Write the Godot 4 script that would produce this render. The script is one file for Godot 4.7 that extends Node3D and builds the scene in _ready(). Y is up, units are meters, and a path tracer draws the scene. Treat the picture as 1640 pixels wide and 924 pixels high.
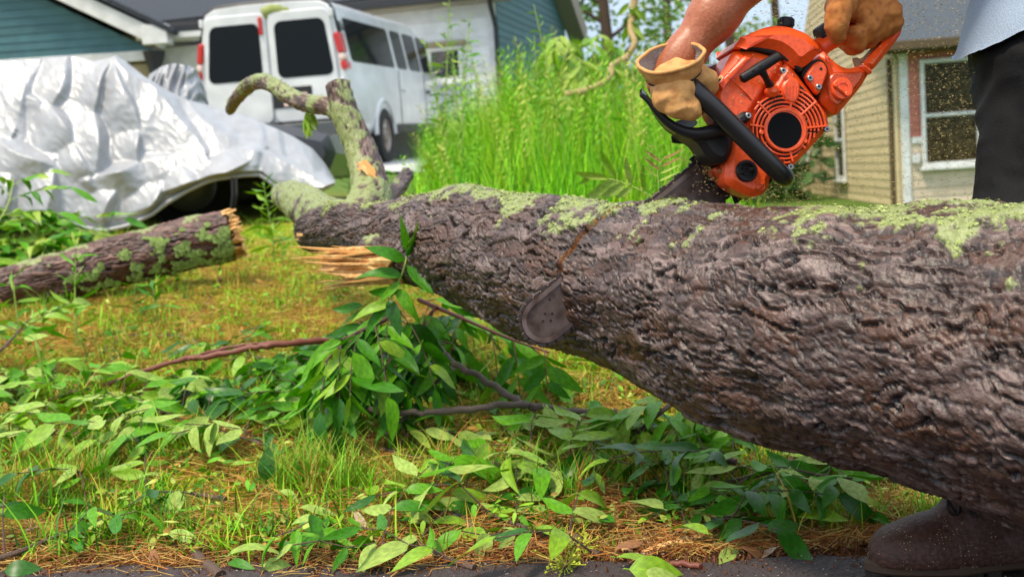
extends Node3D
# ---------------------------------------------------------------- geometry helper
class G:
	var v := PackedVector3Array()
	var c := PackedColorArray()
	var uv := PackedVector2Array()
	var i := PackedInt32Array()
	var col := Color(1, 1, 1)
	func p(a: Vector3, t := Vector2.ZERO) -> int:
		v.append(a); c.append(col); uv.append(t)
		return v.size() - 1
	func t(a: int, b: int, d: int) -> void:      # counter-clockwise seen from outside
		i.append(a); i.append(d); i.append(b)
	func q(a: int, b: int, d: int, e: int) -> void:
		t(a, b, d); t(a, d, e)
	func tri(a: Vector3, b: Vector3, d: Vector3) -> void:
		t(p(a), p(b), p(d))
	func quad(a: Vector3, b: Vector3, d: Vector3, e: Vector3) -> void:
		q(p(a, Vector2(0, 0)), p(b, Vector2(1, 0)), p(d, Vector2(1, 1)), p(e, Vector2(0, 1)))
	func quad_out(a: Vector3, b: Vector3, d: Vector3, e: Vector3, mid: Vector3) -> void:
		if (b - a).cross(d - a).dot((a + b + d + e) * 0.25 - mid) >= 0.0:
			quad(a, b, d, e)
		else:
			quad(a, e, d, b)
	# box with chamfered edges; b turns and places it
	func box(at: Vector3, size: Vector3, bev := 0.0, b := Basis()) -> void:
		var h := size * 0.5
		if bev <= 0.0:
			for ax in 3:
				for s in [-1.0, 1.0]:
					var n := Vector3.ZERO; n[ax] = s
					var u := Vector3.ZERO; u[(ax + 1) % 3] = 1.0
					var w := Vector3.ZERO; w[(ax + 2) % 3] = 1.0
					var m := n * h
					quad_out(at + b * (m - u * h - w * h), at + b * (m + u * h - w * h), at + b * (m + u * h + w * h), at + b * (m - u * h + w * h), at)
			return
		var k := h - Vector3.ONE * bev
		var cp := func(s: Vector3, ax: int) -> Vector3:
			var r := s * k
			r[ax] = s[ax] * h[ax]
			return at + b * r
		for ax in 3:
			var a1 := (ax + 1) % 3
			var a2 := (ax + 2) % 3
			for s in [-1.0, 1.0]:
				var cs := []
				for w in [[-1, -1], [1, -1], [1, 1], [-1, 1]]:
					var sg := Vector3.ZERO
					sg[ax] = s; sg[a1] = w[0]; sg[a2] = w[1]
					cs.append(cp.call(sg, ax))
				quad_out(cs[0], cs[1], cs[2], cs[3], at)
			for s1 in [-1.0, 1.0]:
				for s2 in [-1.0, 1.0]:
					var lo := Vector3.ZERO; lo[ax] = -1.0; lo[a1] = s1; lo[a2] = s2
					var hi := lo; hi[ax] = 1.0
					quad_out(cp.call(lo, a1), cp.call(hi, a1), cp.call(hi, a2), cp.call(lo, a2), at)
		for sx in [-1.0, 1.0]:
			for sy in [-1.0, 1.0]:
				for sz in [-1.0, 1.0]:
					var s3 := Vector3(sx, sy, sz)
					var A: Vector3 = cp.call(s3, 0)
					var B: Vector3 = cp.call(s3, 1)
					var C: Vector3 = cp.call(s3, 2)
					if (B - A).cross(C - A).dot(A - at) >= 0.0: tri(A, B, C)
					else: tri(A, C, B)
	# tube along points with a radius each; caps closed
	func tube(pts: Array, rad: Array, sides := 8, squash := 1.0, up := Vector3.ZERO) -> void:
		var n := pts.size()
		var last := Vector3.ZERO
		var first := -1
		for k in n:
			var dir: Vector3 = (pts[mini(k + 1, n - 1)] - pts[maxi(k - 1, 0)]).normalized()
			var side: Vector3
			if up != Vector3.ZERO: side = dir.cross(up).normalized()
			elif last == Vector3.ZERO: side = dir.cross(Vector3.UP if absf(dir.y) < 0.9 else Vector3.RIGHT).normalized()
			else: side = (last - dir * last.dot(dir)).normalized()
			last = side
			var w := dir.cross(side).normalized()
			var r: float = rad[mini(k, rad.size() - 1)]
			for s in sides:
				var a := TAU * s / sides
				var id := p(pts[k] + side * cos(a) * r + w * sin(a) * r * squash, Vector2(float(s) / sides, float(k) / n))
				if first < 0: first = id
		for k in n - 1:
			for s in sides:
				var s2 := (s + 1) % sides
				q(first + k * sides + s, first + k * sides + s2, first + (k + 1) * sides + s2, first + (k + 1) * sides + s)
		var a0 := p(pts[0])
		var a1 := p(pts[n - 1])
		for s in sides:
			var s2 := (s + 1) % sides
			t(a0, first + s2, first + s)
			t(a1, first + (n - 1) * sides + s, first + (n - 1) * sides + s2)
	# profile of (radius, height) pairs turned round an axis
	func lathe(at: Vector3, axis: Vector3, prof: Array, sides := 20) -> void:
		var s0 := axis.cross(Vector3.UP if absf(axis.y) < 0.9 else Vector3.RIGHT).normalized()
		var s1 := axis.cross(s0).normalized()
		for k in prof.size() - 1:
			for s in sides:
				var a := TAU * s / sides
				var b := TAU * (s + 1) / sides
				var da := s0 * cos(a) + s1 * sin(a)
				var db := s0 * cos(b) + s1 * sin(b)
				var P: Vector2 = prof[k]
				var Q: Vector2 = prof[k + 1]
				var A := at + da * P.x + axis * P.y
				var B := at + db * P.x + axis * P.y
				var C := at + db * Q.x + axis * Q.y
				var D := at + da * Q.x + axis * Q.y
				if P.x < 1e-6: tri(A, C, D)
				elif Q.x < 1e-6: tri(A, B, C)
				else: quad(A, B, C, D)
	# outline in the xy plane made solid between z0 and z1, edges bevelled
	func prism(poly_in: Array, z0: float, z1: float, bev := 0.0, xf := Transform3D()) -> void:
		var poly := PackedVector2Array(poly_in)
		if Geometry2D.is_polygon_clockwise(poly): poly.reverse()
		var n := poly.size()
		var ins := PackedVector2Array()
		for k in n:
			var e0 := (poly[k] - poly[(k + n - 1) % n]).normalized()
			var e1 := (poly[(k + 1) % n] - poly[k]).normalized()
			var m := Vector2(-e0.y - e1.y, e0.x + e1.x)
			var l := maxf(m.length_squared() * 0.5, 0.35)
			ins.append(poly[k] + m / l * bev)
		var tr := Geometry2D.triangulate_polygon(poly)
		for k in range(0, tr.size(), 3):
			var cap := [ins[tr[k]], ins[tr[k + 1]], ins[tr[k + 2]]]
			if (cap[1] - cap[0]).cross(cap[2] - cap[0]) < 0: cap.reverse()
			tri(xf * Vector3(cap[0].x, cap[0].y, z1), xf * Vector3(cap[1].x, cap[1].y, z1), xf * Vector3(cap[2].x, cap[2].y, z1))
			tri(xf * Vector3(cap[0].x, cap[0].y, z0), xf * Vector3(cap[2].x, cap[2].y, z0), xf * Vector3(cap[1].x, cap[1].y, z0))
		for k in n:
			var k2 := (k + 1) % n
			var a := poly[k]
			var b := poly[k2]
			var ia := ins[k]
			var ib := ins[k2]
			var za := z0 + bev
			var zb := z1 - bev
			quad(xf * Vector3(a.x, a.y, za), xf * Vector3(b.x, b.y, za), xf * Vector3(b.x, b.y, zb), xf * Vector3(a.x, a.y, zb))
			if bev > 0.0:
				quad(xf * Vector3(a.x, a.y, zb), xf * Vector3(b.x, b.y, zb), xf * Vector3(ib.x, ib.y, z1), xf * Vector3(ia.x, ia.y, z1))
				quad(xf * Vector3(ia.x, ia.y, z0), xf * Vector3(ib.x, ib.y, z0), xf * Vector3(b.x, b.y, za), xf * Vector3(a.x, a.y, za))
	# one course of lap siding; bottom edge proud
	func board(bl: Vector3, br: Vector3, tl: Vector3, tr_: Vector3, nrm: Vector3, thick: float) -> void:
		var mid := (bl + br + tl + tr_) * 0.25 - nrm * 0.01
		var o := nrm * thick
		var s := nrm * thick * 0.25
		quad_out(bl + o, br + o, tr_ + s, tl + s, mid)
		quad_out(bl, br, br + o, bl + o, mid + (tl - bl) * 0.2)
		quad_out(bl, bl + o, tl + s, tl, mid)
		quad_out(br, br + o, tr_ + s, tr_, mid)
	func smooth_mesh() -> ArrayMesh:
		var nn := PackedVector3Array()
		nn.resize(v.size())
		for k in range(0, i.size(), 3):
			var a := i[k]
			var b := i[k + 1]
			var d := i[k + 2]
			var f := (v[d] - v[a]).cross(v[b] - v[a])
			nn[a] += f; nn[b] += f; nn[d] += f
		for k in nn.size():
			nn[k] = nn[k].normalized() if nn[k].length_squared() > 1e-20 else Vector3.UP
		return pack(v, nn, c, uv, i)
	func auto_mesh(angle := 38.0) -> ArrayMesh:
		var cs := cos(deg_to_rad(angle))
		var fn := PackedVector3Array()
		var at := {}
		for k in range(0, i.size(), 3):
			var f := (v[i[k + 2]] - v[i[k]]).cross(v[i[k + 1]] - v[i[k]])
			fn.append(f)
			for m in 3:
				var key := Vector3i((v[i[k + m]] * 20000.0).round())
				if not at.has(key): at[key] = PackedInt32Array()
				at[key].append(k / 3)
		var vv := PackedVector3Array()
		var nn := PackedVector3Array()
		var cc := PackedColorArray()
		var uu := PackedVector2Array()
		var ii := PackedInt32Array()
		for k in i.size():
			var own := fn[k / 3].normalized()
			var sum := Vector3.ZERO
			for f in at[Vector3i((v[i[k]] * 20000.0).round())]:
				if fn[f].normalized().dot(own) > cs: sum += fn[f]
			vv.append(v[i[k]]); cc.append(c[i[k]]); uu.append(uv[i[k]])
			nn.append(sum.normalized() if sum.length_squared() > 1e-24 else (own if own != Vector3.ZERO else Vector3.UP))
			ii.append(k)
		return pack(vv, nn, cc, uu, ii)
	func pack(vv, nn, cc, uu, ii) -> ArrayMesh:
		var arr := []
		arr.resize(Mesh.ARRAY_MAX)
		arr[Mesh.ARRAY_VERTEX] = vv; arr[Mesh.ARRAY_NORMAL] = nn; arr[Mesh.ARRAY_COLOR] = cc
		arr[Mesh.ARRAY_TEX_UV] = uu; arr[Mesh.ARRAY_INDEX] = ii
		var m := ArrayMesh.new()
		m.add_surface_from_arrays(Mesh.PRIMITIVE_TRIANGLES, arr)
		return m

# ---------------------------------------------------------------- scene helpers
var M := {}
var taken := {}
var rng := RandomNumberGenerator.new()
var cam_pos := Vector3(0, 0.61, 0)
var cam_basis := Basis(Vector3.RIGHT, deg_to_rad(-5.5)) * Basis(Vector3.BACK, deg_to_rad(-3.8))
const F := 1900.0
var n1 := FastNoiseLite.new()
var n2 := FastNoiseLite.new()
var ncell := FastNoiseLite.new()
var nval := FastNoiseLite.new()

func lin(r: float, g: float, b: float) -> Color:
	return Color(r, g, b).linear_to_srgb()
func ray(px: float, py: float) -> Vector3:
	return cam_basis * Vector3((px - 820.0) / F, -(py - 462.0) / F, -1.0)
func at(px: float, py: float, d: float) -> Vector3:
	return cam_pos + ray(px, py) * d
func on_z(px: float, py: float, z: float) -> Vector3:
	var r := ray(px, py)
	return cam_pos + r * (z / -r.z)
func on_y(px: float, py: float, y: float) -> Vector3:
	var r := ray(px, py)
	return cam_pos + r * ((y - cam_pos.y) / r.y)
func step3(a: float, b: float, x: float) -> float:
	return smoothstep(a, b, x)
func lerp_table(tab: Array, x: float) -> float:
	if x <= tab[0][0]: return tab[0][1]
	for k in range(1, tab.size()):
		if x <= tab[k][0]:
			return lerpf(tab[k - 1][1], tab[k][1], (x - tab[k - 1][0]) / (tab[k][0] - tab[k - 1][0]))
	return tab[-1][1]
const RISE := [[-40, 0.0], [1.9, 0.0], [3.0, 0.12], [4.4, 0.27], [8.0, 0.44], [15.6, 0.82], [21.0, 1.0], [60.0, 1.3]]
const FALL := [[-40, 0.0], [2.0, 0.0], [20.0, -0.39], [60.0, -0.42]]
func ground(x: float, z: float) -> float:
	var d := -z
	var k := smoothstep(-1.2, 4.2, x - maxf(d - 14.0, 0.0) * 0.1)
	return lerpf(lerp_table(RISE, d), lerp_table(FALL, d), k) + 0.012 * n1.get_noise_2d(x * 4.0, z * 4.0) * smoothstep(1.9, 2.6, d)
func on_ground(px: float, py: float, lift := 0.0) -> Vector3:
	var r := ray(px, py)
	var s := 1.0
	var last := 1.0
	while s < 60.0:
		var q := cam_pos + r * s
		if q.y < ground(q.x, q.z) + lift:
			var lo := last
			var hi := s
			for k in 12:
				var m := (lo + hi) * 0.5
				q = cam_pos + r * m
				if q.y < ground(q.x, q.z) + lift: hi = m
				else: lo = m
			return cam_pos + r * hi
		last = s
		s += 0.08
	return cam_pos + r * 60.0
func numbered(called: String) -> String:
	taken[called] = taken.get(called, -1) + 1
	return called if taken[called] == 0 else "%s_%03d" % [called, taken[called]]
func thing(called: String, label: String, category: String, where := Vector3.ZERO, group := "") -> Node3D:
	var o := Node3D.new()
	o.name = numbered(called)
	o.position = where
	add_child(o)
	return tag(o, label, category, group)
func tag(o: Node3D, label: String, category: String, group := "") -> Node3D:
	o.set_meta("label", label)
	o.set_meta("category", category)
	if group: o.set_meta("group", group)
	return o
func put(called: String, m: Mesh, material: Material, parent: Node = null) -> MeshInstance3D:
	var o := MeshInstance3D.new()
	o.mesh = m
	o.material_override = material
	if parent == null:
		o.name = numbered(called)
		add_child(o)
	else:
		o.name = called
		if parent.has_node(called):
			var k: int = parent.get_meta("n_" + called, 0) + 1
			parent.set_meta("n_" + called, k)
			o.name = "%s_%03d" % [called, k]
		parent.add_child(o, true)
	return o
func many(called: String, m: Mesh, material: Material, xf: Array, cols: Array, parent: Node = null) -> MultiMeshInstance3D:
	var mm := MultiMesh.new()
	mm.transform_format = MultiMesh.TRANSFORM_3D
	mm.use_colors = cols.size() > 0
	mm.mesh = m
	mm.instance_count = xf.size()
	for k in xf.size():
		mm.set_instance_transform(k, xf[k])
		if cols.size(): mm.set_instance_color(k, cols[k])
	var o := MultiMeshInstance3D.new()
	o.multimesh = mm
	o.material_override = material
	o.name = numbered(called) if parent == null else called
	o.set_meta("kind", "stuff")
	(self if parent == null else parent).add_child(o, true)
	return o
func structure(o: Node3D) -> Node3D:
	o.set_meta("kind", "structure")
	return o
func ntex(freq: float, sd: int, cols: Array, size := 512, octaves := 4, kind := FastNoiseLite.TYPE_SIMPLEX_SMOOTH) -> NoiseTexture2D:
	var n := FastNoiseLite.new()
	n.seed = sd
	n.frequency = freq
	n.noise_type = kind
	n.fractal_octaves = octaves
	var t := NoiseTexture2D.new()
	t.width = size; t.height = size
	t.seamless = true
	t.noise = n
	var g := Gradient.new()
	var off := PackedFloat32Array()
	var cs := PackedColorArray()
	for k in cols.size():
		off.append(0.2 + 0.6 * k / maxf(cols.size() - 1, 1))
		cs.append(cols[k])
	g.offsets = off
	g.colors = cs
	t.color_ramp = g
	return t
func mat(c: Color, rough := 0.6, o := {}) -> StandardMaterial3D:
	var m := StandardMaterial3D.new()
	m.albedo_color = c
	m.roughness = rough
	m.metallic = o.get("metal", 0.0)
	m.metallic_specular = o.get("spec", 0.5)
	m.cull_mode = BaseMaterial3D.CULL_DISABLED
	m.vertex_color_use_as_albedo = o.get("vc", false)
	if o.has("tex"): m.albedo_texture = o.tex
	if o.has("rtex"):
		m.roughness_texture = o.rtex
	if o.has("bump"):
		m.heightmap_enabled = true
		m.heightmap_texture = o.bump
		m.heightmap_scale = o.get("cm", 0.3)
	if o.has("scale"):
		m.uv1_triplanar = true
		m.uv1_world_triplanar = o.get("world", false)
		m.uv1_scale = Vector3.ONE * o.scale
	if o.has("coat"):
		m.clearcoat_enabled = true
		m.clearcoat = o.coat
		m.clearcoat_roughness = o.get("coat_rough", 0.1)
	if o.has("back"):
		m.backlight_enabled = true
		m.backlight = o.back
	if o.has("rim"):
		m.rim_enabled = true
		m.rim = o.rim
		m.rim_tint = 0.5
	if o.has("sss"):
		m.subsurf_scatter_enabled = true
		m.subsurf_scatter_strength = o.sss
	return m
func rnd(a: float, b: float) -> float:
	return rng.randf_range(a, b)
func catmull(pts: Array, per := 6) -> Array:
	var out := []
	for k in pts.size() - 1:
		var a: Vector3 = pts[maxi(k - 1, 0)]
		var b: Vector3 = pts[k]
		var c: Vector3 = pts[k + 1]
		var d: Vector3 = pts[mini(k + 2, pts.size() - 1)]
		for s in per:
			out.append(b.cubic_interpolate(c, a, d, float(s) / per))
	out.append(pts[-1])
	return out
func ramp(a: Array, n: int) -> Array:       # spread a few radii over n points
	var out := []
	for k in n:
		var x := float(k) / maxi(n - 1, 1) * (a.size() - 1)
		var j := mini(int(x), a.size() - 2)
		out.append(lerpf(a[j], a[j + 1], x - j))
	return out
# smooth union of tapered capsules [from, to, radius, radius], meshed as surface nets
func nets(prims: Array, cell: float, k: float) -> G:
	var lo := Vector3.ONE * 1e6
	var hi := -lo
	for b in prims:
		var r: float = maxf(b[2], b[3])
		lo = lo.min(b[0] - Vector3.ONE * r).min(b[1] - Vector3.ONE * r)
		hi = hi.max(b[0] + Vector3.ONE * r).max(b[1] + Vector3.ONE * r)
	lo -= Vector3.ONE * cell * 3.0
	hi += Vector3.ONE * cell * 3.0
	var nx := int((hi.x - lo.x) / cell) + 1
	var ny := int((hi.y - lo.y) / cell) + 1
	var nz := int((hi.z - lo.z) / cell) + 1
	var f := PackedFloat32Array()
	f.resize(nx * ny * nz)
	f.fill(1e3)
	for b in prims:
		var A: Vector3 = b[0]
		var B: Vector3 = b[1]
		var ra: float = b[2]
		var rb: float = b[3]
		var r := maxf(ra, rb) + k + 2.0 * cell
		var l := ((A.min(B) - Vector3.ONE * r - lo) / cell).floor().max(Vector3.ZERO)
		var h := ((A.max(B) + Vector3.ONE * r - lo) / cell).ceil().min(Vector3(nx - 1, ny - 1, nz - 1))
		var ba := B - A
		var inv := 1.0 / maxf(ba.length_squared(), 1e-9)
		for z in range(int(l.z), int(h.z) + 1):
			for y in range(int(l.y), int(h.y) + 1):
				var row := (z * ny + y) * nx
				for x in range(int(l.x), int(h.x) + 1):
					var pa := lo + Vector3(x, y, z) * cell - A
					var u := clampf(pa.dot(ba) * inv, 0.0, 1.0)
					var d := (pa - ba * u).length() - lerpf(ra, rb, u)
					if d > k + 2.0 * cell: continue
					var e := f[row + x]
					var w := clampf(0.5 + 0.5 * (e - d) / k, 0.0, 1.0)
					f[row + x] = lerpf(e, d, w) - k * w * (1.0 - w)
	var g := G.new()
	var id := {}
	var st := [1, nx, nx * ny]
	for z in nz - 1:
		for y in ny - 1:
			for x in nx - 1:
				var o := (z * ny + y) * nx + x
				var s0 := f[o] < 0.0
				if (f[o + 1] < 0.0) == s0 and (f[o + nx] < 0.0) == s0 and (f[o + nx + 1] < 0.0) == s0 and (f[o + st[2]] < 0.0) == s0 and (f[o + st[2] + 1] < 0.0) == s0 and (f[o + st[2] + nx] < 0.0) == s0 and (f[o + st[2] + nx + 1] < 0.0) == s0:
					continue
				var sum := Vector3.ZERO
				var cnt := 0
				for ax in 3:
					var a1 := (ax + 1) % 3
					var a2 := (ax + 2) % 3
					for e in 4:
						var off := Vector3.ZERO
						off[a1] = e & 1
						off[a2] = e >> 1
						var q := o + (e & 1) * int(st[a1]) + (e >> 1) * int(st[a2])
						var v0 := f[q]
						var v1 := f[q + int(st[ax])]
						if (v0 < 0.0) != (v1 < 0.0):
							off[ax] = clampf(v0 / (v0 - v1), 0.0, 1.0)
							sum += off
							cnt += 1
				id[o] = g.p(lo + (Vector3(x, y, z) + sum / cnt) * cell)
	for o in id:
		var x: int = o % nx
		var y: int = (o / nx) % ny
		var z: int = o / (nx * ny)
		var xyz := [x, y, z]
		for ax in 3:
			var a1 := (ax + 1) % 3
			var a2 := (ax + 2) % 3
			if xyz[a1] == 0 or xyz[a2] == 0: continue
			var in0 := f[o] < 0.0
			var in1 := f[o + int(st[ax])] < 0.0
			if in0 == in1: continue
			var A: int = id[o - int(st[a1]) - int(st[a2])]
			var B: int = id[o - int(st[a2])]
			var C: int = id[o]
			var D: int = id[o - int(st[a1])]
			if in0: g.q(A, B, C, D)
			else: g.q(A, D, C, B)
	return g
# push every point of a smooth mesh out along its normal by what fn says
func wrinkle(g: G, fn: Callable) -> void:
	var nn := PackedVector3Array()
	nn.resize(g.v.size())
	for k in range(0, g.i.size(), 3):
		var f := (g.v[g.i[k + 2]] - g.v[g.i[k]]).cross(g.v[g.i[k + 1]] - g.v[g.i[k]])
		for m in 3: nn[g.i[k + m]] += f
	for k in g.v.size():
		g.v[k] += nn[k].normalized() * float(fn.call(g.v[k]))
# ---------------------------------------------------------------- order of building
func _ready() -> void:
	rng.seed = 20240611
	n1.seed = 5; n1.frequency = 1.0; n1.noise_type = FastNoiseLite.TYPE_SIMPLEX_SMOOTH; n1.fractal_octaves = 3
	n2.seed = 11; n2.frequency = 1.0; n2.noise_type = FastNoiseLite.TYPE_SIMPLEX_SMOOTH; n2.fractal_type = FastNoiseLite.FRACTAL_NONE
	ncell.seed = 3; ncell.frequency = 1.0; ncell.noise_type = FastNoiseLite.TYPE_CELLULAR
	ncell.cellular_return_type = FastNoiseLite.RETURN_DISTANCE2_SUB; ncell.cellular_jitter = 1.0
	ncell.fractal_type = FastNoiseLite.FRACTAL_NONE
	nval.seed = 3; nval.frequency = 1.0; nval.noise_type = FastNoiseLite.TYPE_CELLULAR
	nval.cellular_return_type = FastNoiseLite.RETURN_CELL_VALUE; nval.cellular_jitter = 1.0; nval.fractal_type = FastNoiseLite.FRACTAL_NONE
	var cam := Camera3D.new()
	cam.name = "camera"
	cam.near = 0.05; cam.far = 600.0
	var lens := CameraAttributesPhysical.new()
	lens.frustum_focal_length = 71.93      # vertical field of view 27.4 degrees
	lens.frustum_focus_distance = 1.68
	lens.exposure_aperture = 12.5
	lens.frustum_near = 0.05; lens.frustum_far = 600.0
	cam.attributes = lens
	cam.fov = 27.35
	cam.transform = Transform3D(cam_basis, cam_pos)
	add_child(cam)
	var env := Environment.new()
	env.background_mode = Environment.BG_SKY
	env.tonemap_mode = Environment.TONE_MAPPER_LINEAR
	env.tonemap_exposure = 2.65
	env.sdfgi_enabled = true; env.ssao_enabled = true; env.ssil_enabled = true
	var sky := Sky.new()
	var sm := ProceduralSkyMaterial.new()
	sm.sky_top_color = Color(0.90, 0.94, 1.0)
	sm.sky_horizon_color = Color(0.53, 0.63, 0.71)
	sm.sky_curve = 0.2
	sm.sky_energy_multiplier = 0.82
	sm.ground_bottom_color = Color(0.20, 0.24, 0.14)
	sm.ground_horizon_color = Color(0.45, 0.52, 0.45)
	sky.sky_material = sm
	env.sky = sky
	var we := WorldEnvironment.new()
	we.name = "environment"
	we.environment = env
	add_child(we)
	var sun := DirectionalLight3D.new()
	sun.name = "sun"
	sun.light_energy = 0.5
	sun.light_angular_distance = 11.0
	sun.light_color = Color(1.0, 0.95, 0.86)
	sun.shadow_enabled = true
	sun.look_at_from_position(Vector3(-2.2, 5.5, 1.6), Vector3.ZERO)
	add_child(sun)
	materials()
	terrain()
	left_house()
	right_house()
	trees()
	van()
	covered_car()
	fallen_tree()
	cut_log()
	chainsaw()
	operator()
	tall_grass()
	lawn()
	twigs()
	branches()
	weeds()
	litter()

func materials() -> void:
	var g := Color(1, 1, 1)
	M.grain = ntex(0.008, 1, [Color(0.92, 0.92, 0.92), Color(1, 1, 1)], 512, 5)
	M.fine = ntex(0.06, 2, [Color(0.72, 0.72, 0.72), Color(1, 1, 1)], 512, 4)
	M.height = ntex(0.05, 3, [Color(0, 0, 0), g], 512, 5)
	M.cellh = ntex(0.05, 4, [Color(0, 0, 0), g], 512, 3, FastNoiseLite.TYPE_CELLULAR)
	M.bark = mat(g, 0.48, {"vc": true, "tex": M.fine, "scale": 9.0, "bump": M.height, "cm": 0.06, "spec": 0.55})
	M.lichen = mat(g, 0.95, {"vc": true, "spec": 0.2})
	M.fresh_wood = mat(lin(0.90, 0.64, 0.32), 0.75, {"tex": ntex(0.03, 8, [Color(0.82, 0.66, 0.5), Color(1, 0.97, 0.9)], 256), "scale": 7.0, "bump": M.height, "cm": 0.1})
	M.fresh_orange = mat(lin(0.78, 0.40, 0.11), 0.8, {"tex": M.fine, "scale": 12.0})
	M.soil = mat(g, 0.95, {"vc": true, "tex": ntex(0.08, 9, [Color(0.35, 0.3, 0.26), Color(0.8, 0.72, 0.62), Color(1, 1, 1)], 1024, 5), "scale": 2.2, "world": true, "bump": M.height, "cm": 0.5})
	M.asphalt = mat(lin(0.085, 0.062, 0.058), 0.75, {"tex": ntex(0.16, 10, [Color(0.35, 0.33, 0.33), Color(0.75, 0.7, 0.7), Color(1, 1, 1)], 1024, 3), "scale": 3.0, "world": true, "bump": M.cellh, "cm": 0.35})
	M.concrete = mat(lin(0.55, 0.55, 0.53), 0.85, {"tex": M.grain, "scale": 0.6, "world": true})
	M.blade = mat(g, 0.55, {"vc": true, "back": Color(0.45, 0.6, 0.12), "spec": 0.35})
	M.straw = mat(g, 0.8, {"vc": true, "spec": 0.3})
	M.chip = mat(g, 0.85, {"vc": true, "spec": 0.3})
	M.white_paint = mat(lin(0.78, 0.78, 0.77), 0.5, {"tex": M.grain, "scale": 0.8})
	M.dark_trim = mat(lin(0.02, 0.022, 0.026), 0.5)
	var leaf_img := leaf_texture()
	var bk := Color(0.5, 0.65, 0.15)
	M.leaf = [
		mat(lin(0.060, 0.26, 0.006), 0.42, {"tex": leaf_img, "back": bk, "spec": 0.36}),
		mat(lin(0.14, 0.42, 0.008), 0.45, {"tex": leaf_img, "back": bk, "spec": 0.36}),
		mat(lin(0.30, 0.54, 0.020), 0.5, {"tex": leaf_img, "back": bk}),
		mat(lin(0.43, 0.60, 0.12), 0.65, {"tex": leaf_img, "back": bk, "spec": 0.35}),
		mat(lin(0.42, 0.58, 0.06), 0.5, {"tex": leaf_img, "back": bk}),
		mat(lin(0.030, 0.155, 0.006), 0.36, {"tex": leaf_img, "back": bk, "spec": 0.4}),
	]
	M.leaf_brown = mat(lin(0.34, 0.15, 0.05), 0.75, {"tex": leaf_img})
	M.leaf_pale = mat(lin(0.5, 0.36, 0.24), 0.8, {"tex": leaf_img})
	M.stem_green = mat(lin(0.3, 0.4, 0.07), 0.6)
	M.stem_red = mat(lin(0.24, 0.06, 0.03), 0.55, {"tex": M.fine, "scale": 20.0})
	M.twig = mat(lin(0.15, 0.085, 0.055), 0.7, {"tex": M.fine, "scale": 16.0, "bump": M.height, "cm": 0.15})
	M.twig_gray = mat(lin(0.2, 0.15, 0.115), 0.8, {"tex": M.fine, "scale": 16.0, "bump": M.height, "cm": 0.15})
	leaf_meshes()

func leaf_texture() -> ImageTexture:
	var w := 96
	var h := 192
	var im := Image.create(w, h, false, Image.FORMAT_RGB8)
	for y in h:
		for x in w:
			var u := (x + 0.5) / w - 0.5
			var vv := (y + 0.5) / h
			var k := 0.86 + 0.10 * n2.get_noise_2d(x * 0.03, y * 0.03) + 0.05 * n2.get_noise_2d(x * 0.2, y * 0.2)
			var vein := 1.0 - smoothstep(0.008, 0.03, absf(u))
			var ph := fposmod(vv * 9.0 - absf(u) * 5.0, 1.0)
			vein = maxf(vein, 0.45 * (1.0 - smoothstep(0.0, 0.16, minf(ph, 1.0 - ph))))
			im.set_pixel(x, y, Color(minf(k + vein * 0.16, 1.0), minf(k + vein * 0.12, 1.0), minf(k + vein * 0.10, 1.0)))
	return ImageTexture.create_from_image(im)

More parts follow.
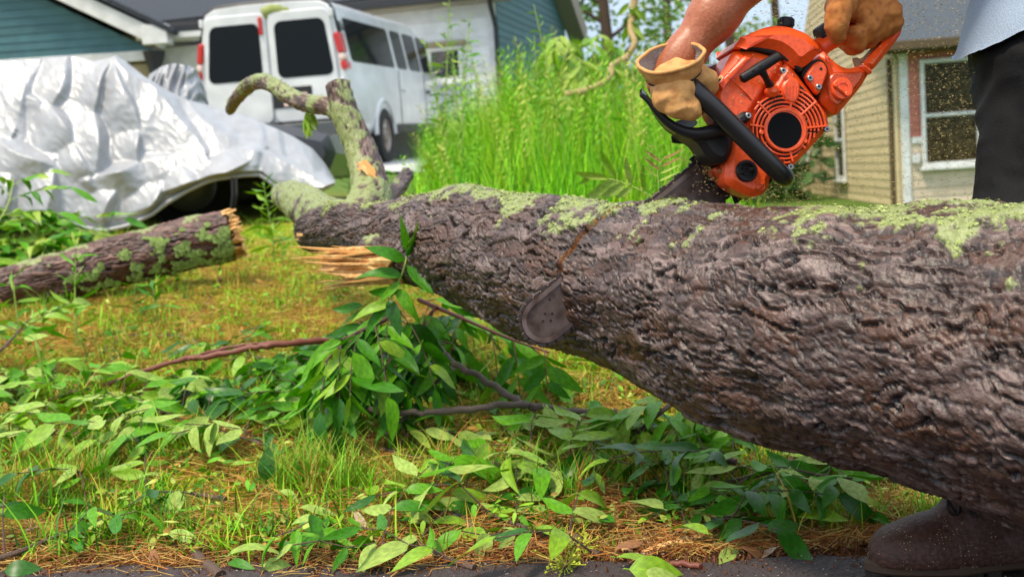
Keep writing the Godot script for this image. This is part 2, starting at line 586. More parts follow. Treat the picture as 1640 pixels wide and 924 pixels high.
# ---------------------------------------------------------------- ground
const ROAD_Z := -1.84
func road_edge(x: float) -> float:
	return -1.80 + 0.17 * clampf(x, -2.0, 1.0) + 0.03 * n1.get_noise_2d(x * 3.0, 7.0) + 0.012 * n1.get_noise_2d(x * 14.0, 9.0)
func spaced(lo: float, hi: float, mid: float, n: int, power: float) -> Array:
	var out := []
	for k in n + 1:
		var t := 2.0 * k / n - 1.0
		var s := signf(t) * pow(absf(t), power)
		out.append(mid + (s * (hi - mid) if s > 0 else s * (mid - lo)))
	return out
func terrain() -> void:
	var g := G.new()
	var xs := spaced(-90.0, 90.0, 0.0, 240, 3.0)
	var zs := spaced(-160.0, 30.0, -3.0, 240, 3.0)
	for z in zs:
		for x in xs:
			var d: float = -z
			var y := ground(x, z)
			if d > 1.9 and d < 7.0: y += 0.012 * n1.get_noise_2d(x * 9.0, z * 9.0)
			var straw := lin(0.52, 0.34, 0.05)
			var moss := lin(0.46, 0.49, 0.012)
			var dirt := lin(0.32, 0.145, 0.035)
			var green := lin(0.13, 0.30, 0.012)
			var k := n1.get_noise_2d(x * 1.1 + 3.0, z * 1.1)
			var c := straw.srgb_to_linear().lerp(moss.srgb_to_linear(), smoothstep(-0.35, 0.15, k + 0.15 * smoothstep(2.2, 3.0, d)))
			c = c.lerp(dirt.srgb_to_linear(), smoothstep(0.05, 0.5, n1.get_noise_2d(x * 3.0, z * 3.0 + 40.0)) * 0.45)
			c = c.lerp(dirt.srgb_to_linear(), 1.0 - smoothstep(1.85, 2.25, d))
			c = c.lerp(green.srgb_to_linear(), smoothstep(5.5, 9.0, d + x * 1.5))
			g.col = c
			g.p(Vector3(x, y, z))
	var w := xs.size()
	for r in zs.size() - 1:
		for k in w - 1:
			g.q(r * w + k, (r + 1) * w + k, (r + 1) * w + k + 1, r * w + k + 1)
	# rows run from far to near
	structure(put("ground", g.smooth_mesh(), M.soil))
	g = G.new()
	for k in 400:
		var x := -8.0 + 16.0 * k / 399.0
		var e := road_edge(x)
		g.p(Vector3(x, 0.004 - 0.006, e - 0.012)); g.p(Vector3(x, 0.012, e + 0.012)); g.p(Vector3(x, 0.014, e + 0.6)); g.p(Vector3(x, 0.014, 6.0))
	for k in 399:
		for j in 3:
			g.q(k * 4 + j, k * 4 + j + 1, k * 4 + j + 5, k * 4 + j + 4)
	structure(put("road", g.auto_mesh(60), M.asphalt))
	# pale driveway beside the van
	g = G.new()
	var pts := []
	for k in 13:
		for s in 5:
			var z := -13.0 - k * 1.0
			var x := -4.2 + s * 1.0 + k * 0.12
			g.p(Vector3(x, ground(x, z) + 0.03, z))
	for k in 12:
		for s in 4: g.q(k * 5 + s, k * 5 + s + 1, (k + 1) * 5 + s + 1, (k + 1) * 5 + s)
	structure(put("driveway", g.smooth_mesh(), M.concrete))
# ---------------------------------------------------------------- houses
func slab(parent: Node, called: String, a: Vector3, b: Vector3, h: float, nrm: Vector3, thick: float, m: Material, up := Vector3.UP) -> MeshInstance3D:
	var g := G.new()
	var mid := (a + b) * 0.5 + up * h * 0.5 - nrm * thick * 0.5
	var x := (b - a).normalized()
	var z := x.cross(up).normalized()
	g.box(mid, Vector3((b - a).length(), h, thick), minf(0.012, thick * 0.2), Basis(x, up, z))
	return put(called, g.auto_mesh(20), m, parent)
func bar3(parent: Node, called: String, a: Vector3, b: Vector3, width: float, depth: float, nrm: Vector3, m: Material, bev := 0.008) -> MeshInstance3D:
	var g := G.new()
	var x := (b - a).normalized()
	var y := nrm.cross(x).normalized()
	g.box((a + b) * 0.5 + nrm * depth * 0.5, Vector3((b - a).length(), width, depth), minf(bev, depth * 0.3), Basis(x, y, nrm))
	return put(called, g.auto_mesh(20), m, parent)
# lap siding between x0 and x1 along dir; left and right ends follow edge callables of height
func siding(parent: Node, o: Vector3, dir: Vector3, nrm: Vector3, y0: float, y1: float, course: float, left: Callable, right: Callable, mats: Array) -> void:
	var y := y0
	var k := 0
	while y < y1 - 0.01:
		var yt := minf(y + course, y1)
		var l0: float = left.call(y)
		var l1: float = left.call(yt)
		var r0: float = right.call(y)
		var r1: float = right.call(yt)
		if r0 - l0 > 0.08:
			r1 = maxf(r1, l1 + 0.01)
			var g := G.new()
			g.board(o + dir * l0 + Vector3.UP * y, o + dir * r0 + Vector3.UP * y, o + dir * l1 + Vector3.UP * (yt + 0.01), o + dir * r1 + Vector3.UP * (yt + 0.01), nrm, 0.017)
			put("siding_board", g.auto_mesh(20), mats[k % mats.size()], parent)
		y = yt
		k += 1
func tinted(r: float, g: float, b: float, rough: float) -> Array:
	var out := []
	for k in 3:
		var s := 0.94 + 0.06 * k
		out.append(mat(lin(r * s, g * s, b * s), rough, {"tex": M.grain, "scale": 0.7}))
	return out
func sash_window(parent: Node, o: Vector3, dir: Vector3, nrm: Vector3, w: float, h: float, frame: Material, glass: Material, rail := true) -> void:
	var f := 0.07
	var win := bar3(parent, "window", o + Vector3.UP * (f * 0.5), o + dir * w + Vector3.UP * (f * 0.5), f, 0.06, nrm, frame)
	bar3(win, "frame", o + Vector3.UP * (h - f * 0.5), o + dir * w + Vector3.UP * (h - f * 0.5), f, 0.06, nrm, frame)
	for s in [f * 0.5, w - f * 0.5]:
		bar3(win, "frame", o + dir * s + Vector3.UP * f, o + dir * s + Vector3.UP * (h - f), f, 0.06, nrm, frame)
	if rail:
		bar3(win, "meeting_rail", o + dir * f + Vector3.UP * h * 0.48, o + dir * (w - f) + Vector3.UP * h * 0.48, 0.06, 0.055, nrm, frame)
	bar3(win, "sill", o - dir * 0.04 + Vector3.UP * -0.03, o + dir * (w + 0.04) + Vector3.UP * -0.03, 0.055, 0.1, nrm, frame)
	var parts := [[f, h * 0.48 - 0.03], [h * 0.48 + 0.03, h - f]] if rail else [[f, h - f]]
	for p in parts:
		var g := G.new()
		var a := o + dir * f + nrm * 0.018
		var b := o + dir * (w - f) + nrm * 0.018
		g.box((a + b) * 0.5 + Vector3.UP * (p[0] + p[1]) * 0.5, Vector3(w - 2 * f, p[1] - p[0], 0.012), 0.0, Basis(dir, Vector3.UP, dir.cross(Vector3.UP)))
		put("pane", g.auto_mesh(10), glass, win)

func left_house() -> void:
	var teal := tinted(0.055, 0.16, 0.19, 0.6)
	var slate := mat(lin(0.045, 0.058, 0.075), 0.8, {"tex": ntex(0.09, 21, [Color(0.55, 0.55, 0.6), Color(1, 1, 1)], 512, 4), "scale": 0.8, "world": true, "bump": M.height, "cm": 2.0})
	var tan := mat(lin(0.36, 0.30, 0.16), 0.8, {"tex": M.grain, "scale": 0.5})
	var glass := mat(lin(0.02, 0.025, 0.03), 0.06, {"spec": 0.6})
	var Z := 19.0
	var h := thing("teal_house", "teal sided house with dark slate roof and white garage wall behind the van", "house")
	var nrm := Vector3.BACK
	var e := on_z(243, 80, Z)              # right lower corner of the gable siding
	var left := -13.5
	var apex := (left + e.x) * 0.5
	var slope := 0.55
	var o := Vector3(0, 0, -Z)
	# wall core, boards, header trim
	var core := G.new()
	var top := e.y + (e.x - apex) * slope
	core.prism([Vector2(left, e.y), Vector2(e.x, e.y), Vector2(apex, top)], -Z - 0.2, -Z - 0.005)
	put("gable_wall", core.auto_mesh(20), teal[0], h)
	siding(h, o, Vector3.RIGHT, nrm, e.y, top - 0.1, 0.127, func(y): return left + (y - e.y) / slope, func(y): return e.x - (y - e.y) / slope, teal)
	bar3(h, "header_trim", Vector3(left, e.y - 0.08, -Z), Vector3(e.x + 0.1, e.y - 0.08, -Z), 0.16, 0.04, nrm, M.white_paint)
	# rake boards, return and gable roof
	var rdir := Vector3(1, -slope, 0).normalized()
	for s in [-1.0, 1.0]:
		var a := Vector3(apex, top + 0.24, -Z)
		var b := Vector3(e.x + 0.25, top + 0.24 - (e.x + 0.25 - apex) * slope, -Z)
		if s < 0.0: b.x = apex - (b.x - apex)
		bar3(h, "rake_board", a, b, 0.24, 0.3, nrm, M.white_paint)
		var rn := Vector3(s * slope, 1, 0).normalized()
		var g := G.new()
		var c1 := a + rn * 0.2 + nrm * 0.36
		var c2 := b + rn * 0.2 + nrm * 0.36 + (b - a).normalized() * 0.12
		var mid := (c1 + c2) * 0.5 + Vector3(0, 0, -5.0)
		g.box(mid, Vector3((c2 - c1).length(), 0.09, 10.0), 0.01, Basis((c2 - c1).normalized() * s, rn, Vector3.BACK))
		put("roof", g.auto_mesh(20), slate, h)
	bar3(h, "eave_return", Vector3(e.x - 0.05, e.y + 0.20, -Z + 0.005), Vector3(e.x + 0.34, e.y + 0.20, -Z + 0.005), 0.3, 0.34, nrm, M.white_paint)
	# garage opening: door, jamb, post
	var gy := ground(-6.0, -Z)
	slab(h, "garage_door", Vector3(left + 1.0, gy, -Z - 0.55), Vector3(e.x - 0.3, gy, -Z - 0.55), e.y - gy - 0.1, nrm, 0.08, tan)
	slab(h, "garage_jamb", Vector3(e.x - 0.35, gy - 0.2, -Z - 0.01), Vector3(e.x, gy - 0.2, -Z - 0.01), e.y - gy, nrm, 0.5, tan)
	var post := G.new()
	var pb := on_z(243, 82, Z - 0.1)
	post.tube([Vector3(pb.x, gy - 0.3, pb.z), Vector3(pb.x, pb.y - 0.35, pb.z), Vector3(pb.x + 0.02, pb.y - 0.1, pb.z), Vector3(pb.x + 0.02, pb.y, pb.z)], [0.07, 0.07, 0.16, 0.18], 8)
	put("downspout", post.auto_mesh(), M.dark_trim, h)
	# low wing between gable and white wall: white wall, soffit, dark eave, roof
	var w0 := on_z(240, 50, Z + 0.4)
	var w1 := on_z(345, 60, Z + 0.4)
	slab(h, "side_wall", Vector3(w0.x - 0.1, gy - 0.3, -Z - 0.4), Vector3(w1.x + 0.6, gy - 0.3, -Z - 0.4), w1.y - gy + 0.2, nrm, 0.2, M.white_paint)
	bar3(h, "soffit", Vector3(w0.x - 0.1, w1.y + 0.02, -Z - 0.4), Vector3(w1.x + 0.8, w1.y + 0.02, -Z - 0.4), 0.10, 0.5, nrm, M.white_paint)
	bar3(h, "gutter", Vector3(w0.x + 0.15, w1.y + 0.13, -Z - 0.02), Vector3(w1.x + 0.8, w1.y + 0.13, -Z - 0.02), 0.11, 0.13, nrm, M.dark_trim)
	# main body turned a little; its eave, wall and corner
	var c := on_z(800, 140, 20.0)          # right corner
	var yb := ground(c.x, c.z) - 0.4
	var ye := on_z(792, 3, 20.0).y         # eave height
	var dir := Vector3(0.965, 0, 0.26).normalized()
	var n := Vector3(-0.26, 0, 0.965).normalized()
	var L := 7.2
	slab(h, "front_wall", Vector3(c.x, yb, c.z) - dir * L - n * 0.01, Vector3(c.x, yb, c.z) - n * 0.01, ye - yb, n, 0.2, M.white_paint)
	var white := tinted(0.86, 0.86, 0.86, 0.5)
	siding(h, Vector3(c.x, 0, c.z), dir, n, yb, ye - 0.2, 0.15, func(_y): return -L, func(_y): return -0.12, white)
	bar3(h, "frieze_board", Vector3(c.x, ye - 0.1, c.z) - dir * L, Vector3(c.x, ye - 0.1, c.z), 0.2, 0.04, n, M.white_paint)
	bar3(h, "corner_board", Vector3(c.x, yb, c.z) - dir * 0.06, Vector3(c.x, ye - 0.2, c.z) - dir * 0.06, 0.12, 0.045, n, M.white_paint)
	bar3(h, "soffit", Vector3(c.x, ye + 0.02, c.z) - dir * L, Vector3(c.x, ye + 0.02, c.z) + dir * 0.35, 0.05, 0.4, n, mat(lin(0.3, 0.27, 0.2), 0.7))
	bar3(h, "gutter", Vector3(c.x, ye + 0.1, c.z) - dir * (L + 3.0) + n * 0.402, Vector3(c.x, ye + 0.1, c.z) + dir * 0.3 + n * 0.402, 0.13, 0.12, n, M.dark_trim)
	var ds := G.new()
	var dp := Vector3(c.x, 0, c.z) + dir * 0.03 + n * 0.1
	ds.tube([Vector3(dp.x, ye + 0.08, dp.z) + n * 0.3, Vector3(dp.x, ye - 0.1, dp.z) + n * 0.25, Vector3(dp.x, ye - 0.4, dp.z), Vector3(dp.x, yb, dp.z)], [0.045], 6)
	put("downspout", ds.auto_mesh(), M.dark_trim, h)
	var back := dir.cross(Vector3.UP).normalized()      # away from us
	if back.dot(n) > 0.0: back = -back
	var rg := G.new()
	var ra := Vector3(c.x, ye + 0.17, c.z) - dir * (L + 4.0) + n * 0.46
	var rb := Vector3(c.x, ye + 0.17, c.z) + dir * 0.4 + n * 0.46
	var rup := (back + Vector3.UP * 0.5).normalized()
	rg.box((ra + rb) * 0.5 + rup * 3.0, Vector3((rb - ra).length(), 0.1, 6.0), 0.01, Basis(dir, dir.cross(-rup).normalized() * -1.0, -rup))
	put("roof", rg.auto_mesh(20), slate, h)
	# teal end wall going back from the corner
	var sd := on_z(905, 60, 25.5)
	var sdir := (Vector3(sd.x, 0, sd.z) - Vector3(c.x, 0, c.z)).normalized()
	var sn := Vector3.UP.cross(-sdir).normalized()
	if sn.dot(Vector3.BACK) < 0.0: sn = -sn
	var sl := (Vector3(sd.x, 0, sd.z) - Vector3(c.x, 0, c.z)).length()
	var yh := sd.y + 0.3
	var rise := func(y: float) -> float: return sl - maxf(0.0, y - yh) / 0.55
	siding(h, Vector3(c.x, 0, c.z), sdir, sn, yb, yh + 1.8, 0.127, func(_y): return 0.07, rise, teal)
	slab(h, "end_wall", Vector3(c.x, yb, c.z) - sn * 0.01, Vector3(c.x, yb, c.z) + sdir * sl - sn * 0.01, yh - yb, sn, 0.2, teal[0])
	bar3(h, "rake_board", Vector3(c.x, yh + 1.9, c.z) + sdir * (sl - 3.2), Vector3(c.x, yh - 0.25, c.z) + sdir * (sl + 0.7), 0.42, 0.35, sn, mat(lin(0.30, 0.27, 0.23), 0.7))
	# white framed side window with dark glass
	var wa := on_z(693, 134, 20.45)
	var s0 := (Vector3(wa.x, 0, wa.z) - Vector3(c.x, 0, c.z)).dot(dir)
	sash_window(h, Vector3(c.x, wa.y, c.z) + dir * s0 + n * 0.03, dir, n, 0.62, 0.58, M.white_paint, glass, false)
	bar3(h, "window_hood", Vector3(c.x, wa.y + 0.62, c.z) + dir * (s0 - 0.08) + n * 0.03, Vector3(c.x, wa.y + 0.62, c.z) + dir * (s0 + 0.7) + n * 0.03, 0.07, 0.12, n, tan)

func right_house() -> void:
	var beige := tinted(0.74, 0.59, 0.35, 0.6)
	var red := tinted(0.56, 0.19, 0.135, 0.7)
	var roofm := mat(lin(0.10, 0.125, 0.15), 0.85, {"tex": ntex(0.09, 22, [Color(0.6, 0.6, 0.62), Color(1, 1, 1)], 512, 4), "scale": 0.8, "world": true, "bump": M.height, "cm": 2.0})
	var glass := mat(lin(0.11, 0.09, 0.045), 0.1, {"spec": 0.22, "tex": ntex(0.02, 29, [Color(0.5, 0.45, 0.4), Color(1, 1, 1)], 256), "scale": 2.0})
	var brown := mat(lin(0.10, 0.065, 0.03), 0.7)
	var h := thing("beige_house", "beige sided house with red shingle panel and tall white window, behind the sawdust", "house")
	var c := at(1445, 331, 20.0)
	var yb := c.y - 0.3
	var A := Vector3(0.108, 0, -0.994).normalized()     # along the side wall, away
	var R := Vector3(0.994, 0, 0.108).normalized()      # along the front, to the right
	var nf := Vector3(-0.108, 0, 0.994).normalized()
	var ns := -R
	var ye := at(1445, 88, 20.0).y
	var half := 6.4
	var o := Vector3(c.x, 0, c.z)
	# cores
	slab(h, "front_wall", Vector3(c.x, yb, c.z) - nf * 0.01 + R * 0.01, Vector3(c.x, yb, c.z) + R * 9.0 - nf * 0.01, ye - yb, nf, 0.2, beige[0])
	var g := G.new()
	var xf := Transform3D(Basis(A, Vector3.UP, A.cross(Vector3.UP)), o + R * 0.01)
	if xf.basis.z.dot(R) < 0.0: pass
	g.prism([Vector2(0.0, yb), Vector2(2 * half, yb), Vector2(2 * half, ye), Vector2(half, ye + half * 0.62), Vector2(0.0, ye)], -0.1, 0.1, 0.0, Transform3D(xf.basis, o + R * 0.115))
	put("gable_wall", g.auto_mesh(20), beige[0], h)
	siding(h, o, A, ns, yb, ye + half * 0.62 - 0.2, 0.15, func(y): return 0.14 + maxf(0.0, y - ye) / 0.62, func(y): return 2 * half - 0.14 - maxf(0.0, y - ye) / 0.62, beige)
	var yr := at(1480, 224, 19.9).y
	siding(h, o, R, nf, yb, yr - 0.05, 0.15, func(_y): return 0.15, func(_y): return 9.0, tinted(0.70, 0.57, 0.42, 0.6))
	siding(h, o, R, nf, yr + 0.06, ye, 0.12, func(_y): return 0.15, func(_y): return 3.4, red)
	siding(h, o, R, nf, yr + 0.06, ye, 0.15, func(_y): return 3.52, func(_y): return 9.0, beige)
	bar3(h, "band_board", o + R * 0.2 + Vector3.UP * yr, o + R * 3.5 + Vector3.UP * yr, 0.11, 0.04, nf, M.white_paint)
	bar3(h, "corner_board", o + R * 0.1 + Vector3.UP * yb, o + R * 0.1 + Vector3.UP * ye, 0.14, 0.05, nf, M.white_paint)
	bar3(h, "corner_board", o + A * 0.07 + Vector3.UP * yb, o + A * 0.07 + Vector3.UP * ye, 0.13, 0.05, ns, beige[1])
	bar3(h, "corner_board", o + A * (2 * half - 0.06) + Vector3.UP * yb, o + A * (2 * half - 0.06) + Vector3.UP * ye, 0.15, 0.05, ns, M.white_paint)
	var ds := G.new()
	var dp := o + ns * 0.07 + A * 0.22
	ds.tube([dp + Vector3.UP * (ye - 0.05), dp + Vector3.UP * yb], [0.05], 6)
	put("downspout", ds.auto_mesh(), brown, h)
	# window
	var wl := at(1478, 268, 19.9)
	var s0 := (wl - o).dot(R)
	sash_window(h, Vector3(o.x, wl.y, o.z) + R * s0 + nf * 0.03, R, nf, 0.96, 1.78, M.white_paint, glass)
	var ob := at(1462, 262, 19.9)
	slab(h, "outlet_box", ob + nf * 0.06, ob + R * 0.13 + nf * 0.06, 0.16, nf, 0.05, M.white_paint)
	for spec in [[0.38, 0.7, 0.5, 1.75], [0.78, 1.15, 0.55, 0.7]]:
		var so: Vector3 = o + A * (2 * half * spec[0]) + Vector3.UP * (yb + spec[1])
		sash_window(h, so + ns * 0.03, A, ns, spec[2] * 2.0, spec[3], M.white_paint, glass)
	# eaves and roof
	bar3(h, "soffit", o - R * 0.4 + Vector3.UP * (ye + 0.03), o + R * 9.3 + Vector3.UP * (ye + 0.03), 0.06, 0.42, nf, brown)
	bar3(h, "gutter", o - R * 0.4 + nf * 0.425 + Vector3.UP * (ye + 0.1), o + R * 9.3 + nf * 0.425 + Vector3.UP * (ye + 0.1), 0.15, 0.12, nf, brown)
	var up := (A + Vector3.UP * 0.62).normalized()
	var rl := half * 1.28
	g = G.new()
	g.box(o + nf * 0.42 + Vector3.UP * (ye + 0.02) + R * 4.45 + up * rl * 0.5 + Vector3.UP * 0.1, Vector3(9.8, 0.1, rl), 0.01, Basis(R, R.cross(-up) * -1.0, -up))
	put("roof", g.auto_mesh(20), roofm, h)
	bar3(h, "rake_board", o + nf * 0.4 + ns * 0.3 + Vector3.UP * (ye - 0.02), o + nf * 0.4 + ns * 0.3 + Vector3.UP * (ye - 0.02) + up * rl, 0.2, 0.15, ns, beige[2])

# ---------------------------------------------------------------- trees at the back
func trees() -> void:
	var bark := mat(lin(0.16, 0.10, 0.07), 0.9, {"tex": M.fine, "scale": 2.0})
	var greens := [mat(lin(0.10, 0.24, 0.035), 0.6, {"back": Color(0.4, 0.5, 0.1)}), mat(lin(0.05, 0.15, 0.04), 0.6, {"back": Color(0.3, 0.4, 0.1)}), mat(lin(0.20, 0.36, 0.04), 0.6, {"back": Color(0.5, 0.6, 0.1)})]
	var spots := [
		[930, 34.0, 11.0, 0.35, 1, "dark leafy tree beside the teal gable end"],
		[985, 30.0, 8.5, 0.12, 0, "bushy green tree rising over the middle of the tall grass"],
		[1072, 38.0, 14.0, 0.45, 1, "tall bare stemmed pine with a red brown trunk left of the forearm"],
		[1178, 36.0, 10.0, 0.25, 2, "loose yellow green tree seen between forearm and saw"],
		[1255, 40.0, 13.0, 0.5, 1, "dark tree next to the beige house corner"],
		[1130, 44.0, 15.0, 0.5, 1, "thin far pine behind the lifted forearm"],
		[880, 42.0, 12.0, 0.3, 0, "mid green tree behind the teal gable roof edge"],
	]
	for s in spots:
		var p := on_z(s[0], 150, s[1])
		p.y = ground(p.x, p.z)
		var t := thing("background_tree", s[5], "tree", p, "trees beyond the tall grass")
		var g := G.new()
		var H: float = s[2]
		var bend := rnd(-0.3, 0.3)
		g.tube(catmull([Vector3(0, -0.3, 0), Vector3(bend * 0.4, H * 0.35, 0), Vector3(bend, H * 0.7, 0.1), Vector3(bend * 0.6, H, 0)], 3), ramp([0.2, 0.15, 0.1, 0.03], 10), 8)
		var tips := []
		var base_h: float = H * s[3]
		for k in 16:
			var y := lerpf(base_h, H * 0.97, (k + rnd(0, 0.8)) / 16.0)
			var a := rnd(0, TAU)
			var r := (1.0 - 0.75 * absf((y - base_h) / (H - base_h) - 0.35)) * H * 0.2
			var tip := Vector3(cos(a) * r + bend * 0.7, y + r * 0.3, sin(a) * r)
			g.tube([Vector3(bend * 0.6, y - 0.2, 0), tip * Vector3(0.6, 1, 0.6) , tip], [0.06, 0.035, 0.01], 5)
			tips.append(tip)
			tips.append(tip.lerp(Vector3(bend * 0.7, y, 0), 0.45))
		put("trunk", g.smooth_mesh(), bark, t)
		g = G.new()
		for tip in tips:
			var cr := rnd(0.45, 0.95)
			for k in 75:
				var q: Vector3 = tip + Vector3(rng.randfn(0, 0.5), rng.randfn(0, 0.38), rng.randfn(0, 0.5)) * cr
				var u := Vector3(rnd(-1, 1), rnd(-0.7, 0.7), rnd(-1, 1)).normalized() * rnd(0.07, 0.15)
				var w := u.cross(Vector3(rnd(-1, 1), rnd(-1, 1), rnd(-1, 1))).normalized() * rnd(0.04, 0.09)
				g.quad(q - u, q + w, q + u, q - w)
		put("crown", g.smooth_mesh(), greens[s[4]], t)
	# low growth right across the far edge, one mass
	var xf := []
	var cols := []
	var lm := G.new()
	for k in 14:
		var q := Vector3(rng.randfn(0, 0.22), absf(rng.randfn(0.25, 0.2)), rng.randfn(0, 0.22))
		var u := Vector3(rnd(-1, 1), rnd(-0.3, 1), rnd(-1, 1)).normalized() * 0.16
		var w := u.cross(Vector3(rnd(-1, 1), 0.2, rnd(-1, 1))).normalized() * 0.09
		lm.quad(q - u, q + w, q + u, q - w)
	for k in 1500:
		var z := -rnd(26, 50)
		var x := rnd(-1.0, 16.0)
		xf.append(Transform3D(Basis(Vector3.UP, rnd(0, TAU)).scaled(Vector3.ONE * rnd(0.8, 2.2)), Vector3(x, ground(x, z) + rnd(0, 1.1), z)))
		var s := rnd(0.5, 1.2)
		if x / -z > 0.185: xf[-1].origin.x -= 9.0
		cols.append(Color(0.10 * s, 0.2 * s, 0.06 * s))
	many("far_undergrowth", lm.smooth_mesh(), M.blade, xf, cols)
# ---------------------------------------------------------------- van
func rounded(x0: float, y0: float, x1: float, y1: float, r: float) -> Array:
	var out := []
	for q in [[x1 - r, y1 - r, 0.0], [x0 + r, y1 - r, 0.25], [x0 + r, y0 + r, 0.5], [x1 - r, y0 + r, 0.75]]:
		for k in 4:
			var a = TAU * (q[2] + 0.25 * k / 3.0)
			out.append(Vector2(q[0] + cos(a) * r, q[1] + sin(a) * r))
	return out
func van_ring(k: float, top: float) -> Array:       # half section, bottom to roof
	return [[0.90 * k, 0.42], [0.97 * k, 0.50], [0.995 * k, 0.64], [1.0 * k, 0.80], [1.0 * k, 1.0], [0.99 * k, 1.08], [0.985 * k, 1.26], [0.865 * k, 1.26 + 0.70 * top], [0.82 * k, 1.26 + 0.78 * top], [0.70 * k, 1.26 + 0.84 * top], [0.35 * k, 1.26 + 0.86 * top]]
func van() -> void:
	var paint := mat(lin(0.74, 0.75, 0.77), 0.28, {"coat": 0.6, "tex": M.grain, "scale": 0.5})
	var dark := mat(lin(0.012, 0.013, 0.015), 0.5)
	var glass := mat(lin(0.010, 0.012, 0.014), 0.06, {"spec": 0.26})
	var rub := mat(lin(0.02, 0.02, 0.02), 0.85)
	var rim := mat(lin(0.3, 0.25, 0.22), 0.5, {"metal": 0.6})
	var redm := mat(lin(0.55, 0.02, 0.015), 0.2, {"coat": 0.5})
	var lamp_white := mat(lin(0.8, 0.6, 0.55), 0.2)
	var base := at(450, 281, 15.0)
	base.y = ground(base.x, base.z) + 0.02
	var v := thing("parked_van", "white passenger van parked behind the silver cover, rear doors facing us", "van", base)
	v.basis = Basis(Vector3.UP, deg_to_rad(-10.0)) * Basis(Vector3.RIGHT, deg_to_rad(2.0))
	var g := G.new()
	var st := [[0.0, 0.955, 0.97], [-0.03, 0.985, 0.99], [-0.10, 1.0, 1.0], [-1.0, 1.0, 1.0], [-2.4, 1.0, 1.0], [-4.0, 1.0, 1.0], [-4.5, 0.99, 0.86], [-5.0, 0.97, 0.25], [-5.9, 0.94, 0.05], [-6.1, 0.88, -0.1]]
	var n := 0
	for s in st:
		var half := van_ring(s[1], s[2])
		var ring := []
		for p in half: ring.append(Vector3(p[0], p[1], s[0]))
		for k in range(half.size() - 1, -1, -1): ring.append(Vector3(-half[k][0], half[k][1], s[0]))
		n = ring.size()
		for p in ring: g.p(p)
	for k in st.size() - 1:
		for j in n:
			var j2 := (j + 1) % n
			g.q(k * n + j, (k + 1) * n + j, (k + 1) * n + j2, k * n + j2)
	for e in [0, (st.size() - 1) * n]:
		for j in range(1, n - 1):
			if e == 0: g.t(e, e + j, e + j + 1)
			else: g.t(e, e + j + 1, e + j)
	put("body", g.auto_mesh(32), paint, v)
	# rear doors, windows, seams
	for s in [-1.0, 1.0]:
		g = G.new()
		var dr := rounded(minf(s * 0.012, s * 0.90), 0.62, maxf(s * 0.012, s * 0.90), 1.99, 0.1)
		for k in dr.size():
			if dr[k].y > 1.3: dr[k].x *= 1.0 - 0.13 * (dr[k].y - 1.3)
		g.prism(dr, 0.004, 0.035, 0.012)
		var door := put("rear_door", g.auto_mesh(30), paint, v)
		g = G.new()
		var w := rounded(minf(s * 0.10, s * 0.83), 1.17, maxf(s * 0.10, s * 0.83), 1.87, 0.09)
		for k in w.size():
			if absf(w[k].x) > 0.4: w[k].x *= 1.0 - 0.14 * (w[k].y - 1.17)
		g.prism(w, 0.036, 0.043, 0.002)
		put("window", g.auto_mesh(30), glass, door)
		g = G.new()
		for hy in [0.8, 1.08, 1.92]:
			g.box(Vector3(s * (0.925 - 0.1 * maxf(0, hy - 1.2)), hy, 0.03), Vector3(0.05, 0.1, 0.04), 0.01)
		put("hinge", g.auto_mesh(), paint, door)
	g = G.new()
	g.box(Vector3(0.26, 0.93, 0.036), Vector3(0.52, 0.26, 0.02), 0.008)
	var rec := put("plate_recess", g.auto_mesh(), dark, v)
	g = G.new()
	g.box(Vector3(0.3, 0.9, 0.05), Vector3(0.31, 0.155, 0.008), 0.003)
	put("licence_plate", g.auto_mesh(), lamp_white, rec)
	g = G.new()
	g.box(Vector3(-0.07, 1.83, 0.05), Vector3(0.05, 0.22, 0.04), 0.012)
	put("red_clip", g.auto_mesh(), redm, v)
	# dark gutter round the rear opening and pillar trim
	g = G.new()
	var arc := []
	for p in van_ring(0.965, 0.985): arc.append(Vector3(p[0] + 0.012, p[1] + 0.012, -0.05))
	var mir := []
	for k in range(arc.size() - 1, -1, -1): mir.append(Vector3(-arc[k].x, arc[k].y, arc[k].z))
	g.tube(arc.slice(6) + mir.slice(0, 5), [0.028], 6)
	put("rear_gutter", g.auto_mesh(), dark, v)
	for s in [-1.0, 1.0]:
		g = G.new()
		g.quad_out(Vector3(s * 0.995, 1.7, -0.03), Vector3(s * 0.995, 1.7, -0.19), Vector3(s * 0.885, 1.97, -0.19), Vector3(s * 0.885, 1.97, -0.03), Vector3(0, 1.7, -0.1))
		for k in g.v.size(): g.v[k].x += s * -0.055
		put("pillar_trim", g.auto_mesh(), dark, v)
		# tail lights
		var tl: Node3D = null
		for b in [[1.22, 1.33, redm], [1.335, 1.42, lamp_white], [1.425, 1.68, redm]]:
			g = G.new()
			var xx: float = s * (0.965 - 0.17 * (((b[0] + b[1]) * 0.5) - 1.22))
			g.box(Vector3(xx, (b[0] + b[1]) * 0.5, -0.06), Vector3(0.08, b[1] - b[0], 0.2), 0.02, Basis(Vector3.BACK, s * 0.17))
			if tl == null: tl = put("tail_light", g.auto_mesh(), b[2], v)
			else: put("lens", g.auto_mesh(), b[2], tl)
	g = G.new()
	g.box(Vector3(0, 0.53, 0.10), Vector3(1.96, 0.2, 0.2), 0.04)
	var bump := put("bumper", g.auto_mesh(), mat(lin(0.10, 0.11, 0.12), 0.35, {"metal": 0.5}), v)
	g = G.new()
	g.box(Vector3(0, 0.62, 0.11), Vector3(1.7, 0.03, 0.17), 0.01)
	put("step_pad", g.auto_mesh(), rub, bump)
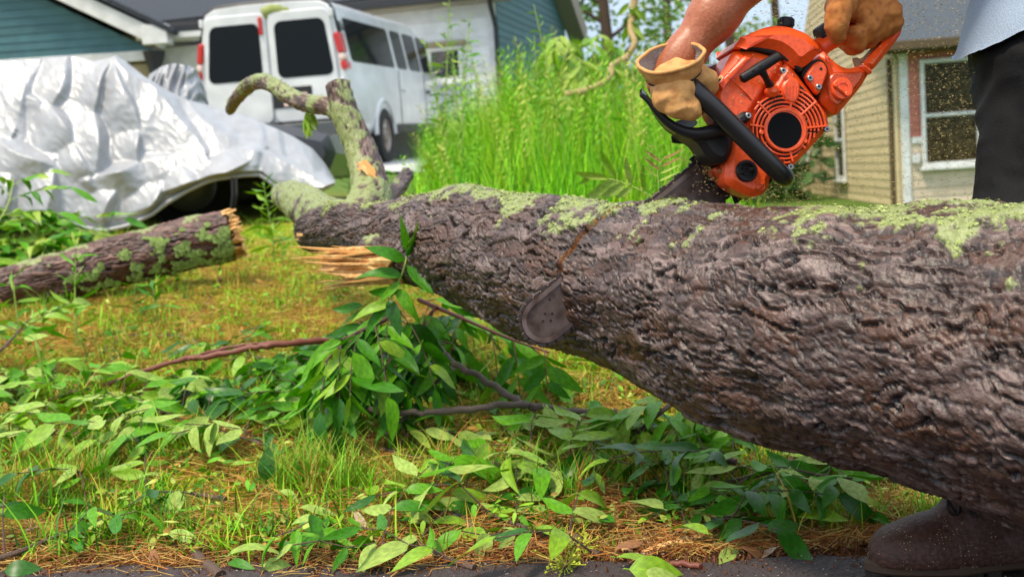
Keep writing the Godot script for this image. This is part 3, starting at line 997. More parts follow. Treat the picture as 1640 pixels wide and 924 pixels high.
	# side glass follows the tumblehome
	for s in [-1.0, 1.0]:
		for w in [[0.27, 2.33], [2.50, 3.06], [3.2, 3.88], [4.02, 4.62]]:
			g = G.new()
			var nrm := Vector3(s * 0.985, 0.17, 0).normalized()
			var yy := Vector3(-s * 0.17, 0.985, 0).normalized()
			var xf := Transform3D(Basis(Vector3(0, 0, -1), yy, nrm), Vector3(s * 0.985, 1.26, 0))
			g.prism(rounded(w[0], 0.07, w[1], 0.63, 0.07), -0.01, 0.008, 0.003, xf)
			put("side_window", g.auto_mesh(30), glass, v)
	# wheels with dark arches
	for sx in [-1.0, 1.0]:
		for sz in [-1.5, -4.95]:
			g = G.new()
			var prof := []
			for k in 13:
				var a := PI * k / 12.0
				prof.append(Vector2(cos(a) * 0.45, 0.38 + sin(a) * 0.45))
			prof.append(Vector2(-0.45, 0.40)); prof.append(Vector2(0.45, 0.40))
			g.prism(prof, 0.0, 0.012, 0.0, Transform3D(Basis(Vector3(0, 0, -1), Vector3.UP, Vector3(sx, 0, 0)), Vector3(sx * 0.993, 0, sz)))
			put("wheel_arch", g.auto_mesh(), dark, v)
			g = G.new()
			var ap := []
			for k in 15:
				var a := PI * k / 14.0
				ap.append(Vector3(sx * 1.0, 0.40 + sin(a) * 0.47, sz + cos(a) * 0.47))
			g.tube(ap, [0.03], 6)
			put("arch_lip", g.auto_mesh(), paint, v)
			g = G.new()
			g.lathe(Vector3(sx * 0.80, 0.38, sz), Vector3(sx, 0, 0), [Vector2(0.24, 0.0), Vector2(0.36, 0.02), Vector2(0.385, 0.06), Vector2(0.385, 0.18), Vector2(0.36, 0.215), Vector2(0.25, 0.225), Vector2(0.21, 0.19)], 24)
			var wh := put("wheel", g.auto_mesh(), rub, v)
			g = G.new()
			g.lathe(Vector3(sx * 0.80, 0.38, sz), Vector3(sx, 0, 0), [Vector2(0.235, 0.2), Vector2(0.2, 0.21), Vector2(0.17, 0.16), Vector2(0.1, 0.17), Vector2(0.08, 0.21), Vector2(0.0, 0.215)], 20)
			put("rim", g.auto_mesh(), rim, wh)
	for s in [-1.0, 1.0]:
		g = G.new()
		g.box(Vector3(s * 0.98, 0.47, -3.2), Vector3(0.08, 0.12, 2.3), 0.02)
		put("rocker_trim", g.auto_mesh(), dark, v)
	for z in [-2.42, -3.95]:
		g = G.new()
		g.box(Vector3(1.002, 0.90, z), Vector3(0.006, 0.80, 0.014), 0.0)
		put("door_seam", g.auto_mesh(), dark, v)
	for z in [-2.62, -4.12]:
		g = G.new()
		g.box(Vector3(1.015, 1.02, z), Vector3(0.035, 0.045, 0.17), 0.012)
		put("door_handle", g.auto_mesh(), dark if z < -4.0 else paint, v)
	# lichen covered broken branch lying on the roof edge
	var b := thing("roof_branch", "short lichen covered broken branch lying on the van roof", "branch", Vector3.ZERO)
	g = G.new()
	var a0 := at(420, 22, 14.75)
	var a1 := at(480, 22, 14.75)
	g.col = Color(0.30, 0.34, 0.12)
	g.tube(catmull([a0, a0.lerp(a1, 0.3) + Vector3(0, 0.05, 0), a0.lerp(a1, 0.65) + Vector3(0, 0.03, 0), a1 + Vector3(0, -0.02, 0)], 4), [0.06, 0.075, 0.07, 0.075, 0.08, 0.075, 0.08, 0.07, 0.075, 0.07, 0.06, 0.06, 0.05], 9)
	wrinkle(g, func(p): return 0.018 * n1.get_noise_3d(p.x * 14, p.y * 14, p.z * 14))
	put("wood", g.smooth_mesh(), M.lichen, b)
	g = G.new()
	for k in 6:
		g.tube([a1, a1 + Vector3(0.08 + rnd(0, 0.1), rnd(-0.12, -0.02), rnd(-0.03, 0.05))], [0.018, 0.003], 4)
	put("broken_end", g.auto_mesh(), M.fresh_wood, b)

# ---------------------------------------------------------------- car under its cover
func covered_car() -> void:
	var dark := mat(lin(0.035, 0.037, 0.045), 0.35, {"coat": 0.4})
	var rub := mat(lin(0.012, 0.012, 0.013), 0.85)
	var steel := mat(lin(0.25, 0.25, 0.26), 0.4, {"metal": 0.8})
	var amber := mat(lin(0.75, 0.30, 0.02), 0.35, {"coat": 0.4})
	var c := thing("covered_car", "dark car almost wholly hidden beneath the silver cover", "car", Vector3(-2.75, 0.38, -8.75))
	var g := G.new()
	var pr := [Vector2(-1.2, 0.3), Vector2(1.55, 0.3), Vector2(1.62, 0.45), Vector2(1.58, 0.58), Vector2(1.3, 0.66), Vector2(0.75, 0.74), Vector2(0.3, 1.02), Vector2(-0.1, 1.1), Vector2(-0.9, 1.1), Vector2(-1.15, 0.9), Vector2(-1.25, 0.5)]
	g.prism(pr, -0.8, 0.72, 0.06)
	put("body", g.auto_mesh(30), dark, c)
	g = G.new()
	g.box(Vector3(1.0, 0.48, 0.73), Vector3(0.36, 0.05, 0.05), 0.012)
	put("side_marker", g.auto_mesh(), amber, c)
	for x in [0.62, -0.75]:
		for z in [0.66, -0.75]:
			g = G.new()
			g.lathe(Vector3(x, 0.31, z - 0.1), Vector3.BACK, [Vector2(0.2, 0.0), Vector2(0.3, 0.02), Vector2(0.315, 0.05), Vector2(0.315, 0.15), Vector2(0.295, 0.19), Vector2(0.21, 0.2), Vector2(0.19, 0.17)], 22)
			var wh := put("wheel", g.auto_mesh(), rub, c)
			g = G.new()
			g.lathe(Vector3(x, 0.31, z - 0.1), Vector3.BACK, [Vector2(0.2, 0.16), Vector2(0.15, 0.13), Vector2(0.06, 0.14), Vector2(0.0, 0.16)], 16)
			put("rim", g.auto_mesh(), steel, wh)
	# loose cord and strap hanging out under the hem
	for s in [[371, 292, 336], [377, 292, 330]]:
		g = G.new()
		g.tube([at(s[0], s[1] - 8, 7.12), at(s[0] + 1, (s[1] + s[2]) * 0.5, 7.08), at(s[0] - 2, s[2], 7.1)], [0.008], 5)
		tag(put("tie_strap", g.auto_mesh(), rub), "thin dark strap hanging straight down below the hem of the cover" if s[0] == 371 else "second thin strap dangling beside the first below the cover", "strap")
	# the cover itself: cloth draped over the car, creased along pulled folds
	var silver := mat(lin(0.36, 0.372, 0.395), 0.40, {"metal": 0.12, "spec": 0.6, "tex": ntex(0.02, 31, [Color(0.92, 0.91, 0.90), Color(1, 1, 1)], 512, 4), "scale": 0.9})
	var topy := [[-260, 100], [0, 96], [60, 94], [110, 88], [128, 91], [150, 97], [170, 93], [183, 88], [200, 98], [230, 122], [270, 146], [300, 160], [350, 172], [400, 188], [440, 205], [470, 219], [500, 238], [520, 262], [536, 288]]
	var boty := [[-260, 350], [0, 352], [60, 356], [120, 362], [165, 369], [200, 362], [240, 344], [265, 325], [300, 304], [330, 290], [350, 285], [390, 280], [418, 279], [440, 298], [465, 314], [490, 313], [515, 304], [536, 292]]
	# creases as lines in the cloth: from, to, height, width
	var folds := [
		[183, 90, 145, 175, 0.10, 15], [183, 90, 225, 210, 0.11, 16], [183, 90, 330, 240, 0.12, 22], [145, 175, 150, 275, 0.09, 16], [150, 278, 215, 262, 0.10, 14],
		[112, 90, 80, 175, 0.07, 14], [80, 175, 112, 228, 0.09, 13], [112, 228, 150, 278, 0.08, 14], [60, 100, 20, 200, 0.06, 22], [0, 230, 90, 262, 0.09, 18],
		[90, 262, 75, 350, 0.08, 16], [215, 262, 300, 250, 0.06, 16], [300, 160, 380, 240, 0.08, 18], [380, 240, 415, 250, 0.10, 12], [415, 248, 330, 285, 0.10, 12],
		[330, 285, 250, 300, 0.08, 12], [250, 290, 235, 350, 0.08, 12], [415, 248, 520, 288, 0.10, 12], [440, 205, 460, 265, 0.06, 14], [480, 225, 500, 290, 0.06, 12], [400, 188, 425, 250, 0.05, 13],
		[225, 210, 215, 262, 0.08, 14], [30, 150, 80, 175, 0.05, 15], [-40, 110, -60, 340, 0.08, 24], [-120, 110, -100, 340, 0.08, 24], [-190, 110, -200, 340, 0.08, 24], [185, 300, 165, 365, 0.06, 14], [125, 290, 150, 278, 0.06, 12],
		[20, 260, 10, 350, 0.06, 14], [255, 225, 275, 250, 0.05, 10], [205, 150, 240, 235, 0.04, 9], [120, 130, 145, 150, 0.05, 8]]
	var cols := 300
	var rows := 150
	g = G.new()
	for r in rows + 1:
		for q in cols + 1:
			var px := -260.0 + 796.0 * q / cols
			var t := lerp_table(topy, px)
			var b := lerp_table(boty, px)
			var v := float(r) / rows
			var py: float
			var d: float
			if v < 0.2:
				var w := 1.0 - v / 0.2
				d = 7.62 + 1.3 * sin(w * PI * 0.5)
				py = t + (b - t) * 0.55 * pow(w, 2.2) * (7.62 / d)
			else:
				var w := (v - 0.2) / 0.8
				d = 7.15 + 0.47 * pow(1.0 - w, 1.5)
				py = lerpf(t, b, w)
			var h := 0.0
			for f in folds:
				var A := Vector2(f[0], f[1])
				var B := Vector2(f[2], f[3])
				var P := Vector2(px, py) + Vector2(n2.get_noise_2d(px * 0.008, py * 0.008), n2.get_noise_2d(px * 0.008 + 50, py * 0.008)) * 11.0
				var u := clampf((P - A).dot(B - A) / (B - A).length_squared(), 0.0, 1.0)
				var dist := (P - A - (B - A) * u).length()
				var sgn := (B - A).cross(P - A)
				h = maxf(h, 1.5 * f[4] * pow(maxf(0.0, 1.0 - dist / (f[5] * (5.0 if sgn > 0.0 else 1.3))), 1.15) * (0.55 + 0.45 * sin(PI * u)))
			h += 0.010 * (1.0 - 2.0 * absf(n2.get_noise_2d(px * 0.011 + py * 0.004, py * 0.007 - px * 0.004 + 9.0)))
			h += 0.003 * (1.0 - 2.0 * absf(n2.get_noise_2d(px * 0.045 - py * 0.02, py * 0.03 + px * 0.012)))
			h += 0.002 * n1.get_noise_2d(px * 0.12, py * 0.09)
			h *= 1.0 if v >= 0.2 else 0.5
			var edge := smoothstep(0.0, 0.06, 1.0 - v) * 0.7 + 0.3
			g.p(at(px, py, d - h * edge + 0.08))
	for r in rows:
		for q in cols:
			var a := r * (cols + 1) + q
			g.q(a, a + cols + 1, a + cols + 2, a + 1)
	var cov := thing("car_cover", "crumpled silver cover draped over the parked car", "car cover")
	put("cloth", g.smooth_mesh(), silver, cov)
	# the raised fold behind, over the mirror, and the rolled hem
	g = G.new()
	for r in 41:
		for q in 61:
			var u := q / 60.0
			var v := r / 40.0
			var px := 225.0 + 108.0 * u
			var t := lerp_table([[225, 140], [238, 119], [258, 106], [275, 101], [300, 104], [315, 112], [325, 138], [333, 165]], px)
			var py := lerpf(t, 190.0, v)
			var d := 8.55 - 0.35 * v + 0.25 * pow(absf(u - 0.5) * 2.0, 2.0)
			d -= 0.07 * (1.0 - 2.0 * absf(n2.get_noise_2d(u * 5.0 + v * 1.4, v * 0.8))) + 0.03 * (1.0 - 2.0 * absf(n2.get_noise_2d(u * 11.0 + v * 3.0 + 30, v * 1.6)))
			g.p(at(px, py, d))
	for r in 40:
		for q in 60:
			var a := r * 61 + q
			g.q(a, a + 61, a + 62, a + 1)
	put("raised_fold", g.smooth_mesh(), silver, cov)
	g = G.new()
	var hem := []
	for k in 60:
		var px := -250.0 + 784.0 * k / 59.0
		hem.append(at(px, lerp_table(boty, px) + 0.5, 7.2))
	g.tube(hem, [0.014], 6)
	put("hem", g.smooth_mesh(), silver, cov)
# ---------------------------------------------------------------- the felled trunk
const TRUNK := [   # pixel, pixel, depth, radius
	[2150, 705, 1.24, 0.215], [1850, 625, 1.345, 0.20], [1640, 579, 1.45, 0.187], [1400, 541, 1.60, 0.176], [1240, 520, 1.725, 0.173], [1140, 490, 1.82, 0.163], [1050, 465, 1.915, 0.143], [985, 452, 1.99, 0.137], [850, 424, 2.20, 0.131], [740, 393, 2.43, 0.117], [650, 384, 2.66, 0.090], [600, 370, 2.82, 0.067], [540, 362, 3.02, 0.061], [500, 373, 3.16, 0.056]]
var saw_basis: Basis
var saw_pos: Vector3
var kerf_at: Vector3
func bark_shape(s: float, ang: float, r0: float, rough: float) -> Vector3:
	# (height, crack amount, tone of the plate): flat flaking plates along the grain, split by fissures
	var y := cos(ang) * r0
	var z := sin(ang) * r0
	var wx := n2.get_noise_3d(s * 4.0, y * 9.0, z * 9.0)
	var wy := n2.get_noise_3d(s * 15.0 + 40.0, y * 24.0, z * 24.0)
	var wz := n2.get_noise_3d(s * 45.0 + 7.0, y * 60.0, z * 60.0)
	var ps := s * 8.5 + wx * 0.9 + wz * 0.25
	var py := y * 44.0 + wy * 0.8 + wz * 0.35
	var pz := z * 44.0 + wx + wz * 0.3
	var a := ncell.get_noise_3d(ps, py, pz) + 1.0
	var cv := nval.get_noise_3d(ps, py, pz)
	var plate := smoothstep(0.0, 0.17, a)
	var b := ncell.get_noise_3d(s * 48.0 + wy, y * 110.0 + wx, z * 110.0 + wz) + 1.0
	var cb := nval.get_noise_3d(s * 48.0 + wy, y * 110.0 + wx, z * 110.0 + wz)
	var sub := smoothstep(0.0, 0.22, b)
	var u := ang / TAU * 34.0 + wx * 1.5 + wy * 0.7 + wz * 0.18
	var fr := fposmod(u, 1.0)
	var row := floorf(u)
	var gate := smoothstep(-0.18, 0.18, n2.get_noise_2d(s * 7.0 + row * 7.3, row * 3.1))
	var edge := gate * (1.0 - smoothstep(0.0, 0.13, minf(fr, 1.0 - fr)))
	var fine := n1.get_noise_3d(s * 90.0, y * 170.0, z * 170.0)
	var h := cv * 0.0016 + cb * 0.0009 + (plate - 1.0) * 0.0026 + (sub - 1.0) * 0.0011 - edge * 0.0095 + fine * 0.0011
	h += 0.0010 * wy
	return Vector3(h * rough, clampf(edge * 1.0 + (1.0 - plate) * 0.62 + (1.0 - sub) * 0.3 - fine * 0.3, 0.0, 1.0), cv * 0.7 + cb * 0.55)
func lichen_at(p: Vector3, up: float, bias := 0.0, upw := 1.0) -> float:
	var k := n1.get_noise_3d(p.x * 7.0, p.y * 7.0, p.z * 7.0) * 0.9 + n1.get_noise_3d(p.x * 32.0, p.y * 32.0, p.z * 32.0) * 0.55
	return smoothstep(0.14, 0.24, k * 0.66 + (up - 0.82) * 1.15 * upw + bias)
func bark_tube(pts: Array, rads: Array, seg: float, sides: int, rough: float, bias: float, tone: Color, flakes: Array, kerf := false, upw := 1.0) -> G:
	# pts and rads are the control curve; resampled every seg metres
	var curve := Curve3D.new()
	curve.bake_interval = 0.01
	for k in pts.size():
		var tan_: Vector3 = (pts[mini(k + 1, pts.size() - 1)] - pts[maxi(k - 1, 0)]) / 6.0
		curve.add_point(pts[k], -tan_, tan_)
	var offs := []
	for k in pts.size(): offs.append([curve.get_closest_offset(pts[k]), rads[k]])
	var L := curve.get_baked_length()
	var n := int(L / seg)
	var g := G.new()
	var bn := saw_basis.z if kerf else Vector3.ZERO
	var side := Vector3.ZERO
	for k in n + 1:
		var s := L * k / n
		var c := curve.sample_baked(s, true)
		var dir := (curve.sample_baked(minf(s + 0.03, L), true) - curve.sample_baked(maxf(s - 0.03, 0.0), true)).normalized()
		side = dir.cross(Vector3.UP).normalized() if side == Vector3.ZERO else (side - dir * side.dot(dir)).normalized()
		var w := dir.cross(side).normalized()
		var r0 := lerp_table(offs, s)
		for j in sides:
			var a := TAU * j / sides
			var o := side * cos(a) + w * sin(a)
			var lump := 0.05 * n2.get_noise_3d(s * 3.2, cos(a) * 0.9, sin(a) * 0.9) + 0.035 * n2.get_noise_3d(s * 8.0, cos(a) * 2.0 + 9.0, sin(a) * 2.0)
			var r := r0 * (1.0 + lump)
			var base := c + o * r
			var bs := bark_shape(s, a, r0, rough)
			var li := lichen_at(base, o.y, bias, upw)
			var h := bs.x * (1.0 - li * 0.5) + li * (0.002 + 0.002 * n1.get_noise_3d(base.x * 200, base.y * 200, base.z * 200))
			var pale := smoothstep(-0.1, 0.45, n2.get_noise_3d(s * 11.0, cos(a) * 2.6, sin(a) * 2.6 + 3.0) + 0.5 * n2.get_noise_3d(s * 40.0, cos(a) * 9.0, sin(a) * 9.0))
			var brown := smoothstep(0.05, 0.55, n2.get_noise_3d(s * 7.0 + 30.0, cos(a) * 2.2, sin(a) * 2.2) + 0.3 * n2.get_noise_3d(s * 30.0, cos(a) * 8.0, sin(a) * 8.0))
			var col := Color(0.070, 0.033, 0.022).lerp(Color(0.295, 0.196, 0.170), clampf(pale * 0.6 + bs.z * 0.5, 0.0, 1.0)).lerp(Color(0.125, 0.044, 0.015), clampf(brown * 0.7 - bs.z * 0.35, 0.0, 0.9))
			col = col.lerp(Color(0.006, 0.003, 0.002), clampf(bs.y * 1.0, 0.0, 1.0)) * tone
			var lt := 0.5 + 0.5 * n1.get_noise_3d(base.x * 60, base.y * 60, base.z * 60)
			col = col.lerp(Color(0.24, 0.285, 0.075).lerp(Color(0.40, 0.45, 0.165), lt), li)
			if kerf:
				var q := base - kerf_at
				var off := absf(q.dot(bn))
				var vv := q.dot(saw_basis.y)
				var uu := q.dot(saw_basis.x)
				if off < 0.013 and vv > -0.02 + (uu + 0.16) * 0.84 - 0.02:
					var cut := 1.0 - smoothstep(0.0022, 0.0040, off)
					h -= cut * 0.016
					var dust := 1.0 - smoothstep(0.002, 0.0055 + 0.004 * n1.get_noise_3d(base.x * 90, base.y * 90, base.z * 90), off)
					col = col.lerp(Color(0.55, 0.21, 0.035), maxf(cut * 0.6, dust) * 0.95)
			g.col = col
			g.p(base + o * h)
			if li > 0.85 and flakes.size() < 30000 and rng.randf() < 0.06:
				var fb := Basis(o.cross(Vector3(0.3, 0.5, 0.8)).normalized(), o, o.cross(o.cross(Vector3(0.3, 0.5, 0.8))).normalized())
				flakes.append(Transform3D((fb * Basis(Vector3.UP, rnd(0, TAU)) * Basis(Vector3.RIGHT, rnd(-0.6, 0.6))).scaled(Vector3.ONE * rnd(0.3, 0.85)), base + o * (h + 0.0015)))
	for k in n:
		for j in sides:
			var j2 := (j + 1) % sides
			g.q(k * sides + j, k * sides + j2, (k + 1) * sides + j2, (k + 1) * sides + j)
	# closing caps
	for e in [0, n]:
		g.col = Color(0.16, 0.08, 0.04)
		var m := g.p(curve.sample_baked(L * e / n, true))
		for j in sides:
			var j2 := (j + 1) % sides
			if e == 0: g.t(m, j2, j)
			else: g.t(m, n * sides + j, n * sides + j2)
	return g
func flake_mesh() -> ArrayMesh:
	var g := G.new()
	for k in 5:
		var a := TAU * k / 5.0 + 0.3
		var u := Vector3(cos(a), 0.0, sin(a))
		var v := Vector3(-sin(a), 0, cos(a))
		g.tri(Vector3(0, 0.0006, 0), u * 0.0045 + v * 0.0024 + Vector3(0, 0.0018, 0), u * 0.005 - v * 0.002 + Vector3(0, 0.0004, 0))
	return g.smooth_mesh()
func add_lichen(parent: Node, flakes: Array) -> void:
	var cols := []
	for k in flakes.size():
		var s := rnd(0.75, 1.25)
		cols.append(Color(0.33 * s, 0.39 * s, 0.13 * s))
	if flakes.size(): many("lichen", flake_mesh(), M.lichen, flakes, cols, parent)
func px_curve(list: Array) -> Array:
	var out := []
	for p in list: out.append(at(p[0], p[1], p[2]))
	return out
func splinters(parent: Node, root: Vector3, dir: Vector3, w: Vector3, h: Vector3, n: int, lmin: float, lmax: float, thick: float, sd: int) -> void:
	var r := RandomNumberGenerator.new()
	r.seed = sd
	for k in n:
		var g := G.new()
		var x := r.randf_range(-1, 1)
		var y := r.randf_range(-1, 1)
		var o := root + w * x + h * y
		var l := r.randf_range(lmin, lmax) * (1.0 - 0.3 * absf(x))
		var tip := o + dir * l + w * r.randf_range(-0.5, 0.4) + h * r.randf_range(-0.5, 0.35)
		var mid := o.lerp(tip, 0.6) + h * r.randf_range(-0.1, 0.1)
		g.tube([o - dir * 0.03, o.lerp(mid, 0.5), mid, tip], [thick, thick * r.randf_range(0.8, 1.0), thick * r.randf_range(0.5, 0.85), thick * 0.08], 5, r.randf_range(0.3, 0.7), h.normalized())
		put("splinter", g.auto_mesh(25), M.fresh_orange if k % 3 == 0 else M.fresh_wood, parent)

func fallen_tree() -> void:
	saw_basis = cam_basis * Basis(Vector3.UP, deg_to_rad(8.0))
	saw_pos = at(1230, 190, 1.936)
	kerf_at = at(1054, 467, 1.91)
	var t := thing("fallen_tree", "big fallen tree trunk with lichen, lying across the yard under the chainsaw", "fallen tree")
	var pts := []
	var rads := []
	for p in TRUNK:
		pts.append(at(p[0], p[1], p[2]))
		rads.append(p[3])
	var fl := []
	put("trunk", bark_tube(pts, rads, 0.0025, 430, 1.0, 0.0, Color(1, 1, 1), fl, true).smooth_mesh(), M.bark, t)
	add_lichen(t, fl)
	# limb rising from the fork, its sawn top
	fl = []
	put("limb", bark_tube(px_curve([[572, 362, 2.93], [592, 318, 3.0], [590, 280, 3.06], [574, 232, 3.1], [552, 180, 3.12], [539, 135, 3.14]]), [0.062, 0.052, 0.045, 0.040, 0.036, 0.033], 0.007, 90, 0.8, 0.33, Color(1.1, 1.0, 0.95), fl, false, 0.12).smooth_mesh(), M.bark, t)
	# limb lying towards the cover
	put("limb", bark_tube(px_curve([[560, 358, 2.98], [520, 350, 3.2], [497, 335, 3.4], [478, 322, 3.65], [462, 314, 3.9], [450, 312, 4.1]]), [0.06, 0.058, 0.058, 0.056, 0.05, 0.035], 0.008, 90, 0.8, 0.40, Color(1, 1, 1), fl, false, 0.2).smooth_mesh(), M.bark, t)
	# arching bare branch
	put("branch", bark_tube(px_curve([[556, 192, 3.13], [528, 172, 3.2], [495, 166, 3.3], [470, 158, 3.4], [445, 142, 3.5], [422, 131, 3.62], [402, 134, 3.74], [388, 146, 3.86], [376, 160, 4.0], [368, 176, 4.2]]), [0.027, 0.026, 0.025, 0.024, 0.023, 0.024, 0.023, 0.023, 0.021, 0.018], 0.008, 60, 0.6, 0.30, Color(1.4, 1.2, 0.9), fl, false, 0.15).smooth_mesh(), M.bark, t)
	put("stub", bark_tube(px_curve([[600, 365, 2.9], [622, 322, 3.05], [640, 296, 3.15], [652, 278, 3.2]]), [0.045, 0.024, 0.022, 0.02], 0.008, 50, 0.6, 0.1, Color(1, 1, 1), fl).smooth_mesh(), M.bark, t)
	add_lichen(t, fl)
	# broken fork: bark above, long pale splinters below
	fl = []
	var stub := put("broken_stub", bark_tube(px_curve([[690, 400, 2.5], [650, 402, 2.57], [615, 404, 2.6], [585, 400, 2.62]]), [0.07, 0.058, 0.045, 0.03], 0.005, 90, 0.8, 0.35, Color(1, 1, 1), fl)
		.smooth_mesh(), M.bark, t)
	add_lichen(stub, fl)
	var a := at(616, 424, 2.53)
	var d := (at(470, 424, 2.6) - a).normalized()
	var hh := Vector3.UP - d * d.y
	splinters(stub, a, d, d.cross(hh).normalized() * 0.034, hh.normalized() * 0.040, 70, 0.09, 0.24, 0.0085, 4)
	var tg := G.new()
	var tp := []
	var trd := []
	for k in 15:
		tp.append(a - d * 0.03 + d * 0.0125 * k)
		trd.append(0.046 * (1.0 - 0.72 * pow(k / 14.0, 1.3)))
	tg.tube(tp, trd, 40, 0.8)
	wrinkle(tg, func(q):
		var e2: Vector3 = q - a
		var l2: float = e2.dot(d)
		var c2: Vector3 = e2 - d * l2
		return 0.011 * n2.get_noise_3d(c2.x * 90.0, c2.y * 90.0, c2.z * 90.0 + l2 * 6.0) + 0.005 * n2.get_noise_3d(c2.x * 260.0, c2.y * 260.0, l2 * 14.0))
	put("torn_wood", tg.auto_mesh(28), M.fresh_wood, stub)
	splinters(stub, at(600, 418, 2.55), (at(478, 442, 2.6) - at(600, 418, 2.55)).normalized(), d.cross(hh).normalized() * 0.01, hh.normalized() * 0.006, 3, 0.13, 0.17, 0.006, 6)
	var e := at(497, 376, 3.12)
	var d2 := (at(470, 382, 3.2) - e).normalized()
	splinters(t, e, d2, d2.cross(Vector3.UP).normalized() * 0.03, Vector3.UP * 0.028, 12, 0.02, 0.055, 0.014, 9)
	var kn := at(590, 272, 3.0)
	splinters(t, kn, Vector3(0.6, -0.6, 0.4).normalized(), Vector3(0.008, 0.008, 0), Vector3(0, 0.01, 0.01), 4, 0.03, 0.05, 0.008, 12)

func cut_log() -> void:
	var t := thing("cut_log", "shorter dark log with broken orange end, lying left of the big trunk", "log")
	var fl := []
	var pts := px_curve([[-260, 540, 4.05], [-100, 500, 4.15], [20, 462, 4.22], [150, 428, 4.28], [260, 400, 4.33], [330, 384, 4.36], [368, 376, 4.38]])
	var g := bark_tube(pts, [0.085, 0.085, 0.083, 0.090, 0.094, 0.094, 0.096], 0.006, 190, 1.0, -0.04, Color(1.3, 0.92, 0.8), fl)
	put("bark", g.smooth_mesh(), M.bark, t)
	add_lichen(t, fl)
	# pale green crust low on the near side
	var axis: Vector3 = (pts[6] - pts[2]).normalized()
	var e: Vector3 = pts[6]
	var w := axis.cross(Vector3.UP).normalized()
	var h := w.cross(axis).normalized()
	g = G.new()
	var n := 40
	for r in 9:
		for k in n:
			var an := TAU * k / n
			var rr := 0.094 * r / 8.0
			g.p(e + w * cos(an) * rr + h * sin(an) * rr + axis * (0.012 + 0.022 * n1.get_noise_2d(cos(an) * rr * 40, sin(an) * rr * 40) + (0.025 if sin(an) < -0.2 else 0.0) * float(r) / 8.0))
	for r in 8:
		for k in n:
			g.q(r * n + k, (r + 1) * n + k, (r + 1) * n + (k + 1) % n, r * n + (k + 1) % n)
	var be := put("broken_end", g.smooth_mesh(), M.fresh_wood, t)
	for k in 34:
		var an := TAU * k / 34.0 + rnd(-0.05, 0.05)
		var p := e + (w * cos(an) + h * sin(an)) * rnd(0.055, 0.092)
		g = G.new()
		g.tube([p - axis * 0.01, p + axis * rnd(0.01, 0.03) + h * rnd(-0.006, 0.006), p + axis * rnd(0.03, 0.055) + h * rnd(-0.012, 0.008)], [0.011, 0.009, 0.002], 5, 0.6)
		put("splinter", g.auto_mesh(25), M.fresh_wood, be)
	# crust of pale green on the lower near flank
	var xf := []
	var cols := []
	for k in 9000:
		var s := rnd(0.15, 1.0)
		var an := rnd(-1.35, 0.75)
		var cut := n1.get_noise_2d(s * 9.0, an * 2.0) + 0.5 * n1.get_noise_2d(s * 40.0, an * 8.0)
		if cut < 0.22 + absf(an + 0.6) * 0.28 - (s - 0.55) * 0.5: continue
		var c: Vector3 = pts[2].lerp(pts[6], s)
		var o := (Vector3.BACK - axis * axis.z).normalized() * cos(an) + Vector3.UP * sin(an)
		o = (o - axis * o.dot(axis)).normalized()
		var fb := Basis(o.cross(axis).normalized(), o, o.cross(o.cross(axis)).normalized()) * Basis(Vector3.UP, rnd(0, TAU)) * Basis(Vector3.RIGHT, rnd(-0.4, 0.4))
		xf.append(Transform3D(fb.scaled(Vector3.ONE * rnd(0.8, 2.0)), c + o * (0.095 + rnd(0, 0.004))))
		var q := rnd(0.75, 1.2)
		cols.append(Color(0.27 * q, 0.37 * q, 0.11 * q))
	many("crust", flake_mesh(), M.lichen, xf, cols, t)
# ---------------------------------------------------------------- chainsaw
func sl(px: float, py: float, z: float) -> Vector2:
	var inv := Transform3D(saw_basis, saw_pos).affine_inverse()
	var o := inv * cam_pos
	var d := inv.basis * ray(px, py)
	var t := (z - o.z) / d.z
	var q := o + d * t
	return Vector2(q.x, q.y)
func sl3(px: float, py: float, z: float) -> Vector3:
	var q := sl(px, py, z)
	return Vector3(q.x, q.y, z)
func sw(px: float, py: float, z: float) -> Vector3:
	return Transform3D(saw_basis, saw_pos) * sl3(px, py, z)
func outline(list: Array, z: float) -> Array:
	var out := []
	for p in list: out.append(sl(p[0], p[1], z))
	return out
func soft(poly: Array, r := 0.35) -> Array:      # cut the corners of an outline
	var out := []
	for k in poly.size():
		var a: Vector2 = poly[k]
		var p: Vector2 = poly[(k + poly.size() - 1) % poly.size()]
		var q: Vector2 = poly[(k + 1) % poly.size()]
		var ra := minf(r * a.distance_to(p), 0.009)
		var rb := minf(r * a.distance_to(q), 0.009)
		var A := a.move_toward(p, ra)
		var B := a.move_toward(q, rb)
		out.append(A)
		out.append((A + B) * 0.25 + a * 0.5)
		out.append(B)
	return out
func piece(parent: Node, called: String, list: Array, z0: float, z1: float, bev: float, m: Material, ang := 40.0, rounded_off := true) -> MeshInstance3D:
	var g := G.new()
	var o := outline(list, z1)
	if rounded_off: o = soft(o)
	g.prism(o, z0, z1, bev)
	return put(called, g.auto_mesh(ang), m, parent)
func disc(parent: Node, called: String, px: float, py: float, z: float, prof: Array, m: Material, sides := 24, axis := Vector3.BACK) -> MeshInstance3D:
	var g := G.new()
	g.lathe(sl3(px, py, z), axis, prof, sides)
	return put(called, g.auto_mesh(35), m, parent)
func cyl(r: float, h: float, b: float) -> Array:
	return [Vector2(r, 0), Vector2(r, h - b), Vector2(r - b, h), Vector2(0, h)]
func rod(parent: Node, called: String, pts: Array, rad: Array, m: Material, sides := 10, squash := 1.0, up := Vector3.ZERO) -> MeshInstance3D:
	var g := G.new()
	g.tube(pts, rad, sides, squash, up)
	return put(called, g.auto_mesh(50), m, parent)

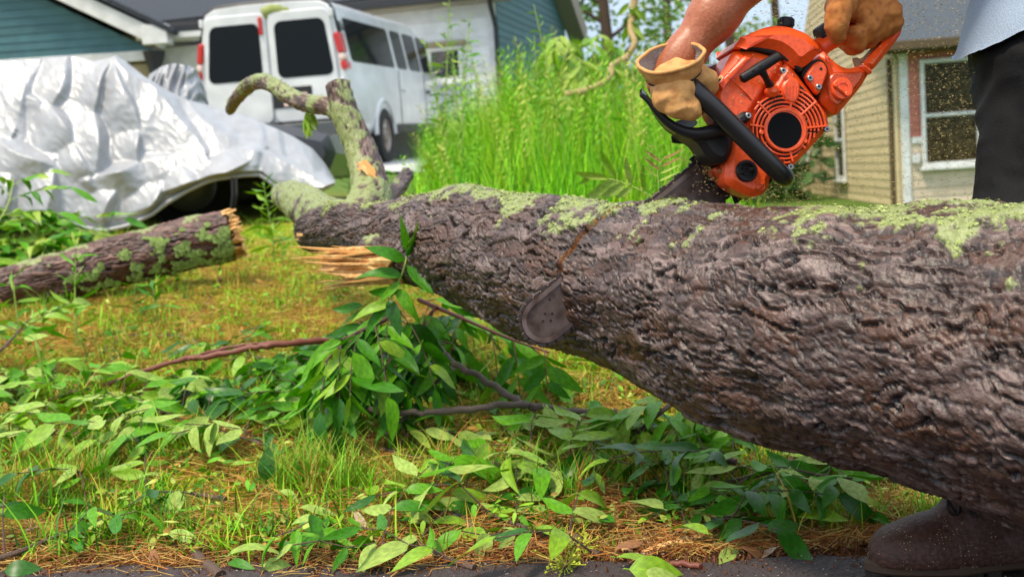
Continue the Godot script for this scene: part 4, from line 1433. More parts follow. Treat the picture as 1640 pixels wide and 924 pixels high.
func chainsaw() -> void:
	var dust := ntex(0.03, 41, [Color(0.90, 0.87, 0.84), Color(0.98, 0.98, 0.97), Color(1, 1, 1)], 512, 5)
	var scuff := ntex(0.02, 42, [Color(0.30, 0.30, 0.30), Color(0.44, 0.44, 0.44)], 512, 5)
	var orange := mat(lin(0.95, 0.098, 0.010), 1.0, {"tex": dust, "rtex": scuff, "scale": 7.0, "coat": 0.15, "coat_rough": 0.3})
	var orange_dirty := mat(lin(0.62, 0.085, 0.015), 1.0, {"tex": ntex(0.05, 43, [Color(0.75, 0.62, 0.5), Color(0.95, 0.9, 0.82), Color(1, 1, 1)], 512, 5), "rtex": scuff, "scale": 9.0})
	var black := mat(lin(0.014, 0.012, 0.013), 0.42, {"spec": 0.4, "tex": M.grain, "scale": 8.0})
	var rubber := mat(lin(0.017, 0.017, 0.018), 0.6)
	var shiny := mat(lin(0.014, 0.013, 0.013), 0.28, {"spec": 0.45})
	var inside := mat(lin(0.012, 0.010, 0.009), 0.85)
	var steel := mat(lin(0.33, 0.33, 0.33), 0.35, {"metal": 0.9})
	var barm := mat(lin(0.21, 0.155, 0.135), 0.4, {"metal": 0.5, "tex": ntex(0.012, 44, [Color(0.68, 0.6, 0.56), Color(0.9, 0.87, 0.85), Color(1, 1, 1)], 512, 5), "scale": 4.0})
	var chainm := mat(lin(0.07, 0.05, 0.045), 0.45, {"metal": 0.7})
	var sawdust := mat(lin(0.66, 0.44, 0.24), 0.95, {"bump": M.height, "cm": 0.3, "scale": 30.0})
	var s := thing("chainsaw", "orange chainsaw with black handles, its bar sunk into the fallen trunk", "chainsaw", saw_pos)
	s.basis = saw_basis
	# guide bar with rounded nose, groove rails and rivets
	var tip := sl(871, 513, 0.0)
	var root := sl(1185, 250, 0.0)
	var ax := (root - tip).normalized()
	var no := Vector2(-ax.y, ax.x)
	var R := 0.036
	var stad := func(r: float, n: int) -> Array:
		var o := []
		for k in n + 1:
			var a := PI * 0.5 + PI * k / n
			o.append(tip + ax * cos(a) * r + no * sin(a) * r)
		o.append(root - no * r)
		o.append(root + no * r)
		return o
	var g := G.new()
	g.prism(stad.call(R - 0.006, 16), -0.0022, 0.0022, 0.0006)
	var bar := put("guide_bar", g.auto_mesh(30), mat(lin(0.13, 0.092, 0.078), 0.42, {"metal": 0.45, "tex": barm.albedo_texture, "scale": 4.0}), s)
	for z in [0.0012, -0.0042]:
		g = G.new()
		var outer: Array = stad.call(R, 18)
		var inner: Array = stad.call(R - 0.0075, 18)
		for k in outer.size() - 2:
			for w in [[outer[k], outer[k + 1], inner[k + 1], inner[k]]]:
				g.prism(w, z, z + 0.003, 0.0)
		g.prism([outer[-2], inner[-2], inner[0 - 2], outer[-2] + ax * 0.0001], z, z + 0.003)
		g.prism([outer[0], inner[0], root + no * (R - 0.0075), root + no * R], z, z + 0.003)
		g.prism([outer[-3], inner[-3], root - no * (R - 0.0075), root - no * R], z, z + 0.003)
		put("groove_rail", g.auto_mesh(30), barm, bar)
	for q in [[0.010, 0.0], [0.020, 0.007], [0.020, -0.007], [0.029, 0.0], [0.04, 0.02]]:
		g = G.new()
		g.lathe(Vector3(tip.x + ax.x * (q[0] - 0.012) + no.x * q[1], tip.y + ax.y * (q[0] - 0.012) + no.y * q[1], 0.0021), Vector3.BACK, cyl(0.0022, 0.0008, 0.0003), 10)
		put("rivet", g.auto_mesh(), inside, bar)
	g = G.new()
	var band := []
	for k in 19:
		var a := PI * 0.5 + PI * k / 18.0
		band.append(Vector3(tip.x + (ax.x * cos(a) + no.x * sin(a)) * (R + 0.002), tip.y + (ax.y * cos(a) + no.y * sin(a)) * (R + 0.002), 0))
	band.push_front(Vector3(root.x + no.x * (R + 0.002), root.y + no.y * (R + 0.002), 0))
	band.append(Vector3(root.x - no.x * (R + 0.002), root.y - no.y * (R + 0.002), 0))
	g.tube(band, [0.0024], 6)
	var chain := put("chain", g.auto_mesh(), chainm, s)
	var lm := []
	for v in 2:
		g = G.new()
		g.prism([Vector2(-0.0065, -0.003), Vector2(0.0065, -0.003), Vector2(0.0068, 0.002), Vector2(0.003, 0.0055 if v == 0 else 0.0025), Vector2(0.001, 0.0025), Vector2(-0.002, 0.0045 if v == 0 else 0.0022), Vector2(-0.0065, 0.002)], -0.003, 0.003, 0.0006)
		lm.append(g.auto_mesh())
	var L := (root - tip).length()
	var arcl := PI * (R + 0.003)
	var total := 2.0 * L + arcl
	var nl := int(total / 0.0155)
	for k in nl:
		var u := total * (k + 0.5) / nl
		var p: Vector2
		var tdir: Vector2
		if u < L:
			p = root + no * (R + 0.003) - ax * u; tdir = -ax
		elif u < L + arcl:
			var a := PI * 0.5 + (u - L) / (R + 0.003)
			p = tip + (ax * cos(a) + no * sin(a)) * (R + 0.003); tdir = -ax * sin(a) + no * cos(a)
		else:
			p = root - no * (R + 0.003) - ax * (L - (u - L - arcl)); tdir = ax
		var ln := put("chain_link", lm[k % 2], chainm, chain)
		var nrm2 := Vector2(tdir.y, -tdir.x)
		if nrm2.dot(p - tip - ax * clampf((p - tip).dot(ax), 0, L)) < 0: nrm2 = -nrm2
		ln.transform = Transform3D(Basis(Vector3(tdir.x, tdir.y, 0), Vector3(nrm2.x, nrm2.y, 0), Vector3(tdir.x, tdir.y, 0).cross(Vector3(nrm2.x, nrm2.y, 0))), Vector3(p.x, p.y, 0))
	# clutch side and engine block, dark, behind everything
	piece(s, "engine_block", [[1180, 90], [1258, 62], [1310, 100], [1322, 170], [1262, 258], [1235, 296], [1172, 296], [1158, 240], [1165, 170]], -0.012, 0.062, 0.006, inside)
	piece(s, "clutch_cover", [[1178, 190], [1240, 150], [1300, 170], [1300, 230], [1240, 290], [1185, 300], [1162, 270]], -0.055, -0.012, 0.012, orange)
	piece(s, "muffler", [[1138, 222], [1170, 190], [1180, 245], [1160, 265], [1142, 250]], 0.0, 0.06, 0.006, black)
	# bucking spikes
	piece(s, "bumper_spike", [[1105, 255], [1112, 248], [1130, 251], [1146, 258], [1150, 285], [1138, 300], [1134, 286], [1141, 279], [1128, 277], [1127, 268], [1120, 264]], 0.008, 0.014, 0.0008, inside, 20.0, false)
	piece(s, "bumper_spike", [[1170, 298], [1188, 300], [1198, 312], [1180, 327], [1176, 318]], 0.008, 0.016, 0.0008, inside, 20.0, false)
	# lower tank with oil cap
	piece(s, "oil_tank", [[1170, 214], [1200, 196], [1262, 262], [1258, 278], [1236, 284], [1237, 298], [1226, 311], [1208, 315], [1186, 306], [1164, 292], [1166, 262]], 0.03, 0.092, 0.011, orange)
	piece(s, "tank_lip", [[1143, 272], [1154, 264], [1166, 268], [1196, 296], [1192, 306], [1164, 297]], 0.018, 0.06, 0.006, orange_dirty)
	disc(s, "bolt", 1157, 274, 0.06, cyl(0.0055, 0.003, 0.001), mat(lin(0.25, 0.18, 0.06), 0.5, {"metal": 0.6}), 8)
	var cap := disc(s, "oil_cap", 1195, 274, 0.089, [Vector2(0.0175, 0), Vector2(0.0175, 0.006), Vector2(0.0155, 0.009), Vector2(0.012, 0.009), Vector2(0.0115, 0.006), Vector2(0, 0.006)], black)
	g = G.new()
	var oc := sl3(1195, 274, 0.0965)
	g.box(oc, Vector3(0.027, 0.006, 0.006), 0.0015, Basis(Vector3.BACK, 0.25))
	put("grip_bar", g.auto_mesh(), black, cap)
	g = G.new()
	g.lathe(oc + Vector3(0, 0, -0.001), Vector3.BACK, [Vector2(0.006, 0), Vector2(0.006, 0.0055), Vector2(0.0045, 0.0055), Vector2(0.0045, 0.003), Vector2(0, 0.003)], 14)
	put("cap_hub", g.auto_mesh(), black, cap)
	# small moulded chain oil mark, a drop with strokes
	var mark := []
	for q in [[1210, 291], [1213, 296], [1210, 300], [1214, 303], [1220, 305], [1226, 300], [1224, 294], [1218, 296], [1216, 292]]: mark.append(sl3(q[0], q[1], 0.0925))
	rod(s, "moulded_mark", mark, [0.0007], orange_dirty, 5)
	# front housing panel: three facets running up to the top cover
	piece(s, "front_housing", [[1178, 78], [1216, 80], [1248, 90], [1262, 97], [1213, 172], [1198, 206], [1172, 216], [1166, 200], [1150, 182], [1141, 152], [1150, 132]], 0.012, 0.098, 0.012, orange)
	piece(s, "housing_ridge", [[1196, 84], [1213, 88], [1173, 128], [1148, 146], [1158, 126]], 0.09, 0.104, 0.008, orange)
	rod(s, "housing_seam", [sl3(1143, 153, 0.098), sl3(1168, 124, 0.1035), sl3(1196, 150, 0.0995), sl3(1205, 160, 0.0990)], [0.0011], orange_dirty, 5)
	var stick := piece(s, "warning_label", [[1140, 138], [1156, 120], [1160, 124], [1146, 147]], 0.0945, 0.0992, 0.0002, mat(lin(0.75, 0.72, 0.6), 0.5), 20.0, false)
	piece(stick, "label_field", [[1144, 134], [1155, 121], [1158, 124], [1148, 138]], 0.0992, 0.0996, 0.0, mat(lin(0.75, 0.48, 0.02), 0.5), 20.0, false)
	piece(stick, "label_sign", [[1149, 130], [1154, 124], [1156, 127], [1151, 133]], 0.0996, 0.0999, 0.0, inside, 20.0, false)
	# starter cover: rim, dark grille floor, vent ribs, disc
	var cover := piece(s, "starter_cover", [[1262, 96], [1271, 104], [1328, 180], [1332, 196], [1326, 210], [1270, 270], [1258, 270], [1196, 208], [1212, 172], [1226, 152], [1240, 130]], 0.045, 0.097, 0.010, orange)
	piece(cover, "grille_floor", [[1229, 153], [1252, 148], [1262, 160], [1282, 133], [1323, 187], [1322, 200], [1262, 262], [1202, 208], [1214, 174]], 0.0965, 0.0978, 0.0, inside)
	var area := PackedVector2Array(outline([[1226, 151], [1252, 142], [1264, 148], [1283, 131], [1326, 186], [1325, 202], [1262, 265], [1199, 208], [1211, 172]], 0.1015))
	var hub := sl(1257, 208.5, 0.1015)
	for ring in range(0, 9):
		var r := 0.0375 + ring * 0.0062
		var run := []
		for k in 121:
			var a := TAU * k / 120.0
			var q := hub + Vector2(cos(a), sin(a)) * r
			if Geometry2D.is_point_in_polygon(q, area) and k < 120:
				run.append(a)
			else:
				if run.size() > 3:
					g = G.new()
					for j in run.size() - 1:
						var d0 := Vector2(cos(run[j]), sin(run[j]))
						var d1 := Vector2(cos(run[j + 1]), sin(run[j + 1]))
						g.prism([hub + d0 * (r - 0.0014), hub + d0 * (r + 0.0014), hub + d1 * (r + 0.0014), hub + d1 * (r - 0.0014)], 0.097, 0.1014 + 0.0002 * (ring % 2), 0.0006)
					put("vent_rib", g.auto_mesh(30), orange, cover)
				run = []
	for a in [0.12, 0.72, 1.30, 2.35, 3.0, 3.62, 4.25, 5.0, 5.62]:
		var d := Vector2(cos(a), sin(a))
		var r1 := 0.034
		while r1 < 0.1 and Geometry2D.is_point_in_polygon(hub + d * r1, area): r1 += 0.002
		if r1 < 0.044: continue
		g = G.new()
		var w := Vector2(-d.y, d.x) * 0.0016
		g.prism([hub + d * 0.032 - w, hub + d * r1 - w, hub + d * r1 + w, hub + d * 0.032 + w], 0.097, 0.1022, 0.0006)
		put("vent_spoke", g.auto_mesh(30), orange, cover)
	piece(cover, "solid_tongue", [[1252, 138], [1266, 120], [1283, 128], [1283, 150], [1276, 166], [1262, 163], [1254, 152]], 0.096, 0.1035, 0.003, orange)
	for k in 4:
		piece(cover, "tongue_rib", [[1260 + k * 5, 132 + k * 2], [1261.5 + k * 5, 132 + k * 2], [1261 + k * 5, 160], [1259.5 + k * 5, 160]], 0.1033, 0.1045, 0.0004, orange, 30, false)
	disc(cover, "disc_rim", 1257, 208.5, 0.097, [Vector2(0.0345, 0), Vector2(0.0345, 0.006), Vector2(0.033, 0.0072), Vector2(0.0295, 0.0072), Vector2(0.0285, 0.006), Vector2(0, 0.0055)], orange, 40)
	disc(cover, "dark_disc", 1257, 208.5, 0.103, cyl(0.0282, 0.0012, 0.0004), mat(lin(0.007, 0.007, 0.008), 0.7, {"tex": M.fine, "scale": 30.0, "spec": 0.2}), 40)
	for q in [[1220, 212], [1290, 226]]: disc(cover, "boss", q[0], q[1], 0.1, cyl(0.0042, 0.0035, 0.0014), orange, 10)
	for q in [[1287, 189]]: disc(cover, "rusty_boss", q[0], q[1], 0.1, cyl(0.004, 0.003, 0.001), orange_dirty, 10)
	# pull cord handle
	g = G.new()
	var t0 := sl3(1188, 127, 0.128)
	var t1 := sl3(1249, 89, 0.128)
	g.tube([t0, t0.lerp(t1, 0.03), t0.lerp(t1, 0.3), t0.lerp(t1, 0.5), t0.lerp(t1, 0.7), t0.lerp(t1, 0.97), t1], [0.0055, 0.0078, 0.0085, 0.0092, 0.0085, 0.0075, 0.005], 10)
	var pull := put("pull_handle", g.auto_mesh(45), black, s)
	rod(pull, "stem", [sl3(1217, 110, 0.128), sl3(1224, 118, 0.126), sl3(1229, 128, 0.115), sl3(1236, 139, 0.1)], [0.0085, 0.0058, 0.005, 0.0075], black, 10)
	for q in [[1208, 112.5], [1219, 106]]:
		g = G.new()
		g.box(sl3(q[0], q[1], 0.1362), Vector3(0.006, 0.004, 0.003), 0.001, Basis(Vector3.BACK, 0.55))
		put("grip_notch", g.auto_mesh(), inside, pull)
	piece(s, "cord_guide", [[1229, 141], [1246, 131], [1254, 146], [1244, 155], [1233, 152]], 0.09, 0.112, 0.006, orange)
	# top cover with its knob
	piece(s, "top_cover", [[1180, 73], [1187, 63], [1200, 53], [1228, 41], [1246, 37], [1271, 39], [1300, 50], [1316, 66], [1322, 77], [1311, 91], [1290, 108], [1272, 104], [1262, 91], [1246, 80], [1214, 75], [1184, 75]], -0.012, 0.108, 0.016, orange)
	piece(s, "cover_gap", [[1186, 74], [1214, 74], [1247, 79], [1264, 90], [1288, 110], [1284, 114], [1258, 95], [1240, 86], [1214, 80], [1190, 80]], 0.0, 0.0955, 0.002, inside, 30, false)
	var kn := sl3(1259, 44, 0.045)
	g = G.new()
	g.lathe(kn, Vector3(0.08, 1, 0).normalized(), [Vector2(0.0115, 0), Vector2(0.0125, 0.002), Vector2(0.0125, 0.013), Vector2(0.011, 0.0155), Vector2(0, 0.0155)], 18)
	var knob := put("cover_knob", g.auto_mesh(35), black, s)
	for k in 18:
		var a := TAU * k / 18.0
		g = G.new()
		g.box(kn + Vector3(0.0127 * cos(a) + 0.0006, 0.0075, 0.0127 * sin(a)), Vector3(0.0014, 0.011, 0.0014), 0.0)
		put("knurl", g.auto_mesh(), black, knob)
	# side plate with screws
	piece(s, "plate_pocket", [[1284, 118], [1297, 99], [1313, 93], [1324, 98], [1330, 112], [1315, 155], [1310, 152]], 0.05, 0.091, 0.004, inside)
	var plate := piece(s, "side_plate", [[1290, 122], [1304, 103], [1313, 97], [1322, 100], [1328, 112], [1325, 122], [1313, 154]], 0.085, 0.100, 0.003, orange)
	disc(plate, "hole", 1316, 110, 0.1, cyl(0.0024, 0.0006, 0.0002), inside, 12)
	var screws := [[1255, 113, 0.103], [1298, 125, 0.1], [1312, 139, 0.1], [1325, 207, 0.097], [1267, 267, 0.097], [1199, 185, 0.108]]
	for q in screws:
		var sc := disc(s, "screw", q[0], q[1], q[2], [Vector2(0.0048, -0.002), Vector2(0.0048, 0.0022), Vector2(0.004, 0.003), Vector2(0.0022, 0.003), Vector2(0.002, 0.001), Vector2(0, 0.001)], steel, 14)
		disc(sc, "socket", q[0], q[1], q[2] + 0.0012, cyl(0.0019, 0.0003, 0.0001), inside, 6)
	# rear tank and handle
	piece(s, "rear_tank", [[1312, 93], [1325, 77], [1336, 91], [1350, 103], [1366, 108], [1386, 101], [1399, 113], [1384, 138], [1345, 184], [1336, 178], [1316, 158], [1328, 122]], 0.012, 0.090, 0.012, orange)
	piece(s, "tank_panel", [[1326, 130], [1336, 114], [1366, 116], [1385, 112], [1384, 126], [1344, 172], [1330, 160]], 0.088, 0.093, 0.003, orange_dirty)
	piece(s, "tank_rib", [[1386, 100], [1401, 112], [1396, 120], [1382, 106]], 0.01, 0.0935, 0.004, orange)
	var fc := disc(s, "fuel_cap", 1348, 143, 0.091, [Vector2(0.0175, 0), Vector2(0.0175, 0.006), Vector2(0.0155, 0.0085), Vector2(0.009, 0.0085), Vector2(0.0085, 0.007), Vector2(0, 0.007)], orange, 28)
	g = G.new()
	var fcc := sl3(1348, 143, 0.101)
	g.box(fcc, Vector3(0.031, 0.007, 0.006), 0.002, Basis(Vector3.BACK, -0.62))
	put("grip_bar", g.auto_mesh(), orange, fc)
	for e in [-1.0, 1.0]:
		g = G.new()
		g.lathe(fcc + Basis(Vector3.BACK, -0.62) * Vector3(e * 0.012, 0, 0), Vector3.BACK, cyl(0.0042, 0.004, 0.001), 10)
		put("cap_lug", g.auto_mesh(), orange, fc)
	# rear handle loop
	piece(s, "handle_loop", [[1384, 102], [1400, 114], [1446, 56], [1450, 45], [1447, 35], [1426, 20], [1414, 14], [1409, 27], [1421, 37], [1430, 42], [1432, 49], [1428, 55]], 0.030, 0.072, 0.008, orange)
	g = G.new()
	var lp := [sl3(1372, 108, 0.05), sl3(1386, 99, 0.05), sl3(1408, 75, 0.05), sl3(1426, 55, 0.05), sl3(1431, 46, 0.05)]
	g.tube(catmull(lp, 8), [0.010, 0.015, 0.0165, 0.015, 0.0155, 0.0145, 0.012, 0.008], 8, 0.30, Vector3.BACK)
	wrinkle(g, func(p): return 0.0012 * n1.get_noise_3d(p.x * 160, p.y * 160, p.z * 160))
	put("sawdust_crust", g.smooth_mesh(), sawdust, s)
	rod(s, "rear_grip", catmull([sl3(1312, 78, 0.052), sl3(1330, 66, 0.052), sl3(1360, 52, 0.052), sl3(1395, 36, 0.052), sl3(1422, 26, 0.052)], 4), [0.018, 0.0165, 0.015], orange, 14)
	rod(s, "grip_rubber", catmull([sl3(1311, 58, 0.052), sl3(1330, 46, 0.052), sl3(1360, 33, 0.052), sl3(1395, 19, 0.052), sl3(1416, 14, 0.052)], 4), [0.013, 0.0135], rubber, 12)
	piece(s, "throttle_trigger", [[1362, 66], [1380, 60], [1378, 72], [1366, 80]], 0.045, 0.06, 0.003, black)
	# front handle bar: runs over the top, down our side and under the body
	var hp := [sl3(1212, 100, -0.045), sl3(1188, 112, -0.05), sl3(1168, 114, -0.035), sl3(1140, 117, 0.015), sl3(1112, 120, 0.06), sl3(1100, 127, 0.092), sl3(1104, 135, 0.115), sl3(1122, 151, 0.130), sl3(1150, 178, 0.135), sl3(1200, 228, 0.135), sl3(1236, 264, 0.132), sl3(1254, 281, 0.122), sl3(1258, 284, 0.10), sl3(1252, 278, 0.07)]
	rod(s, "front_handle", catmull(hp, 6), [0.0148], shiny, 16)
	piece(s, "handle_bracket", [[1170, 192], [1194, 176], [1206, 180], [1206, 192], [1188, 202], [1178, 204]], 0.09, 0.108, 0.006, black)
	# hand guard: a bent plate across the saw with a raised near edge
	var prof := [[1026, 151], [1040, 162], [1058, 184], [1076, 200], [1096, 210], [1118, 214], [1142, 210], [1166, 202]]
	g = G.new()
	var ppts := []
	for q in prof: ppts.append(sl3(q[0], q[1], 0.11))
	ppts = catmull(ppts, 6)
	for k in ppts.size():
		var a: Vector3 = ppts[k]
		var tn: Vector3 = (ppts[mini(k + 1, ppts.size() - 1)] - ppts[maxi(k - 1, 0)]).normalized()
		var nn := Vector3(-tn.y, tn.x, 0) * 0.0028
		var z0 := -0.04 + 0.02 * (1.0 - float(k) / ppts.size())
		var sh := Vector2(0.034, 0.030) * (1.0 - 0.75 * float(k) / ppts.size())
		for q in [[nn.x, nn.y, 0.112], [nn.x + sh.x, nn.y + sh.y, z0], [-nn.x + sh.x, -nn.y + sh.y, z0], [-nn.x, -nn.y, 0.112]]:
			g.p(Vector3(a.x + q[0], a.y + q[1], q[2]))
	for k in ppts.size() - 1:
		for j in 4:
			g.q(k * 4 + j, k * 4 + (j + 1) % 4, (k + 1) * 4 + (j + 1) % 4, (k + 1) * 4 + j)
	var guard := put("hand_guard", g.auto_mesh(40), shiny, s)
	g = G.new()
	g.tube(ppts, ramp([0.003, 0.0055, 0.007, 0.0085, 0.0105, 0.012], ppts.size()), 9)
	put("guard_lip", g.auto_mesh(50), black, guard)
	g = G.new()
	var web := []
	for k in ppts.size(): web.append(ppts[k] + Vector3(0.034, 0.030, 0) * (1.0 - 0.75 * float(k) / ppts.size()) + Vector3(0, 0, -0.13))
	g.tube(web, ramp([0.003, 0.006, 0.007], web.size()), 8)
	put("far_lip", g.auto_mesh(50), black, guard)
	piece(guard, "guard_mount", [[1088, 208], [1118, 212], [1150, 206], [1176, 196], [1178, 236], [1166, 262], [1146, 258], [1132, 246], [1122, 228]], 0.03, 0.1, 0.01, black)
	piece(guard, "scraped_patch", [[1078, 196], [1090, 191], [1112, 190], [1120, 196], [1110, 205], [1096, 207], [1084, 203]], 0.045, 0.049, 0.001, mat(lin(0.35, 0.38, 0.40), 0.5, {"metal": 0.3}))
	# chips of sawdust stuck on the saw
	var xf := []
	var cols := []
	for k in 800:
		var q := [rnd(1110, 1200), rnd(240, 316), rnd(0.02, 0.062)] if k < 150 else [rnd(1140, 1440), rnd(40, 310), 0.0985]
		var pt := sl3(q[0], q[1], q[2])
		if k >= 150 and not Geometry2D.is_point_in_polygon(Vector2(q[0], q[1]), PackedVector2Array([Vector2(1182, 82), Vector2(1260, 98), Vector2(1326, 185), Vector2(1262, 264), Vector2(1200, 205), Vector2(1150, 150)])): continue
		xf.append(Transform3D(Basis.from_euler(Vector3(rnd(-3, 3), rnd(-3, 3), rnd(-3, 3))).scaled(Vector3.ONE * rnd(0.3, 0.8)), pt))
		var br := rnd(0.6, 1.1)
		cols.append(Color(0.72 * br, 0.52 * br, 0.24 * br))
	many("sawdust_specks", chip_mesh(), M.chip, xf, cols, s)
	# the mat of shavings where the chain enters the body
	xf = []
	cols = []
	for k in 500:
		var u := rnd(0.0, 1.0)
		var pt := sl3(lerpf(1128, 1200, u) + rng.randfn(0, 5), lerpf(268, 316, u) + rng.randfn(0, 6), rnd(0.004, 0.05))
		xf.append(Transform3D(Basis.from_euler(Vector3(rnd(-3, 3), rnd(-3, 3), rnd(-3, 3))).scaled(Vector3.ONE * rnd(0.4, 1.1)), pt))
		var br := rnd(0.4, 1.1)
		cols.append(Color(0.42 * br, 0.25 * br, 0.08 * br))
	many("shavings", chip_mesh(), M.chip, xf, cols, s)

func chip_mesh() -> ArrayMesh:
	var g := G.new()
	g.box(Vector3.ZERO, Vector3(0.0045, 0.0008, 0.0018), 0.0)
	return g.auto_mesh(10)
# ---------------------------------------------------------------- the operator
func cap(a: Vector3, b: Vector3, ra: float, rb: float) -> Array:
	return [a, b, ra, rb]
func operator() -> void:
	var skin := mat(lin(0.42, 0.135, 0.055), 0.42, {"tex": ntex(0.05, 51, [Color(0.88, 0.80, 0.76), Color(1, 1, 1)], 512, 5), "scale": 5.0, "bump": M.height, "cm": 0.03, "sss": 0.06})
	var denim := mat(lin(0.42, 0.52, 0.66), 0.85, {"tex": M.fine, "scale": 14.0, "rim": 0.2, "bump": M.height, "cm": 0.03})
	var black := mat(lin(0.0075, 0.0075, 0.0085), 0.75, {"tex": M.fine, "scale": 8.0, "spec": 0.3, "rim": 0.12, "bump": M.height, "cm": 0.03})
	var leather := mat(lin(0.66, 0.34, 0.11), 0.75, {"tex": ntex(0.025, 52, [Color(0.84, 0.78, 0.72), Color(0.96, 0.95, 0.93), Color(1, 1, 1)], 512, 5), "scale": 4.0, "bump": M.height, "cm": 0.03})
	var dark_leather := mat(lin(0.50, 0.18, 0.030), 0.75, {"tex": ntex(0.03, 53, [Color(0.80, 0.72, 0.66), Color(0.96, 0.94, 0.92), Color(1, 1, 1)], 512, 5), "scale": 4.0, "bump": M.height, "cm": 0.03})
	var lining := mat(lin(0.46, 0.40, 0.38), 0.95, {"tex": M.fine, "scale": 14.0, "bump": M.height, "cm": 0.3, "rim": 0.3})
	var boot_m := mat(lin(0.105, 0.042, 0.024), 0.62, {"tex": ntex(0.04, 54, [Color(0.6, 0.55, 0.52), Color(1, 1, 1)], 512, 5), "scale": 6.0, "bump": M.height, "cm": 0.06})
	var sole_m := mat(lin(0.03, 0.018, 0.013), 0.8, {"tex": M.fine, "scale": 9.0})
	var hair := mat(lin(0.03, 0.02, 0.012), 0.7)
	var foot := on_y(1455, 915, 0.02)
	var p := thing("person", "person in black trousers and pale blue shirt bending over the trunk with the chainsaw", "person", Vector3(foot.x + 0.15, 0, foot.z))
	var o := p.position
	var R := func(v: Vector3) -> Vector3: return v - o
	# joints, in the world
	var ankle := Vector3(foot.x + 0.165, 0.12, foot.z - 0.01)
	var knee := at(1662, 395, 1.80)
	var hip := at(1688, 92, 1.86)
	var hip2 := hip + Vector3(0.10, 0.02, -0.26)
	var knee2 := Vector3(hip2.x + 0.02, 0.50, hip2.z - 0.05)
	var ankle2 := Vector3(hip2.x + 0.13, 0.12, hip2.z - 0.04)
	var pelvis := (hip + hip2) * 0.5 + Vector3(0.045, 0.10, 0)
	var waist := pelvis + Vector3(-0.01, 0.17, 0)
	var chest := waist + Vector3(-0.27, 0.16, 0)
	var neck := chest + Vector3(-0.13, 0.13, 0.0)
	var head := neck + Vector3(-0.12, 0.07, 0.01)
	var shl := chest + Vector3(-0.09, 0.07, 0.19)
	var shr := chest + Vector3(-0.05, 0.07, -0.19)
	var wl := sw(1092, 92, 0.07)              # left wrist
	var el := sw(1238, -98, 0.08)
	var wr := sw(1372, -32, 0.055)
	var er := (shr + wr) * 0.5 + Vector3(0.10, 0.02, -0.10)
	# skin: one continuous body; clothing goes over it
	var sk := [
		cap(wl, wl.lerp(el, 0.35), 0.028, 0.035), cap(wl.lerp(el, 0.35), wl.lerp(el, 0.75), 0.035, 0.043), cap(wl.lerp(el, 0.75), el, 0.043, 0.040), cap(el, shl, 0.042, 0.055),
		cap(wl, wl + (wl - el).normalized() * 0.05, 0.027, 0.026),
		cap(wr, wr.lerp(er, 0.6), 0.029, 0.042), cap(wr.lerp(er, 0.6), er, 0.042, 0.04), cap(er, shr, 0.042, 0.055),
		cap(shl, chest, 0.06, 0.10), cap(shr, chest, 0.06, 0.10), cap(chest, waist, 0.11, 0.11), cap(waist, pelvis, 0.11, 0.12),
		cap(chest, neck, 0.08, 0.058), cap(neck, head, 0.056, 0.06),
		cap(hip, knee, 0.075, 0.052), cap(knee, ankle, 0.05, 0.036), cap(hip2, knee2, 0.075, 0.052), cap(knee2, ankle2, 0.05, 0.036), cap(pelvis, hip, 0.1, 0.08), cap(pelvis, hip2, 0.1, 0.08)]
	for k in sk: k[0] = R.call(k[0]); k[1] = R.call(k[1])
	var g := nets(sk, 0.012, 0.03)
	wrinkle(g, func(q): return 0.0015 * n1.get_noise_3d(q.x * 30, q.y * 30, q.z * 30))
	# head on a finer grid, looking down at the cut
	var f := Vector3(-0.78, -0.62, 0.05).normalized()
	var u := Vector3(-0.62, 0.78, 0.0).normalized()
	var s := f.cross(u).normalized()
	var hc: Vector3 = R.call(head) + u * 0.045
	var hd := [cap(hc + u * 0.03 - f * 0.02, hc + u * 0.03 + f * 0.015, 0.078, 0.076), cap(hc - u * 0.06 + f * 0.035, hc + u * 0.0 + f * 0.04, 0.042, 0.058), cap(hc - u * 0.085 + f * 0.055, hc - u * 0.07 + f * 0.05, 0.022, 0.03), cap(R.call(neck), hc - u * 0.02 - f * 0.015, 0.055, 0.058),
		cap(hc + u * 0.005 + f * 0.088, hc - u * 0.028 + f * 0.112, 0.008, 0.012), cap(hc + u * 0.022 + f * 0.086 - s * 0.045, hc + u * 0.022 + f * 0.086 + s * 0.045, 0.011, 0.011),
		cap(hc - u * 0.058 + f * 0.092 - s * 0.02, hc - u * 0.058 + f * 0.092 + s * 0.02, 0.007, 0.007), cap(hc - u * 0.069 + f * 0.089 - s * 0.017, hc - u * 0.069 + f * 0.089 + s * 0.017, 0.008, 0.008)]
	for e in [-1.0, 1.0]:
		hd.append(cap(hc + s * e * 0.079 + u * 0.02 - f * 0.012, hc + s * e * 0.076 - u * 0.03 - f * 0.002, 0.013, 0.008))
		hd.append(cap(hc + s * e * 0.046 - u * 0.02 + f * 0.066, hc + s * e * 0.05 - u * 0.022 + f * 0.05, 0.02, 0.02))
	var gh := nets(hd, 0.004, 0.012)
	var base := g.v.size()
	for k in gh.v.size(): g.p(gh.v[k])
	for k in gh.i: g.i.append(k + base)
	var skin_mesh := put("body", g.smooth_mesh(), skin, p)
	var arm_xf := []
	var arm_cols := []
	var av: Vector3 = R.call(wl)
	for k in g.v.size():
		var q: Vector3 = g.v[k]
		if q.distance_to(av) < 0.26 and rng.randf() < 0.12:
			arm_xf.append(Transform3D(Basis.from_euler(Vector3(rnd(-3, 3), rnd(-3, 3), rnd(-3, 3))).scaled(Vector3.ONE * rnd(0.15, 0.4)), q + (q - R.call(wl.lerp(el, 0.3))).normalized() * 0.001))
			arm_cols.append(Color(0.6, 0.42, 0.2) * rnd(0.6, 1.1))
